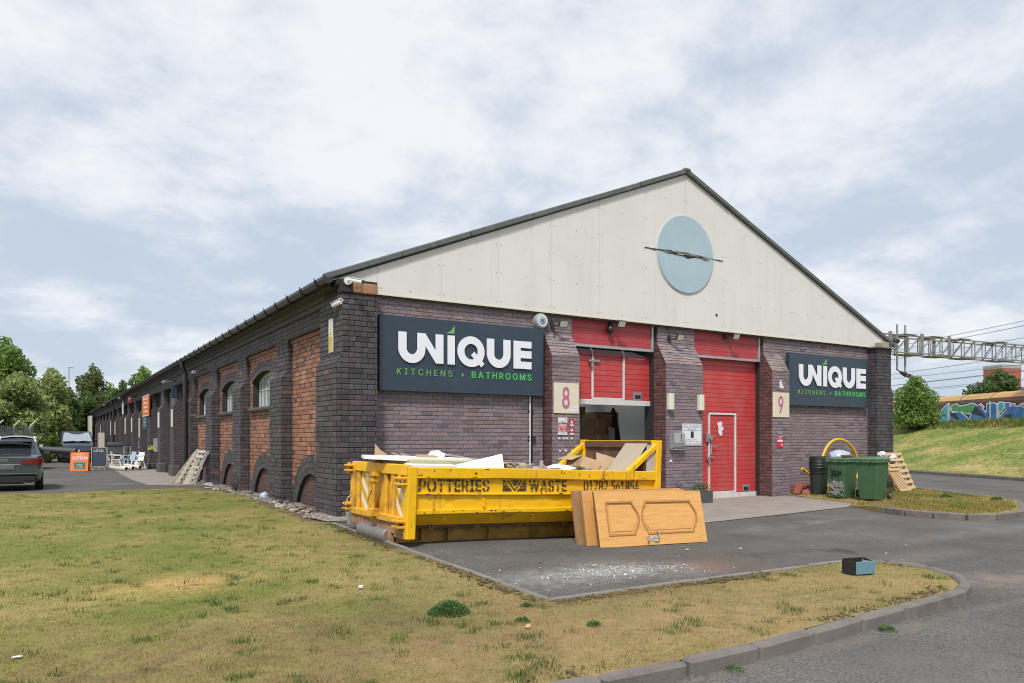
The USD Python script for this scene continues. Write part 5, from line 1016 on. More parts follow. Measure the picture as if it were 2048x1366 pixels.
t = waste('white_lump', 'white crumpled plastic lump on the flat white sheet', 'lump'); s = trimesh.creation.icosphere(3, 1.0); v = np.array(s.vertices) * [.14, .12, .075]; v *= 1 + .5 * (meshkit.noise(np.array(s.vertices) * 2.5, 5)[:, None] - .5); m = MB(); m.add(v + wl((.86, .95, 1.27)), s.faces); obj('lump', m, 'polystyrene', t, world=False, smooth=50)
t = waste('white_triangle_board', 'white board with a slanting top edge leaning over the skip front', 'board'); slab(t, [(.80, .16, 1.02), (1.62, .14, 1.0), (1.67, .34, 1.325), (.82, .27, 1.14)], .022, 'polystyrene')
t = waste('mdf_shard', 'tall pointed brown board shard at the left back of the skip', 'board'); slab(t, [(-.02, 1.3, 1.1), (.34, 1.32, 1.17), (.05, 1.3, 1.34), (-.02, 1.3, 1.42)], .016, 'mdf')
for i, (u, a, lab) in enumerate(((.38, .30, 'left one of two thin board slivers behind the white sheet'), (.52, .26, 'right one of two thin board slivers behind the white sheet'))): t = waste('board_sliver', lab, 'board'); slab(t, [(u - .1 - .02, 1.35, 1.29), (u + a - .12, 1.34, 1.19), (u + a - .05, 1.34, 1.19), (u - .07, 1.35, 1.29)], .014, 'mdf')
t = waste('board_scrap', 'small brown board scrap lying on the white sheet', 'board'); slab(t, [(.50, .8, 1.265), (.78, .78, 1.26), (.80, .98, 1.275), (.52, 1.0, 1.275)], .03, 'mdf')
t = waste('white_offcut', 'white offcut at the right end of the flat sheet', 'board'); slab(t, [(.95, .55, 1.24), (1.32, .6, 1.225), (1.34, .82, 1.235), (.97, .8, 1.25)], .07, 'polystyrene')
t = waste('twisted_strip', 'twisted grey batten across the middle of the skip', 'batten'); m = MB(); m.tube([wl(p) for p in ((1.15, 1.2, 1.28), (1.45, 1.3, 1.25), (1.7, 1.25, 1.21), (1.95, 1.2, 1.22), (2.2, 1.15, 1.16))], .018, 5); obj('batten', m, 'plank_grey', t, world=False)
t = waste('plaster_lump', 'broken pale plasterboard heap right of the white triangle board', 'rubble'); m = MB()
for i in range(26): m.box(wl((r.uniform(1.7, 2.4), r.uniform(.2, .9), 1.08 + r.uniform(0, .10))), (r.uniform(.1, .28), r.uniform(.06, .15), .014), R=rotz(r.uniform(0, 3)) @ rotx(r.uniform(-.7, .7)))
obj('pieces', m, 'chipboard', t, world=False, kind='stuff')
t = waste('upright_batten', 'short pale batten standing up in the middle of the skip', 'batten'); m = MB(); m.bar(wl((2.78, .9, 1.0)), wl((2.79, .9, 1.23)), .06, .03); obj('batten', m, 'plank_grey', t, world=False)
t = waste('rubbish_bag', 'pale and black rubbish bag slumped at the foot of the skip brace', 'bag'); s = trimesh.creation.icosphere(4, 1.0)
for mat, c, k, sd in (('bag_white', (2.98, .62, 1.07), (.24, .3, .11), 3), ('bag_black', (3.22, .52, 1.06), (.2, .24, .09), 7)): v = np.array(s.vertices) * k; v *= 1 + .45 * (meshkit.fbm(np.array(s.vertices) * 2.2, 3, sd)[:, None] - .5); m = MB(); m.add(v + wl(c), s.faces); obj('bag', m, mat, t, world=False, smooth=50)
t = waste('open_carton', 'brown cardboard carton with open flaps beside the rubbish bag', 'box'); slab(t, [(3.42, .7, 1.05), (3.78, .62, 1.04), (3.92, .72, 1.24), (3.62, .85, 1.33)], .012, 'cardboard', 'side'); slab(t, [(3.42, .7, 1.05), (3.62, .85, 1.33), (3.50, 1.15, 1.3), (3.35, 1.0, 1.05)], .012, 'cardboard_dark', 'side'); slab(t, [(3.62, .86, 1.33), (3.42, .9, 1.25), (3.28, 1.15, 1.26), (3.5, 1.15, 1.32)], .01, 'cardboard', 'flap')
t = waste('plywood_square', 'tan plywood square leaning in front of the skip headboard', 'board'); slab(t, [(3.72, .55, 1.02), (4.2, .65, 1.02), (4.5, .98, 1.30), (4.13, 1.12, 1.40)], .018, 'mdf')
t = waste('grey_board', 'long grey chipboard sheet leaning on the headboard beside the brace', 'board'); slab(t, [(3.68, .32, 1.04), (4.02, .10, 1.04), (4.53, .22, 1.58), (4.53, .80, 1.58)], .02, 'chipboard')
t = T('white_tub', 'white plastic tub half hidden behind the left end of the skip', 'tub', (-.63, -2.34, .12)); m = MB(); m.lathe([(.0, 0), (.12, 0), (.155, .30), (.165, .30), (.165, .33), (.155, .35), (.0, .36)], (-.56, -2.36, .10), 24); obj('tub', m, 'white_dirty', t, smooth=40); m = MB(); m.tube([(-.56 + .17 * math.cos(a), -2.42, .44 + .15 * math.sin(a)) for a in np.linspace(.3, 2.8, 14)], .006, 5); obj('handle', m, 'zinc', t)

# ================================================================ oak doors leaning on the skip
def oak_door(label, bl, br, height, lean, face=True, mat='oak', back=0.0):
    bl, br = np.array(bl, float), np.array(br, float); Lx = np.linalg.norm(br - bl); ex = U(br - bl); up = U(np.array([0, lean, 1.]) - ex * (np.array([0, lean, 1.]) @ ex)); en = np.cross(up, ex); en = -en if en[1] > 0 else en   # en: towards the viewer
    t = T('oak_door', label, 'door', bl); th = .042; o = bl
    bead = lambda poly, w: poly.buffer(w, join_style=2).difference(poly)
    def cathedral(x0, x1, z0, z1, bow, left):
        # a panel whose end is bowed outwards between two small shoulders
        k = 15; s = .10 * (z1 - z0); zs = np.linspace(z0 + s, z1 - s, k); R_ = [(x1 - .06 + bow * math.sin(math.pi * (z - z0 - s) / (z1 - z0 - 2 * s)), z) for z in zs]
        Lf = [(x0, z0), (x0, z1)] if not left else [(x0 + .055, z0)] + [(x0 + .03 - bow * .75 * math.sin(math.pi * (z - z0 - s) / (z1 - z0 - 2 * s)) * .9 + (0.02 if i in (0, k - 1) else 0), z) for i, z in enumerate(zs)] + [(x0 + .055, z1)]
        return Polygon(Lf + [(x1 - .075, z1)] + R_[::-1] + [(x1 - .075, z0)]).buffer(0)
    H = height; frame = sbox(0, 0, Lx, H); p1 = cathedral(.19, .78, .17, H - .155, .10, False); p2 = cathedral(.90, Lx - .19, .17, H - .155, .10, True)
    inset = lambda p, d: p.buffer(-d, join_style=2)
    if face:
        m = MB(); m.prism(frame.difference(p1).difference(p2), o, ex, up, -en * th)
        # the rails and stiles are separate boards, so the joints show
        stl = MB(); obj('frame', m, mat, t)
        for p in (p1, p2):
            m = MB(); m.prism(p, o - en * .014, ex, up, -en * (th - .02)); pn = obj('panel', m, mat, t)
            m = MB(); m.prism(inset(p, .06), o - en * .014, ex, up, en * .010); obj('raised_field', m, mat, under(t, pn))
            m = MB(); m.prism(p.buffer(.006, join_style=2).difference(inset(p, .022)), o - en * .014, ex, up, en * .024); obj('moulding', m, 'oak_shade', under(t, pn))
        j = MB()
        for x in (.19 - .005, Lx - .19): j.prism(sbox(x, 0.0, x + .003, .17 if x > 1 else H), o, ex, up, en * .0008) if False else None
        m = MB(); m.prism(sbox(.0, -.0, .006, H), o - en * th, ex, up, en * (th - .001)); obj('edge', m, 'oak_edge', t)
        # brass-plate handle
        c = lambda a, b, d: o + ex * a + up * b + en * d
        m = MB(); m.prism(sbox(.985, .055, 1.13, .125), c(0, 0, 0), ex, up, en * .006); m.tube([c(1.04, .09, .006), c(1.04, .09, .05), c(1.12, .10, .055), c(1.13, .16, .05), c(1.10, .21, .045)], .011, 7); m.tube([c(.93, .03, .01), c(.91, .07, .04), c(.93, .11, .045), c(.90, .13, .04)], .012, 7); obj('handle', m, 'chrome', t)
    else:
        m = MB(); m.prism(frame, o, ex, up, -en * th); obj('leaf', m, mat, t); m = MB(); m.prism(sbox(.15, .02, .154, H - .02), o, ex, up, en * .001); m.prism(sbox(.0, .16, .15, .163), o, ex, up, en * .001); m.prism(sbox(.0, H - .16, .15, H - .157), o, ex, up, en * .001); obj('joint', m, 'oak_edge', t)
        m = MB(); m.prism(sbox(-.004, 0, .0, H), o - en * th, ex, up, en * (th - .001)); obj('edge', m, 'oak_edge', t)
    return t
oak_door('front oak door with two bowed panels and a chrome handle, leaning on its side', (1.985, -5.66, -.105), (4.17, -5.68, -.165), .835, .24)
oak_door('second oak door, just behind the front oak door', (1.93, -5.42, -.10), (4.05, -5.42, -.155), .83, .22, False, 'oak_v')
oak_door('third and darkest brown oak door, left edge showing beside the skip', (1.86, -5.28, -.10), (3.95, -5.28, -.155), .83, .22, False, 'oak_edge')
oak_door('rear oak door nearest the skip, only its top edge showing at the right', (2.30, -5.10, -.115), (4.28, -5.10, -.16), .83, .22, False, 'oak_v')

# ================================================================ bins, hose and pallets by the right wall
def wheelie(label, loc, rz, lid_open=0.0):
    t = T('wheelie_bin', label, 'wheelie bin', loc, rz)       # local: -x is the front, +x the wheeled back
    def ring(x0, x1, w, z, c=.05, n=4):
        P = []
        for cx, cy, a0 in ((x1 - c, w - c, 0), (x0 + c, w - c, 90), (x0 + c, -w + c, 180), (x1 - c, -w + c, 270)):
            P += [(cx + c * math.cos(math.radians(a0 + 90 * i / n)), cy + c * math.sin(math.radians(a0 + 90 * i / n)), z) for i in range(n + 1)]
        return np.array(P)
    g = MB(); g.loft([ring(-.26, .22, .215, 0), ring(-.275, .235, .225, .02), ring(-.33, .30, .268, .90), ring(-.335, .305, .272, .93)]); P_ = lambda n, m, mat, **k: obj(n, m, mat, t, world=False, **k)
    P_('body', g, 'bin_green', smooth=30)
    g = MB(); g.loft([ring(-.365, .34, .295, .925), ring(-.37, .345, .30, .945), ring(-.37, .345, .30, .985), ring(-.36, .335, .29, .99)]); P_('rim', g, 'bin_lid', smooth=30)
    g = MB(); g.loft([ring(-.375, .33, .302, .992), ring(-.378, .33, .304, 1.02), ring(-.34, .31, .28, 1.045), ring(-.2, .25, .18, 1.07)]); v, f, c = g.arrays()
    if lid_open: v = (v - [.33, 0, .99]) @ roty(lid_open).T + [.33, 0, .99]
    g = MB(); g.add(v, f); P_('lid', g, 'bin_lid', smooth=30)
    for s in (-1, 1):
        g = MB(); g.lathe([(.03, -.025), (.10, -.028), (.105, -.015), (.105, .015), (.10, .028), (.03, .025)], n=22); v, f, _ = g.arrays(); w = MB(); w.add(v @ rotx(math.pi / 2).T + [.29, s * .275, .105], f); wh = P_('wheel', w, 'tyre', smooth=30)
        g = MB(); g.cyl((.29, s * .265, .105), (.29, s * .306, .105), .05, n=14); g.cyl((.29, s * .30, .105), (.29, s * .315, .105), .02, n=10); obj('hub', g, 'grey_metal', under(t, wh), world=False)
    g = MB(); g.tube([(.34, -.22, .97), (.41, -.21, .99), (.41, .21, .99), (.34, .22, .97)], .018, 7); P_('handle', g, 'bin_lid')
    for y in (-.12, .12): g = MB(); g.b2((-.40, y - .03, .955), (-.36, y + .03, .975)); P_('comb_lug', g, 'bin_lid')
    for x in (.02, .19): g = MB(); g.b2((x, -.292, .86), (x + .02, -.25, .925)); P_('rib', g, 'bin_green')
    return t, P_
t, P_ = wheelie('nearest green wheelie bin, clean sided, standing at the verge kerb', (13.0, -2.93, -.035), 6)
t, P_ = wheelie('green wheelie bin with silver painted scribble and bags under its lid', (13.08, -2.02, -.05), 4, .0)
rr = random.Random(2); m = MB()
for i in range(60):
    y, z = rr.uniform(-.19, .2), rr.uniform(.05, .36); xf = -.275 - .055 * z / .9; q = LineString([(y, z), (y + rr.uniform(-.13, .13), z + rr.uniform(-.05, .12))]).buffer(rr.uniform(.008, .02), cap_style=2); q = q.intersection(sbox(-.215, .03, .215, .44)); m.prism(q, (-.287 - .0, 0, 0), (0, 1, 0), (-.06, 0, 1), (-.003, 0, 0))
P_('silver_scribble', m, 'silver_print'); m = MB()
for i in range(46):
    y, z = rr.uniform(-.15, .15), rr.uniform(.50, .72); q = Point(y, z).buffer(rr.uniform(.012, .03), 2) if i % 2 else LineString([(y, z), (y + rr.uniform(-.06, .06), z + rr.uniform(-.06, .06))]).buffer(.008); m.prism(q, (-.2875, 0, 0), (0, 1, 0), (-.06, 0, 1), (-.003, 0, 0))
P_('dark_emblem', m, 'bin_darkgreen')
t = T('bin_bag', 'pale blue plastic bag bulging over the scribbled wheelie bin', 'bag', (13.08, -2.02, 1.0)); s = trimesh.creation.icosphere(4, 1.0); v = np.array(s.vertices); v = v * [.30, .26, .17] * (1 + .25 * (meshkit.fbm(v * 2, 3, 3)[:, None] - .5)); m = MB(); m.add(v + [13.05, -1.95, 1.03], s.faces); obj('bag', m, 'bag_blue', t, smooth=50); m = MB(); m.box((12.98, -2.22, 1.045), (.42, .14, .05), rz=.1, ch=.01); obj('card', m, 'terracotta', t)
t = T('black_dustbin', 'black dustbin with a second black tub stacked upside down in it', 'dustbin', (13.38, -1.08, -.05)); g = MB(); g.lathe([(0, 0), (.185, 0), (.20, .03), (.245, .60), (.275, .605), (.275, .635), (.245, .64), (.0, .64)], (13.38, -1.08, -.05), 28); obj('dustbin', g, 'bin_darkgreen', t, smooth=30)
g = MB(); g.lathe([(.225, .64), (.255, .70), (.262, .82), (.245, 1.0), (.235, 1.05), (.22, 1.055), (.19, 1.05), (.0, 1.05)], (13.38, -1.08, -.05), 28)
for z in (.74, .82, .90): g.lathe([(.262, z - .01), (.268, z), (.262, z + .01)], (13.38, -1.08, -.05), 28)
obj('tub', g, 'bin_black', t, smooth=30)
t = T('yellow_hose', 'thick yellow pipe looped against the wall behind the bins', 'hose', (15.2, -.5, 0)); g = MB()
pts = np.array([(13.49, .64), (13.74, .51), (14.1, .36), (14.45, .22), (14.75, .05)]); g.tube([(x, -.45, z) for x, z in pts], .042, 9)
def spl(P, n=40):
    from scipy.interpolate import CubicSpline
    P = np.array(P, float); s = np.concatenate([[0], np.cumsum(np.linalg.norm(np.diff(P, axis=0), axis=1))]); return CubicSpline(s, P)(np.linspace(0, s[-1], n))
g.tube([(x, -.5, z) for x, z in spl([(14.75, .05), (14.3, .45), (14.28, .75), (14.42, 1.08), (14.66, 1.34), (15.02, 1.47), (15.40, 1.43), (15.72, 1.27), (15.98, .98), (16.10, .6), (16.0, .3)])], .042, 9); g.tube([(x, -.62, z) for x, z in ((16.42, .42), (16.2, .25), (15.95, .1))], .042, 9); obj('pipe', g, 'hose_yellow', t, smooth=True)
r = random.Random(31)
for i, (x, y, lab) in enumerate(((13.05, -.62, 'left upright red clay tile piece by the buttress foot'), (13.18, -.75, 'red clay tile lying flat by the buttress foot'))):
    t = T('clay_tile', lab, 'roof tile', (x, y, -.05)); m = MB(); m.bar((x - .05, y, -.05), (x + .10 + .16 * i, y - .06, .26 - .22 * i), .2, .022, upv=(1, 0, 0)); obj('tile', m, 'terracotta', t)
t = T('brick_stack', 'low stack of dark red bricks between the buttress and the dustbin', 'bricks', (13.5, -.6, -.06))
for j in range(3):
    for i in range(7): m = MB(); m.box((13.22 + .105 * i + r.uniform(-.01, .01), -.42 - .02 * j, -.02 + .075 * j), (.095, .22, .07), rz=r.uniform(-.1, .1), ch=.006); obj('brick', m, 'terracotta', t)
t = T('grey_block', 'small grey concrete blocks between the dustbin and the wheelie bin', 'block', (13.9, -1.5, -.05)); m = MB(); m.box((13.75, -1.35, .06), (.4, .2, .2), rz=.3, ch=.01); m.box((13.8, -1.5, .22), (.25, .2, .14), rz=-.2, ch=.01); obj('block', m, 'kerb', t)

def pallet(label, o, ex, up, w, l, mat, broken=0, seed=0, name='pallet'):
    """A pallet standing on edge: w along ex, l along up, decks on both faces."""
    r = random.Random(seed); o, ex, up = np.array(o, float), U(ex), U(up); up = U(up - ex * (up @ ex)); en = np.cross(ex, up); en = en if en[1] < 0 or en[0] < -.5 else -en
    t = T(name, label, 'pallet', o); B = np.stack([ex, up, en], 1)
    def pl(a, b, c, da, db, dc): m = MB(); m.box(o + B @ np.array([a, b, c]), (da, db, dc), R=B @ rotz(r.uniform(-.012, .012)), ch=.004); return m
    for i in range(3): obj('bearer', pl(.05 + (w - .1) * i / 2, l / 2, 0, .075, l, .085), mat, t)
    n = 7
    for i in range(n):
        if broken and r.random() < .25: continue
        obj('slat', pl(w / 2, .05 + (l - .1) * i / (n - 1), .053, w, .095, .018), mat, t)
    for i in range(3): obj('slat', pl(w / 2, .05 + (l - .1) * i / 2, -.053, w, .095, .018), mat, t)
    return t
pallet('pale new pallet leaning on the right corner pier', (16.42, -1.55, -.04), (1.0, .14, 0), (-.34, .42, 1.15), 1.12, 1.18, 'pallet_new', seed=3)
t = T('slatted_crate', 'pale slatted crate side leaning against the front of the new pallet', 'crate', (16.2, -1.75, -.04)); o = np.array([16.10, -1.80, -.04]); ex, up = U([1, .14, 0]), U([-.36, .32, .92]); en = U(np.cross(ex, up)); en = en if en[1] < 0 else -en; B = np.stack([ex, up, en], 1)
for i in range(7): m = MB(); m.box(o + B @ np.array([.05 + .095 * i, .36, 0]), (.05, .72, .03), R=B, ch=.003); obj('slat', m, 'pallet_new', t)
for b in (.03, .70): m = MB(); m.box(o + B @ np.array([.34, b, .03]), (.74, .075, .03), R=B, ch=.003); obj('rail', m, 'pallet_new', t)
t = T('plastic_wrap', 'crumpled white plastic wrap caught on top of the new pallet', 'plastic wrap', (16.6, -1.1, .95)); m = MB()
for c, k, sd in (((16.30, -1.12, 1.02), (.16, .1, .10), 2), ((16.85, -1.08, .93), (.22, .1, .12), 6)): v = np.array(s.vertices) * k; v *= 1 + .6 * (meshkit.fbm(np.array(s.vertices) * 2.4, 3, sd)[:, None] - .5); m.add(v + c, s.faces)
obj('wrap', m, 'bag_white', t, smooth=50)

# ================================================================ on the lawn and along the left wall
t = T('sign_offcut', 'open blue and black box lying on the front lawn', 'box', (2.75, -9.26, 0), rz=-12); P_ = lambda n, m, mat, **k: obj(n, m, mat, t, world=False, **k)
m = MB(); m.b2((-.12, -.10, .005), (.15, -.088, .145), ch=.004); P_('front_panel', m, 'box_blue'); m = MB(); m.b2((-.16, .06, .005), (.125, .072, .165), ch=.004); P_('back_panel', m, 'plastic_black'); m = MB(); m.b2((-.158, -.085, .005), (-.146, .06, .15)); m.b2((-.146, -.085, .005), (.14, .06, .014)); P_('inside', m, 'plastic_black'); m = MB(); m.prism(Polygon([(-.085, .135), (.07, .135), (.07, .165)]), (.14, 0, 0), Y3, Z3, (.012, 0, 0)); P_('top_flap', m, 'plastic_black')
# old pallets and planks against the third pier
pallet('weathered grey pallet standing on end against a dark pier of the long wall', (-.72, 12.35, -.05), (-.1, .9, 0), (.40, .25, 1.05), .86, 1.22, 'plank_grey', 1, seed=5, name='old_pallet')
pallet('second weathered pallet, leaning further left against the same pier', (-.95, 13.2, -.05), (-.1, .9, 0), (.62, .2, 1.0), .8, 1.18, 'pallet_old', 1, seed=6, name='old_pallet')
for i, (p, q, w) in enumerate((((-1.15, 13.1, -.05), (-.35, 13.7, 1.12), .09), ((-1.0, 13.6, -.05), (-.3, 14.0, 1.0), .12), ((-.92, 12.7, -.05), (-.42, 13.2, .85), .16), ((-.85, 12.4, -.05), (-.4, 12.9, .95), .07), ((-1.2, 13.9, -.05), (-.35, 14.2, 1.05), .06))):
    t = T('loose_plank', ('grey', 'brown', 'broad pale', 'narrow', 'thin leftmost')[i] + ' plank leaning with the old pallets on the pier', 'plank', p); m = MB(); m.bar(p, q, w, .03, upv=(0, 1, 0), ch=.004); obj('plank', m, ['plank_grey', 'pallet_old', 'plank_grey', 'pallet_old', 'pallet_old'][i], t)
# rubble strip along the foot of the wall: pale stones one can tell apart
r = random.Random(41); stn = T('stone_edging', 'broken pale stones along the foot of the long wall', 'stones', (-.4, 4, 0))
for i in range(115):
    y = r.uniform(-.9, 13.8); x = -.40 + r.gauss(0, .10) - (.25 if y > 8 else 0) * r.random(); k = r.uniform(.025, .075) if y > .5 else r.uniform(.015, .04); v = np.array(trimesh.creation.icosphere(1, 1.0).vertices); v = v * [k * r.uniform(.8, 2.0), k * r.uniform(.8, 2.2), k * r.uniform(.4, .9)]; v *= 1 + .5 * (np.random.default_rng(i).random((len(v), 1)) - .5)
    m = MB(); m.add(v @ rotz(r.uniform(0, 3)).T + [x, y, .02], trimesh.creation.icosphere(1, 1.0).faces); obj('stone', m, 'rubble' if r.random() < .35 else 'kerb', stn)
for y, l, x in ((1.8, .9, -.26), (3.0, .7, -.30), (5.3, .8, -.32), (6.6, 1.0, -.30), (9.2, .8, -.4)): m = MB(); m.box((x, y, .05), (.16, l * .8, .10), R=rotz(r.uniform(-.12, .12)) @ rotx(r.uniform(-.05, .05)) @ roty(r.uniform(-.2, .2)), ch=.03); obj('slab_stone', m, 'kerb', stn)
g = MB(); v, f = flat_poly(Polygon([(-.22, -1.0), (-.62, -1.1), (-.85, -.5), (-.6, 1), (-.5, 4), (-.5, 7), (-.7, 9), (-1.5, 11), (-1.6, 13.0), (-.15, 13.0), (-.1, 5)]).buffer(.22), lambda x, y: -.030 - .02 * sm(y, 9, 12) + .05 * meshkit.fbm(np.stack([x * 4, y * 4, 0 * x], -1), 3, 2), .18); g.add(v, f); obj('rubble_strip', g, 'soil', kind='structure', label='bare soil strip at the foot of the long wall')
m = MB(); r = random.Random(77)
for i in range(420):
    y = r.uniform(-1.0, 9); x = -.45 + r.gauss(0, .13) - .12 * (y < 1); a = r.uniform(.012, .04); m.box((x, y, .03 + r.uniform(0, .02)), (a * 2, a, .004), R=rotz(r.uniform(0, 6)) @ rotx(r.uniform(-.6, .6)))
obj('leaf_litter', m, 'pallet_old', label='brown dead leaf litter along the foot of the long wall', cat='leaves', kind='stuff')
t = T('blue_bag', 'scrap of bright blue plastic at the foot of the long wall', 'litter', (-.35, 4.6, .05)); m = MB(); v = np.array(s.vertices) * [.10, .12, .09]; v *= 1 + .7 * (meshkit.fbm(np.array(s.vertices) * 2.4, 3, 9)[:, None] - .5); m.add(v + [-.34, 4.55, .10], s.faces); obj('scrap', m, 'disc_blue', t, smooth=50)
t = T('black_tray', 'small black plastic tray at the foot of the corner pier', 'tray', (.18, -.62, .02)); m = MB(); m.box((.13, -.62, .045), (.32, .17, .06), rz=.15, ch=.015); obj('tray', m, 'plastic_black', t)

Zl = -.13
t = T('open_board', 'orange A board reading OPEN with a green panel, on the left road', 'A board', (-3.36, 28.9, Zl), rz=-14); P_ = lambda n, m, mat, **k: obj(n, m, mat, t, world=False, **k)
for sgn, nm in ((1, 'front_leaf'), (-1, 'rear_leaf')):
    m = MB(); R = rotx(sgn * -.20) ; m.box((0, -sgn * .16, .47), (.80, .025, .95), R=R, ch=.006); P_(nm, m, 'sign_orange')
def fr(mb, x0, x1, z0, z1, d=.006):
    R = rotx(-.20); mb.box(R @ np.array([(x0 + x1) / 2, -.0155, (z0 + z1) / 2 - .47]) + [0, -.16, .47], (x1 - x0, d, z1 - z0), R=R)
m = MB(); fr(m, -.22, .26, .10, .48); P_('green_panel', m, 'sign_teal'); m = MB()
def txt(mb, tx, cx, cz, h, w=None, bold=True):
    q = meshkit.text_mesh(tx, h, .004, bold); v = np.array(q.vertices); k = 1 if w is None else w / np.ptp(v[:, 0]); v[:, 0] = (v[:, 0] - v[:, 0].min() - np.ptp(v[:, 0]) / 2) * k; R = rotx(-.20); mb.add(np.stack([cx + v[:, 0], -.018 - v[:, 2], cz + v[:, 1] - .47], 1) @ R.T + [0, -.16, .47], q.faces)
txt(m, 'OPEN', .02, .60, .13, .66); txt(m, 'Unit 5', .02, .80, .07, .3); fr(m, -.26, .30, .555, .565); 
for k, (cz, w_, h_) in enumerate(((.43, .40, .035), (.32, .28, .05), (.215, .34, .05), (.125, .40, .025), (.895, .5, .02))):
    for gq in getattr(blurred_line(w_, h_, 50 + k), 'geoms', []): a_, b_, c_, d_ = gq.bounds; fr(m, .02 + a_, .02 + c_, cz + b_, cz + d_, .010)
P_('lettering', m, 'sign_white')
t = T('chalk_board', 'black chalk board in a pale wooden frame beside the orange A board', 'A board', (-2.45, 30.0, Zl), rz=-8); P_ = lambda n, m, mat, **k: obj(n, m, mat, t, world=False, **k)
m = MB(); R = rotx(-.16); m.box((0, -.1, .66), (.66, .03, .98), R=R); P_('board', m, 'sign_blue'); m = MB()
for a, b in (((-.35, .16), (-.35, 1.18)), ((.35, .16), (.35, 1.18)), ((-.35, 1.15), (.35, 1.15)), ((-.35, .18), (.35, .18))): m.bar(R @ np.array([a[0], -.02, a[1] - .66]) + [0, -.1, .66], R @ np.array([b[0], -.02, b[1] - .66]) + [0, -.1, .66], .06, .04)
for x in (-.28, .28): m.bar((x, -.14, .2), (x, -.2, 0), .05); m.bar((x, -.02, 1.1), (x, .3, 0), .05)
P_('frame', m, 'pallet_old'); m = MB(); R = rotx(-.16)
for k, (z, w, h_) in enumerate(((1.08, .28, .05), (.98, .50, .07))): q = MB(); q.prism(affinity.translate(blurred_line(w, h_, 60 + k), 0, z - .66), (0, -.018, 0), X3, Z3, (0, -.004, 0)); v, f, _ = q.arrays(); m.add(v @ R.T + [0, -.1, .66], f)
P_('chalk_lettering', m, 'sign_white')
def chair(label, loc, rz, mat='white_plastic'):
    t = T('plastic_chair', label, 'chair', loc, rz, group=None); P_ = lambda n, m, **k: obj(n, m, mat, t, world=False, **k)
    m = MB(); m.box((0, 0, .43), (.46, .44, .03), ch=.01); P_('seat', m)
    m = MB(); m.loft([np.array([(x, .20 + .05 * (x / .24) ** 2 * -1 + .16 * (z - .43) + dd, z) for x, dd in [(-.24 + .48 * i / 8, 0) for i in range(9)] + [(.24 - .48 * i / 8, .025) for i in range(9)]]) for z in (.43, .60, .76, .84, .88)]); P_('backrest', m, smooth=40)
    for sx in (-1, 1):
        for sy in (-1, 1): m = MB(); m.bar((sx * .19, sy * .18, .43), (sx * .27, sy * .26, 0), .05, .05); P_('leg', m)
        m = MB(); m.tube([(sx * .25, -.20, .43), (sx * .29, -.24, .62), (sx * .29, -.20, .67), (sx * .28, .05, .67), (sx * .24, .26, .72)], .024, 7); P_('armrest', m)
    return t
chair('single white plastic chair turned right, left of the wall chairs', (-1.55, 31.6, Zl + .05), 78)
chair('nearest white plastic chair, over the white bucket by the wall', (-.75, 29.1, Zl + .05), -62)
chair('pale blue grey plastic chair behind the nearest white chair', (-.95, 31.0, Zl + .05), -70, 'bag_blue')
chair('white plastic chair half hidden behind the chalk board', (-1.95, 32.6, Zl + .05), 120)
t = T('white_bucket', 'white bucket under the nearest plastic chair', 'bucket', (-.78, 28.9, Zl + .05)); m = MB(); m.lathe([(0, 0), (.15, 0), (.18, .36), (.185, .37), (.0, .37)], (-.78, 28.75, Zl + .05), 20); obj('bucket', m, 'white_plastic', t, smooth=30)
for i, (p, q) in enumerate((((-1.95, 29.5, Zl + .13), (-1.42, 27.4, Zl + .13)), ((-1.45, 29.6, Zl + .13), (-1.05, 28.2, Zl + .13)), ((-1.3, 29.6, Zl + .24), (-.75, 28.0, Zl + .16)))):
    t = T('drain_pipe', ('left', 'middle', 'right')[i] + ' cream plastic pipe of three lying on the path by the chairs', 'pipe', p); m = MB(); m.tube([p, q], .085, 14, caps=False); m.tube([p, q], .075, 14, caps=False); obj('pipe', m, 'pvc', t, smooth=True); m = MB(); d = U(np.subtract(q, p)); m.cyl(np.array(q) - d * .04, np.array(q) - d * .03, .076); obj('bore', m, 'black_gap', t)
t = T('roll', 'long dark grey roll of matting held up in front of the van', 'roll', (-4.0, 36, Zl)); m = MB(); A = EYE; 
m.tube([(-6.05, 35.4, .95), (-3.35, 34.0, .79)], .175, 20); obj('matting', m, 'roll_grey', t, smooth=40); m = MB(); m.tube([(-5.27, 35.0, .905), (-5.19, 34.96, .90)], .182, 20, caps=False); obj('band', m, 'zinc', t)
for x, y in ((-5.5, 35.1), (-5.3, 34.9), (-3.6, 34.1)): m = MB(); m.bar((x, y, Zl), (x, y, .85), .07); obj('post', m, 'pallet_old', t)
t = T('commercial_bin', 'large dark grey four wheeled bin with a curved lid by the wall', 'wheeled bin', (-.72, 41.0, Zl), rz=-8); P_ = lambda n, m, mat, **k: obj(n, m, mat, t, world=False, **k)
def rr_(a, b, z): return np.array([(x * a, y * b, z) for x, y in ((-1, -.9), (-.94, -1), (.94, -1), (1, -.9), (1, .9), (.94, 1), (-.94, 1), (-1, .9))])
m = MB(); m.loft([rr_(.50, .42, .22), rr_(.60, .52, 1.12), rr_(.63, .55, 1.13), rr_(.63, .55, 1.18)]); P_('body', m, 'bin_grey')
for z in (.5, .68, .86): m = MB(); m.box((0, -.47 - .02 * (z - .5), z), (.95, .03, .05), ch=.01); P_('rib', m, 'bin_grey')
m = MB(); m.loft([np.array([(x, -.58 + 1.16 * i / 12, 1.19 + .20 * math.sin(math.pi * i / 12) ** .7) for i in range(13)] + [(x, .58, 1.18), (x, -.58, 1.18)]) for x in (-.66, .66)]); P_('lid', m, 'bin_black')
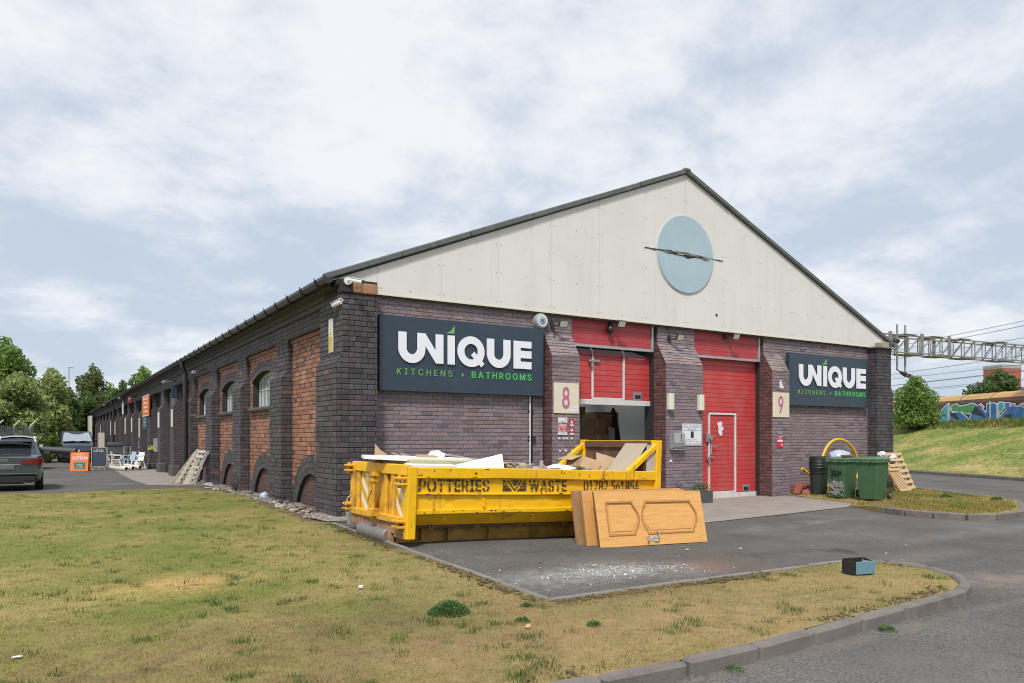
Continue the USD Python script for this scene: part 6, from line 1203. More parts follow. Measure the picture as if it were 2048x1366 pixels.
for x in (-.42, .42):
    for y in (-.35, .35): m = MB(); m.cyl((x, y - .03, .1), (x, y + .03, .1), .1, n=16); m.bar((x, y, .1), (x, y, .24), .05); P_('wheel', m, 'tyre')
t = T('metal_stool', 'tall thin metal stool frame in front of the commercial bin', 'stool', (-.62, 36.5, Zl)); m = MB()
for sx in (-1, 1):
    for sy in (-1, 1): m.cyl((-.62 + sx * .22, 36.5 + sy * .22, Zl), (-.62 + sx * .16, 36.5 + sy * .16, 1.0), .02, n=6)
for z, k in ((.3, .2), (.65, .18), (1.0, .16)): m.tube([(-.62 + sx * k, 36.5 + sy * k, z) for sx, sy in ((-1, -1), (1, -1), (1, 1), (-1, 1), (-1, -1))], .016, 5)
obj('frame', m, 'zinc', t)
# boards, boxes and lamps along the long wall
def wall_board(label, y, z0, z1, w, mat, cat='sign', x=-.165, th=.03, name='wall_sign', lines=0, ink='sign_white', group=None):
    t = T(name, label, cat, (x, y, z0), group=group); m = MB(); m.b2((x - th, y - w / 2, z0), (x, y + w / 2, z1), ch=min(.006, th / 4)); obj('board', m, mat, t)
    if lines:
        m = MB(); r = random.Random(int(y * 10)); h = (z1 - z0) / (lines + 1)
        for i in range(lines): zz = z1 - h * (i + .85); m.prism(affinity.translate(blurred_line(w * r.uniform(.5, .8), h * .5, int(y * 10) + i), -y, zz), (x - th, 0, 0), UY, UZ, (-.004, 0, 0))
        obj('lettering', m, ink, t)
    return t
t = wall_board('tall orange sign board high on the long wall', 31.0, 2.72, 3.85, 3.1, 'sign_orange', lines=4, x=-.17); m = MB(); m.b2((-.205, 29.45, 3.80), (-.20, 32.55, 3.85)); m.b2((-.205, 29.45, 2.72), (-.20, 32.55, 2.77)); obj('border', m, 'sign_white', t); wall_board('dark green sign board with pale lettering below the orange one', 31.4, 2.02, 2.70, 1.9, 'sign_teal', lines=3, x=-.17, ink='bag_blue')
wall_board('narrow cream notice board on the pier left of the first downpipe', 21.25, 2.0, 2.76, .42, 'lamp_cream'); wall_board('narrow white notice board on the next pier to the left', 25.7, 2.02, 2.76, .44, 'sign_white')
wall_board('white electric meter box beside the first downpipe', 19.4, 1.95, 2.55, .42, 'lamp_cream', 'meter box', x=.3, th=.18, name='meter_box'); wall_board('small grey meter box low by the first downpipe', 18.6, .95, 1.5, .3, 'zinc', 'meter box', x=.3, th=.14, name='meter_box')
wall_board('grey box low on the pier beside the hanging flower', 26.3, .85, 1.5, .35, 'zinc', 'meter box', th=.15, name='meter_box')
wall_board('pale pink lettered strip down a pier under the green sign', 34.3, 1.55, 2.7, .40, 'plate_cream'); wall_board('teal lettered strip at the foot of the same pier', 34.3, .2, 1.5, .40, 'sign_teal', lines=4)
for i, (k, z0, z1, lab) in enumerate(((8, 1.9, 2.8, 'white plate on the ninth pier'), (9, 1.8, 2.9, 'white plate on the tenth pier'), (11, 1.8, 2.8, 'white plate on the twelfth pier'), (12, 1.8, 2.9, 'white plate on the thirteenth pier'), (15, 1.7, 2.8, 'white plate on a far pier'))): wall_board(lab + ' of the long wall', NK(k) + .55, z0, z1, .5, 'lamp_cream')
wall_board('white and blue hanging sign near the second downpipe', 44.9, 3.2, 4.1, .9, 'bag_white'); wall_board('small red and white sign under the eaves', 38.2, 3.75, 4.1, .4, 'sign_red', x=-.3, th=.12); wall_board('dark blue and red blade sign by the first downpipe', 20.9, 3.25, 3.8, .06, 'sign_blue', x=-.0, th=.26); wall_board('tall cream cabinet front far along the wall', 82.5, 1.0, 4.0, 3.6, 'lamp_cream', x=-.3, th=.3, name='cream_cabinet', cat='cabinet'); wall_board('tall beige meter cabinet behind the van', 60.5, -.1, 2.0, 1.9, 'pvc', 'cabinet', x=-.4, th=.4, name='meter_cabinet')
for i, (y, z, d) in enumerate(((21.0, 4.0, (-.7, .3, -.1)), (14.1, 3.98, (-.5, .6, -.2)), (36.5, 4.1, (-.6, -.2, -.3)), (43.0, 4.15, (-.7, .1, .1)), (58.0, 4.2, (-.8, 0, .2)))):
    t = T('eaves_lamp', ('twin lamp on an arm under the eaves right of the orange sign', 'small lamp under the eaves over the third window', 'white lamp under the eaves left of the orange sign', 'small lamp under the eaves near the red and white sign', 'curved arm lamp under the eaves by the second downpipe')[i], 'wall lamp', (-.05, y, z)); m = MB(); p = np.array([-.05, y, z]); d = U(d); m.tube([p, p + d * .25, p + d * .45 + [0, 0, .04]], .022, 6); obj('arm', m, 'dark_metal', t); m = MB(); m.box(p + d * .5, (.16, .22, .12), ch=.03); obj('lamp', m, 'grey_metal', t)
t = T('flower_basket', 'small hanging basket of yellow flowers on a pier', 'flower basket', (-.3, 27.0, .85)); m = MB(); m.lathe([(0, -.14), (.12, -.1), (.18, 0)], (-.3, 27.0, .9), 14); obj('basket', m, 'bark', t); m = MB(); r = random.Random(4)
for i in range(60): c = np.array([-.3, 27, .95]) + np.array([r.gauss(0, .1), r.gauss(0, .1), abs(r.gauss(0, .07))]); m.box(c, (.05, .05, .02), R=rotz(r.random() * 3) @ rotx(r.uniform(-1, 1)))
obj('flowers', m, 'flower_yellow', t, kind='stuff')

# ================================================================ parked cars (local: +x forward, rear bumper at x = 0)
def car(name, label, cat, loc, rz, L, Wd, H, paint, belt, prof, glass, group, wheels, zb=.22, tum=.78, van=False):
    """prof: [(x, top height of the painted lower body)]; glass: x of rear foot, rear top, front top, front foot of the cabin."""
    t = T(name, label, cat, loc, rz, group=group); P_ = lambda n, m, mat, par=t, **k: obj(n, m, mat, par, world=False, **k); w = Wd / 2
    px, pz = np.array(prof).T; xs = np.unique(np.concatenate([px, np.linspace(0, L, 19)])); rings = []
    for x in xs:
        zt = np.interp(x, px, pz); e = min(x, L - x); k = 1 - .14 * max(0, 1 - e / .55) ** 2; lo = zb + .06 * max(0, 1 - e / .4)
        ww = w * k; mid = lo + (zt - lo) * .55
        half = [(0, lo), (ww * .80, lo), (ww * .96, lo + .10), (ww, mid - .05), (ww, mid + .12), (ww * .965, zt - .05), (ww * .90, zt), (0, zt + .015)]
        rings.append(np.array([(x, y, z) for y, z in half] + [(x, -y, z) for y, z in half[-2:0:-1]]))
    m = MB(); m.loft(rings); body = P_('body', m, paint, smooth=35)
    g0, g1, g2, g3 = glass; m = MB(); rg = []
    zb_ = lambda x: np.interp(x, px, pz) - .03
    for f, (xr, xf) in enumerate(((g0, g3), (g0 + (g1 - g0) * .5, g3 + (g2 - g3) * .5), (g1, g2))):
        tt = f / 2; wt = w * (.93 - (.93 - tum) * tt); z0, z1 = (zb_(xr), zb_(xf)) if f == 0 else ((belt + (H - belt) * tt - .02),) * 2
        rg.append(np.array([(xr + .05 * (abs(y) / wt) ** 2 * 1.0, y, z0) for y in np.linspace(-wt, wt, 7)] + [(xf - .12 * (abs(y) / wt) ** 2, y, z1) for y in np.linspace(wt, -wt, 7)]))
    m.loft(rg); gl = P_('windows', m, 'car_glass', smooth=35)
    m = MB(); wt = w * tum; n = 9; rgs = []
    for i in range(n):
        x = g1 - .12 + (g2 - g1 + .10) * i / (n - 1); h = H - .055 * (2 * i / (n - 1) - 1) ** 2; rgs.append(np.array([(x, y, h - .09 * (abs(y) / wt) ** 3) for y in np.linspace(-wt * 1.02, wt * 1.02, 9)] + [(x, y, h - .05 - .09 * (abs(y) / wt) ** 3) for y in np.linspace(wt * 1.02, -wt * 1.02, 9)]))
    m.loft(rgs); P_('roof', m, paint, smooth=35)
    m = MB()
    for s in (-1, 1):
        for a, b in (((g0 + .04, s * w * .915, zb_(g0) - .02), (g1 + .03, s * wt * .99, H - .09)), ((g3 - .13, s * w * .915, zb_(g3) - .02), (g2 - .12, s * wt * .99, H - .10)), (((g1 + g2) / 2, s * w * .945, belt - .05), ((g1 + g2) / 2, s * wt * 1.01, H - .1))): m.bar(a, b, .09, .07, upv=(1, 0, 0), ch=.01)
    P_('pillars', m, paint)
    for x in wheels:
        for s in (-1, 1):
            g = MB(); r_ = .33; g.lathe([(.20, -.10), (r_ - .02, -.11), (r_, -.08), (r_, .08), (r_ - .02, .11), (.20, .10)], n=26); v, f, _ = g.arrays(); m = MB(); m.add(v @ rotx(math.pi / 2).T + [x, s * (w - .10), r_], f); wh = P_('wheel', m, 'tyre', smooth=30); m = MB(); m.cyl((x, s * (w - .12), r_), (x, s * (w - .015), r_), .20, n=20); P_('rim', m, 'zinc', under(t, wh))
            m = MB(); m.tube([(x + .38 * math.cos(a), s * (w - .03), r_ + .38 * math.sin(a)) for a in np.linspace(-.1, math.pi + .1, 14)], .03, 6); P_('wheel_arch', m, 'car_trim')
    for s in (-1, 1): m = MB(); m.loft([np.array([(g3 - .25 + dx, s * (w + .03 + .16 * k), belt + .08 + dz) for dx, dz in ((0, -.07), (.10, -.05), (.10, .06), (0, .09))]) for k in (0, 1)]); P_('mirror', m, paint if not van else 'car_trim')
    return t, P_
# grey estate, seen from behind at the left edge
t, P_ = car('estate_car', 'dark silver estate car seen from behind at the left edge of the photo', 'car', (-5.90, 11.45, -.02), 90, 4.9, 1.92, 1.47, 'car_grey', 1.0,
            [(0, .96), (.12, 1.02), (.35, 1.05), (1.2, 1.03), (3.3, .98), (4.3, .86), (4.75, .72), (4.9, .62)], (.20, .85, 2.9, 3.75), None, (.98, 3.92))
for s in (-1, 1):
    m = MB(); m.loft([np.array([(x, s * y, lo), (x, s * y, hi), (x + .07, s * (y - .02), hi), (x + .07, s * (y - .02), lo)]) for y, x, lo, hi in ((.40, -.045, .885, .895), (.47, -.045, .79, .90), (.70, -.040, .775, .915), (.85, -.018, .775, .93), (.945, .08, .79, .935), (.985, .28, .81, .93))]); tl = P_('tail_light', m, 'lamp_red')
    m = MB(); m.b2((-.03, s * .62 - .10, .83), (-.012, s * .62 + .2 * (s > 0), .845)); P_('light_bar', m, 'lamp_clear', under(t, tl)) if False else None
    m = MB(); m.loft([np.array([(x, s * .62 + .13 * math.cos(a), .27 + .055 * math.sin(a)) for a in np.linspace(0, 2 * math.pi, 18, endpoint=False)]) for x in (-.05, .08)]); P_('exhaust', m, 'chrome', smooth=40); m = MB(); m.loft([np.array([(x, s * .62 + .105 * math.cos(a), .27 + .04 * math.sin(a)) for a in np.linspace(0, 2 * math.pi, 18, endpoint=False)]) for x in (-.055, .0)]); P_('exhaust_bore', m, 'black_gap')
m = MB(); m.box((.03, 0, .345), (.16, 1.62, .26), ch=.05); P_('diffuser', m, 'car_trim'); m = MB(); m.box((.005, 0, .50), (.14, 1.70, .05), ch=.02); P_('bumper_crease', m, 'car_grey')
m = MB(); m.box((-.012, 0, .70), (.02, .54, .125), ch=.005); P_('number_plate', m, 'number_plate'); m = MB(); m.box((.0, 0, .775), (.03, .8, .02)); P_('chrome_strip', m, 'chrome')
m = MB(); m.box((.66, 0, 1.425), (.42, 1.36, .035), R=roty(.06), ch=.012); P_('spoiler', m, 'car_grey'); m = MB(); m.bar((.16, .0, 1.06), (.18, .55, 1.07), .02); P_('wiper', m, 'car_trim')
for s in (-1, 1): m = MB(); m.tube([(.8, s * .66, 1.47), (1.2, s * .67, 1.51), (2.6, s * .67, 1.51), (2.9, s * .66, 1.47)], .015, 6); P_('roof_rail', m, 'car_trim')
m = MB(); m.prism(unary_union([Point(.05 * i - .075, 0).buffer(.03, 10).difference(Point(.05 * i - .075, 0).buffer(.022, 10)) for i in range(4)]), (-.004, 0, .90), (0, -1, 0), Z3, (-.01, 0, 0)); P_('badge', m, 'chrome')
# van facing the camera, on the left road
VG = [(0, 1.25), (.3, 1.36), (3.6, 1.38), (4.1, 1.38), (4.45, 1.30), (4.85, 1.08), (5.0, .80)]
t, P_ = car('panel_van', 'dark blue van facing the camera on the left road', 'van', (-3.05, 49.0, -.13), -88.5, 5.0, 2.0, 2.14, 'car_navy', 1.40, VG, (.12, .25, 3.3, 4.30), None, (.95, 3.95), tum=.84, van=True)
for s in (-1, 1):
    m = MB(); m.loft([np.array([(4.86 + dx, s * y, z) for dx, y, z in ((.08, .50, .84), (.10, .52, .70), (-.12, .90, .74), (-.18, .90, .93))]), np.array([(4.6 + dx, s * y, z) for dx, y, z in ((.08, .50, .84), (.10, .52, .70), (-.12, .86, .74), (-.18, .86, .93))])]); P_('headlight', m, 'lamp_clear')
    m = MB(); m.box((4.93, s * .70, .42), (.1, .22, .1), ch=.02); P_('fog_light', m, 'lamp_clear')
wt_ = 1.0 * .84; m = MB(); m.loft([np.array([(x, y, z) for y in np.linspace(-a_, a_, 7)] + [(x - .03, y, z) for y in np.linspace(a_, -a_, 7)]) for x, a_, z in ((4.245, .86, 1.44), (3.80, .81, 1.78), (3.36, .74, 2.04))]); P_('windscreen', m, 'van_glass', smooth=40)
m = MB(); m.bar((4.30, -.1, 1.42), (4.20, .62, 1.47), .025); m.bar((4.30, -.75, 1.42), (4.22, -.12, 1.46), .025); P_('wiper', m, 'car_trim')
for z in (.72, .78, .84): m = MB(); m.box((4.99, 0, z), (.05, 1.0, .022), ch=.004); P_('grille_bar', m, 'chrome' if z != .78 else 'car_trim')
m = MB(); m.box((4.965, 0, .78), (.05, 1.02, .16)); P_('grille', m, 'car_trim'); m = MB(); m.cyl((4.98, 0, .80), (5.03, 0, .80), .085, n=20); P_('badge', m, 'sign_white'); m = MB(); m.box((4.99, 0, .40), (.05, 1.3, .2), ch=.03); P_('lower_grille', m, 'car_trim'); m = MB(); m.box((5.02, 0, .50), (.02, .52, .11)); P_('number_plate', m, 'sign_white'); m = MB(); m.b2((4.5, -.9, .12), (4.9, .9, .26)); P_('valance', m, 'car_trim')
# white cars
t, P_ = car('white_suv', 'white car facing the camera, half hidden behind the blue van', 'car', (-3.75, 66.0, -.13), -88, 4.5, 1.85, 1.65, 'car_white', 1.05, [(0, .98), (.3, 1.06), (3.0, 1.06), (3.3, 1.04), (4.2, .90), (4.5, .72)], (.2, .5, 2.5, 3.4), 'white parked cars', (.85, 3.6), tum=.8)
for s in (-1, 1): m = MB(); m.box((4.38, s * .72, .82), (.2, .34, .14), R=rotz(-s * .5), ch=.03); P_('headlight', m, 'lamp_clear')
m = MB(); m.box((4.46, 0, .72), (.08, .9, .16), ch=.02); P_('grille', m, 'car_trim')
t, P_ = car('white_estate', 'white car seen over the roof of the dark silver estate', 'car', (-6.05, 31.5, -.13), 90, 4.6, 1.85, 1.82, 'car_white', 1.12, [(0, 1.02), (.2, 1.1), (3.2, 1.1), (4.2, .96), (4.6, .72)], (.15, .6, 2.8, 3.6), 'white parked cars', (.85, 3.7), tum=.8)

# ================================================================ trees, the railway and what lies beyond
def leaves(mb, C, S, R, n_card, size, seed, tones=(.45, 1.6)):
    """n_card leaf clumps in the ellipsoid C, S: each a few folded leaf faces; R: how far they keep to the outer shell."""
    g = np.random.default_rng(seed); d = g.normal(size=(n_card, 3)); d /= np.linalg.norm(d, axis=1, keepdims=True); rad = 1 - (1 - g.random(n_card) ** R) * .75
    nz = .72 + .55 * meshkit.fbm(d * 2.3 + seed, 3, seed); p = np.asarray(C) + d * rad[:, None] * np.asarray(S) * nz[:, None]
    keep = meshkit.noise(p / (.22 * np.mean(S)) + seed, seed + 3) > .26; p, d = p[keep], d[keep]; n = len(p)
    a = g.normal(size=(n, 3)) + d * .5; a /= np.linalg.norm(a, axis=1, keepdims=True); b = np.cross(a, g.normal(size=(n, 3))); b /= np.linalg.norm(b, axis=1, keepdims=True); c = np.cross(a, b)
    s = size * g.uniform(.4, 1.7, (n, 1)); V = np.stack([p - a * s, p + b * s * .45 + c * s * .18, p + a * s, p - b * s * .45 + c * s * .18], 1).reshape(-1, 3); i = np.arange(n)[:, None] * 4
    F = np.hstack([i, i + 1, i + 2, i + 3]); tn = g.uniform(*tones, n); mb.add(V, F, np.repeat(np.stack([tn, tn, tn], 1), 4, 0)); return mb
def tree(name, label, base, h, blobs, look, leaf, n, seed, group=None, trunk=.22, limbs=True, cat='tree', lean=(0, 0)):
    t = T(name, label, cat, base, group=group); base = np.array(base, float); r = random.Random(seed); m = MB(); top = base + [lean[0], lean[1], h * .62]
    m.tube([base + [0, 0, -.3], base + [.02, 0, h * .12], base * .5 + top * .5 + [r.uniform(-.2, .2), r.uniform(-.2, .2), 0], top], [trunk * 1.25, trunk, trunk * .7, trunk * .25], 9); obj('trunk', m, 'bark', t, smooth=50)
    if limbs:
        for i, (c, s) in enumerate(blobs): q = base + np.asarray(c); a = base + (top - base) * min(.9, max(.2, c[2] / h * .65)); m = MB(); m.tube([a, (a + q) / 2 + [r.uniform(-.2, .2), r.uniform(-.2, .2), .2], q + np.array([0, 0, s[2] * .6])], [trunk * .45, trunk * .28, .02], 6); obj('limb', m, 'bark', t)
    m = MB(); tot = sum(np.prod(s) ** (2 / 3) for _, s in blobs)
    for i, (c, s) in enumerate(blobs): leaves(m, base + np.asarray(c), s, .55, int(n * np.prod(s) ** (2 / 3) / tot), leaf, seed * 17 + i)
    obj('crown', m, look, t, tone=True); return t
def blobby(seed, h, w, n=9, low=.3):
    r = random.Random(seed); out = []
    for i in range(n): z = h * (low + (1 - low) * (i + .5) / n * .92); t = (i + .5) / n; k = math.sqrt(max(.08, 1 - ((t - .42) / .62) ** 2)); a = 2.4 * i + r.uniform(-.5, .5); q = w * .26 * k * r.uniform(.7, 1.1); out.append(((q * math.cos(a), q * math.sin(a), z), (w * .25 * k * r.uniform(.8, 1.2) + .15, w * .25 * k * r.uniform(.8, 1.2) + .15, h * .14 * r.uniform(.8, 1.3))))
    return out
TREES = (      # label, px and depth of the foot, px of the top, width in px, low, leaf look, leaf size, leaves, seed
 ('large pale sage green tree at the left edge behind the silver car', 30, 50, 748, 150, .06, 'leaf_sage', .13, 24000, 1),
 ('tall mid green tree rising behind the sage tree at the left edge', 10, 68, 686, 125, .2, 'leaf_mid', .17, 15000, 2),
 ('rounded green tree between the sage tree and the dark trees', 96, 64, 742, 95, .06, 'leaf_sage', .15, 14000, 3),
 ('bright lime green shrubby tree low beside the white cars', 90, 60, 826, 46, .02, 'leaf_lime', .12, 6000, 4),
 ('dark green tree behind the van, lower half in shade', 130, 84, 772, 80, .05, 'leaf_dark', .18, 11000, 5),
 ('dark bushy tree left of the airy birch', 108, 92, 765, 70, .06, 'leaf_mid', .2, 9000, 6),
 ('tall airy olive birch tree above the roof line', 184, 108, 736, 66, .3, 'leaf_olive', .2, 6500, 7),
 ('dark tree under the airy birch beside the wall end', 168, 98, 786, 90, .04, 'leaf_dark', .2, 9000, 13),
 ('bushy green tree right of the birch just over the roof', 216, 118, 772, 66, .1, 'leaf_mid', .22, 7000, 8),
 ('light green tree top showing over the roof nearer the front', 288, 105, 737, 76, .35, 'leaf_mid', .2, 8000, 9),
 ('small dark tree top between the light tree and the birch over the roof', 243, 112, 766, 40, .3, 'leaf_dark', .2, 4000, 10),
 ('dark tree closing the end of the left road', 118, 135, 795, 110, .02, 'leaf_dark', .3, 8000, 11),
 ('broad green tree at the far left behind the palisade fence', -50, 62, 720, 150, .1, 'leaf_mid', .2, 9000, 12))
for lab, px, dep, top, wpx, low, lk, lf, n, sd in TREES:
    q = D_(px, 877, dep); h = 1.6 + (877 - top) * dep / 1504.925; w = wpx * dep / 1504.925; tree('tree', lab, (q[0], q[1], -.1), h, blobby(sd, h, w, 12, low), lk, lf, n, sd, trunk=.12 + h * .012)
r_ = random.Random(3)
for i in range(9): q = D_(60 + 14 * i, 877, 150 - 4 * i); tree('hedge_shrub', ('first', 'second', 'third', 'fourth', 'fifth', 'sixth', 'seventh', 'eighth', 'ninth')[i] + ' dark shrub from the left in the hedge closing the left road', (q[0], q[1], -.1), 3.2, blobby(40 + i, 3.2, 4.6, 5, .02), 'leaf_dark', .26, 1500, 40 + i, group='hedge at the end of the left road', limbs=False, cat='shrub')
tree('tree', 'dark green spreading tree in front of the brick tower', (*D_(1988, 850, 92)[:2], 2.6), 7.4, [((-1.2, .6, 4.6), (2.2, 2.0, 1.2)), ((.9, -.4, 5.6), (2.2, 1.9, 1.4)), ((0, 0, 3.4), (2.9, 2.4, 1.0)), ((2.0, -1.0, 4.3), (1.5, 1.4, .9)), ((-2.2, 1.0, 3.3), (1.4, 1.3, .7)), ((.8, -.3, 6.6), (1.0, .9, .7))], 'leaf_dark', .22, 5200, 21, trunk=.2)
b = bp(9.0, 9.6); zb_ = float(bank_z(9.6, 9.0)); bb = D_(1832, 845, 47.5)
tree('bush', 'leafy green bush on top of the bank beside the right corner pier', (bb[0], bb[1], 2.35), 3.2, [((0, 0, .35), (1.2, 1.1, .5)), ((.6, .3, .3), (.9, .9, .4)), ((-.7, -.2, .3), (.9, .9, .4)), ((0, 0, 1.0), (1.35, 1.3, 1.0)), ((-.55, .2, 1.7), (.95, .95, .85)), ((.5, -.2, 1.6), (1.0, .9, .8)), ((.05, 0, 2.35), (.72, .7, .62)), ((-.9, .3, .6), (.8, .8, .6)), ((.9, -.3, .6), (.8, .8, .6)), ((-.1, 0, 2.75), (.4, .4, .42))], 'leaf_mid', .085, 11000, 31, trunk=.06, cat='bush')
# lamp post above the trees, fence, utility cabinet
q = D_(138, 880, 118); t = T('street_lamp', 'slim grey street lamp standing above the trees on the left', 'street lamp', (q[0], q[1], -.1)); m = MB(); m.tube([(q[0], q[1], -.1), (q[0], q[1], 6), (q[0], q[1], 12.6)], [.11, .08, .06], 8); obj('column', m, 'pole_grey', t); m = MB(); m.box((q[0] + .3, q[1], 12.62), (.75, .25, .10), ch=.03); obj('lantern', m, 'pole_grey', t)
q = D_(129, 880, 75); t = T('street_lamp', 'short slim lamp column by the far end of the long wall', 'street lamp', (-2.2, 92, -.1)); m = MB(); m.tube([(-2.2, 92, -.1), (-2.2, 92, 4.6), (-2.35, 91.8, 4.8), (-2.8, 91.5, 4.85)], [.07, .06, .05, .05], 7); obj('column', m, 'pole_grey', t)
t = T('palisade_fence', 'grey steel palisade fence under the trees at the left', 'fence', (-12, 42, -.1)); A_, B_ = D_(-70, 877, 44) * [1, 1, 0], D_(66, 877, 47) * [1, 1, 0]; n = 32
for i in range(n):
    p = A_ + (B_ - A_) * i / (n - 1); m = MB(); m.prism(Polygon([(-.035, -.1), (.035, -.1), (.035, 2.15), (.018, 2.28), (0, 2.2), (-.018, 2.28), (-.035, 2.15)]), p, U(B_ - A_), Z3, np.cross(U(B_ - A_), Z3) * .012); obj('pale', m, 'palisade', t)
for z in (.4, 1.85): m = MB(); m.bar(A_ + [0, .05, z], B_ + [0, .05, z], .05); obj('rail', m, 'palisade', t)
for i in range(3): p = A_ + (B_ - A_) * (.46 + .5 * i / 2); m = MB(); m.bar(p + [0, .08, -.1], p + [0, .08, 2.3], .09); m.bar(p + [0, .08, 2.3], p + [.3, -.25, 2.6], .07); obj('post', m, 'pvc', t)
t = T('utility_cabinet', 'tall slate blue cabinet at the end of the palisade fence', 'cabinet', (-5.8, 44, -.1)); m = MB(); m.b2((-6.1, 44.0, -.1), (-5.5, 44.5, 1.75), ch=.03); obj('cabinet', m, 'cabinet_blue', t); m = MB(); m.b2((-6.07, 43.985, .0), (-5.53, 44.0, 1.68)); obj('door', m, 'cabinet_blue', t)

# gantry over the tracks: a box girder of two lattice trusses
GH = U([.9925, -.122, 0]); GN = np.array([-GH[1], GH[0], 0]); G0 = D_(1792, 704, 63.0); G0 = G0 - GH * 3.0
t = T('railway_gantry', 'weathered steel lattice gantry across the railway at the right', 'gantry', (G0[0], G0[1], 2.5)); LG, hg, dg = 44.0, 1.45, 1.25
gp = lambda a, b, z: G0 + GH * a + GN * b + [0, 0, z]
for b in (0, dg):
    for z in (0, hg): m = MB(); m.bar(gp(-1, b, z), gp(LG, b, z), .105, .105); obj('chord', m, 'steel_weathered', t)
n = 30; st = LG / n
for b in (0, dg):
    for i in range(n):
        m = MB(); m.bar(gp(i * st, b, 0), gp(i * st, b, hg), .065, .065); obj('upright', m, 'steel_weathered', t); m = MB(); m.bar(gp(i * st, b + .05 * (b > 0), .03), gp((i + 1) * st, b, hg - .03), .065, .05); obj('diagonal', m, 'steel_weathered', t)
for z in (0, hg):
    for i in range(n): m = MB(); m.bar(gp(i * st, 0, z + .02), gp((i + (i % 2)) * st + (0 if i % 2 else st), dg, z + .02), .07, .05); obj('lacing', m, 'steel_weathered', t)
for a in (6.1, 9.6, 2.2): 
    for b_ in (-.09, dg + .09): m = MB(); m.box(gp(a, b_, hg / 2 + .08), (.42, .06, hg + .34), R=np.stack([GH, GN, Z3], 1), ch=.02); obj('splice_plate', m, 'steel_weathered', t)
for a in (4.7, 8.2, 11.8, 17, 24): m = MB(); m.box(gp(a, dg / 2, hg + .12), (1.6, dg + .2, .05), R=np.stack([GH, GN, Z3], 1)); obj('walk_plate', m, 'steel_weathered', t); m = MB(); m.box(gp(a + .6, dg / 2, -.1), (1.9, dg + .1, .05), R=np.stack([GH, GN, Z3], 1)); obj('walk_plate', m, 'steel_weathered', t)
for a, zb in ((3.9, -1.7), (4.9, -1.9)):
    t2 = T('contact_dropper', ('left' if a < 4 else 'right') + ' drop tube with insulators hanging from the gantry end', 'drop tube', gp(a, .6, 0)); m = MB(); m.cyl(gp(a, .6, hg + 1.0), gp(a, .6, zb + .3), .085, n=8); obj('drop_tube', m, 'pole_grey', t2)
    m = MB(); m.bar(gp(a - .1, .6, zb + .35), gp(a + 1.5, .6, zb - .35), .08); [m.cyl(gp(a + .5 + .16 * i, .6, zb + .09 - .07 * i), gp(a + .58 + .16 * i, .6, zb + .055 - .07 * i), .15, n=10) for i in range(4)]; obj('insulator', m, 'insulator', t2); m = MB(); m.bar(gp(a + 1.5, .6, zb - .35), gp(a + 1.5, .6, zb - .9), .05); m.bar(gp(a + 1.0, .6, zb - .55), gp(a + 2.5, .6, zb - 1.0), .05); obj('registration_arm', m, 'pole_grey', t2)
m = MB(); 
for i in range(4): m.cyl(gp(2.6 + .22 * i, .1, .95), gp(2.72 + .22 * i, .1, .93), .19, n=12)
obj('insulator_string', m, 'insulator', t)
t = T('overhead_wires', 'thin overhead line wires along the railway', 'wires', bp(0, 26, 9)); T3 = np.array([*BD, 0])
for i, (p, z0, sag) in enumerate(((24, 10.6, .3), (27, 11.6, .3), (24.5, 8.3, .25), (28, 7.4, .1), (31, 10.9, .3), (33, 8.0, .2), (33, 7.2, .1), (38, 9.4, .3), (41, 7.8, .1))):
    m = MB(); pts = []
    for s_ in np.linspace(-45, 190, 60): f = ((s_ + 45) % 58) / 58; pts.append(bp(s_, p, z0 - sag * 4 * f * (1 - f)))
    m.tube(pts, .022, 4); obj('wire', m, 'wire', t)
# graffitied train
TP = 36.0; t = T('train', 'brown railway wagons with tan roof and graffiti along their side', 'train', bp(20, TP, 2.6)); SW_ = 3.0
for j, (s0, s1) in enumerate(((-2, 38), (39, 79), (80, 125))):
    prof = [(0, 3.35), (0, 5.35), (.12, 5.75), (.45, 6.1), (.95, 6.32), (1.5, 6.4), (2.0, 6.32), (2.6, 6.0), (3.0, 5.3), (3.0, 3.35)]
    m = MB(); m.prism(Polygon(prof[:3] + [(2.9, 5.75)] + prof[-2:]), bp(s0, TP), np.array([*BN, 0]), Z3, T3 * (s1 - s0)); obj('wagon_body', m, 'train_brown', t); m = MB(); m.prism(Polygon([(.10, 5.72)] + prof[3:-2] + [(2.9, 5.72)]), bp(s0, TP - .02), np.array([*BN, 0]), Z3, T3 * (s1 - s0)); rfm = obj('wagon_roof', m, 'train_roof', t)
    for s_ in np.arange(s0 + 3, s1, 4.5): m = MB(); m.tube([bp(s_, TP - .04 + a, z + .02) for a, z in prof[2:7]], .03, 4); obj('roof_seam', m, 'train_brown', under(t, rfm))
    m = MB(); m.b2((0, 0, 0), (1, 1, 1)) if False else None; m.prism(sbox(.3, 2.6, 2.7, 3.4), bp(s0 + 1, TP), np.array([*BN, 0]), Z3, T3 * (s1 - s0 - 2)); obj('underframe', m, 'car_trim', t)
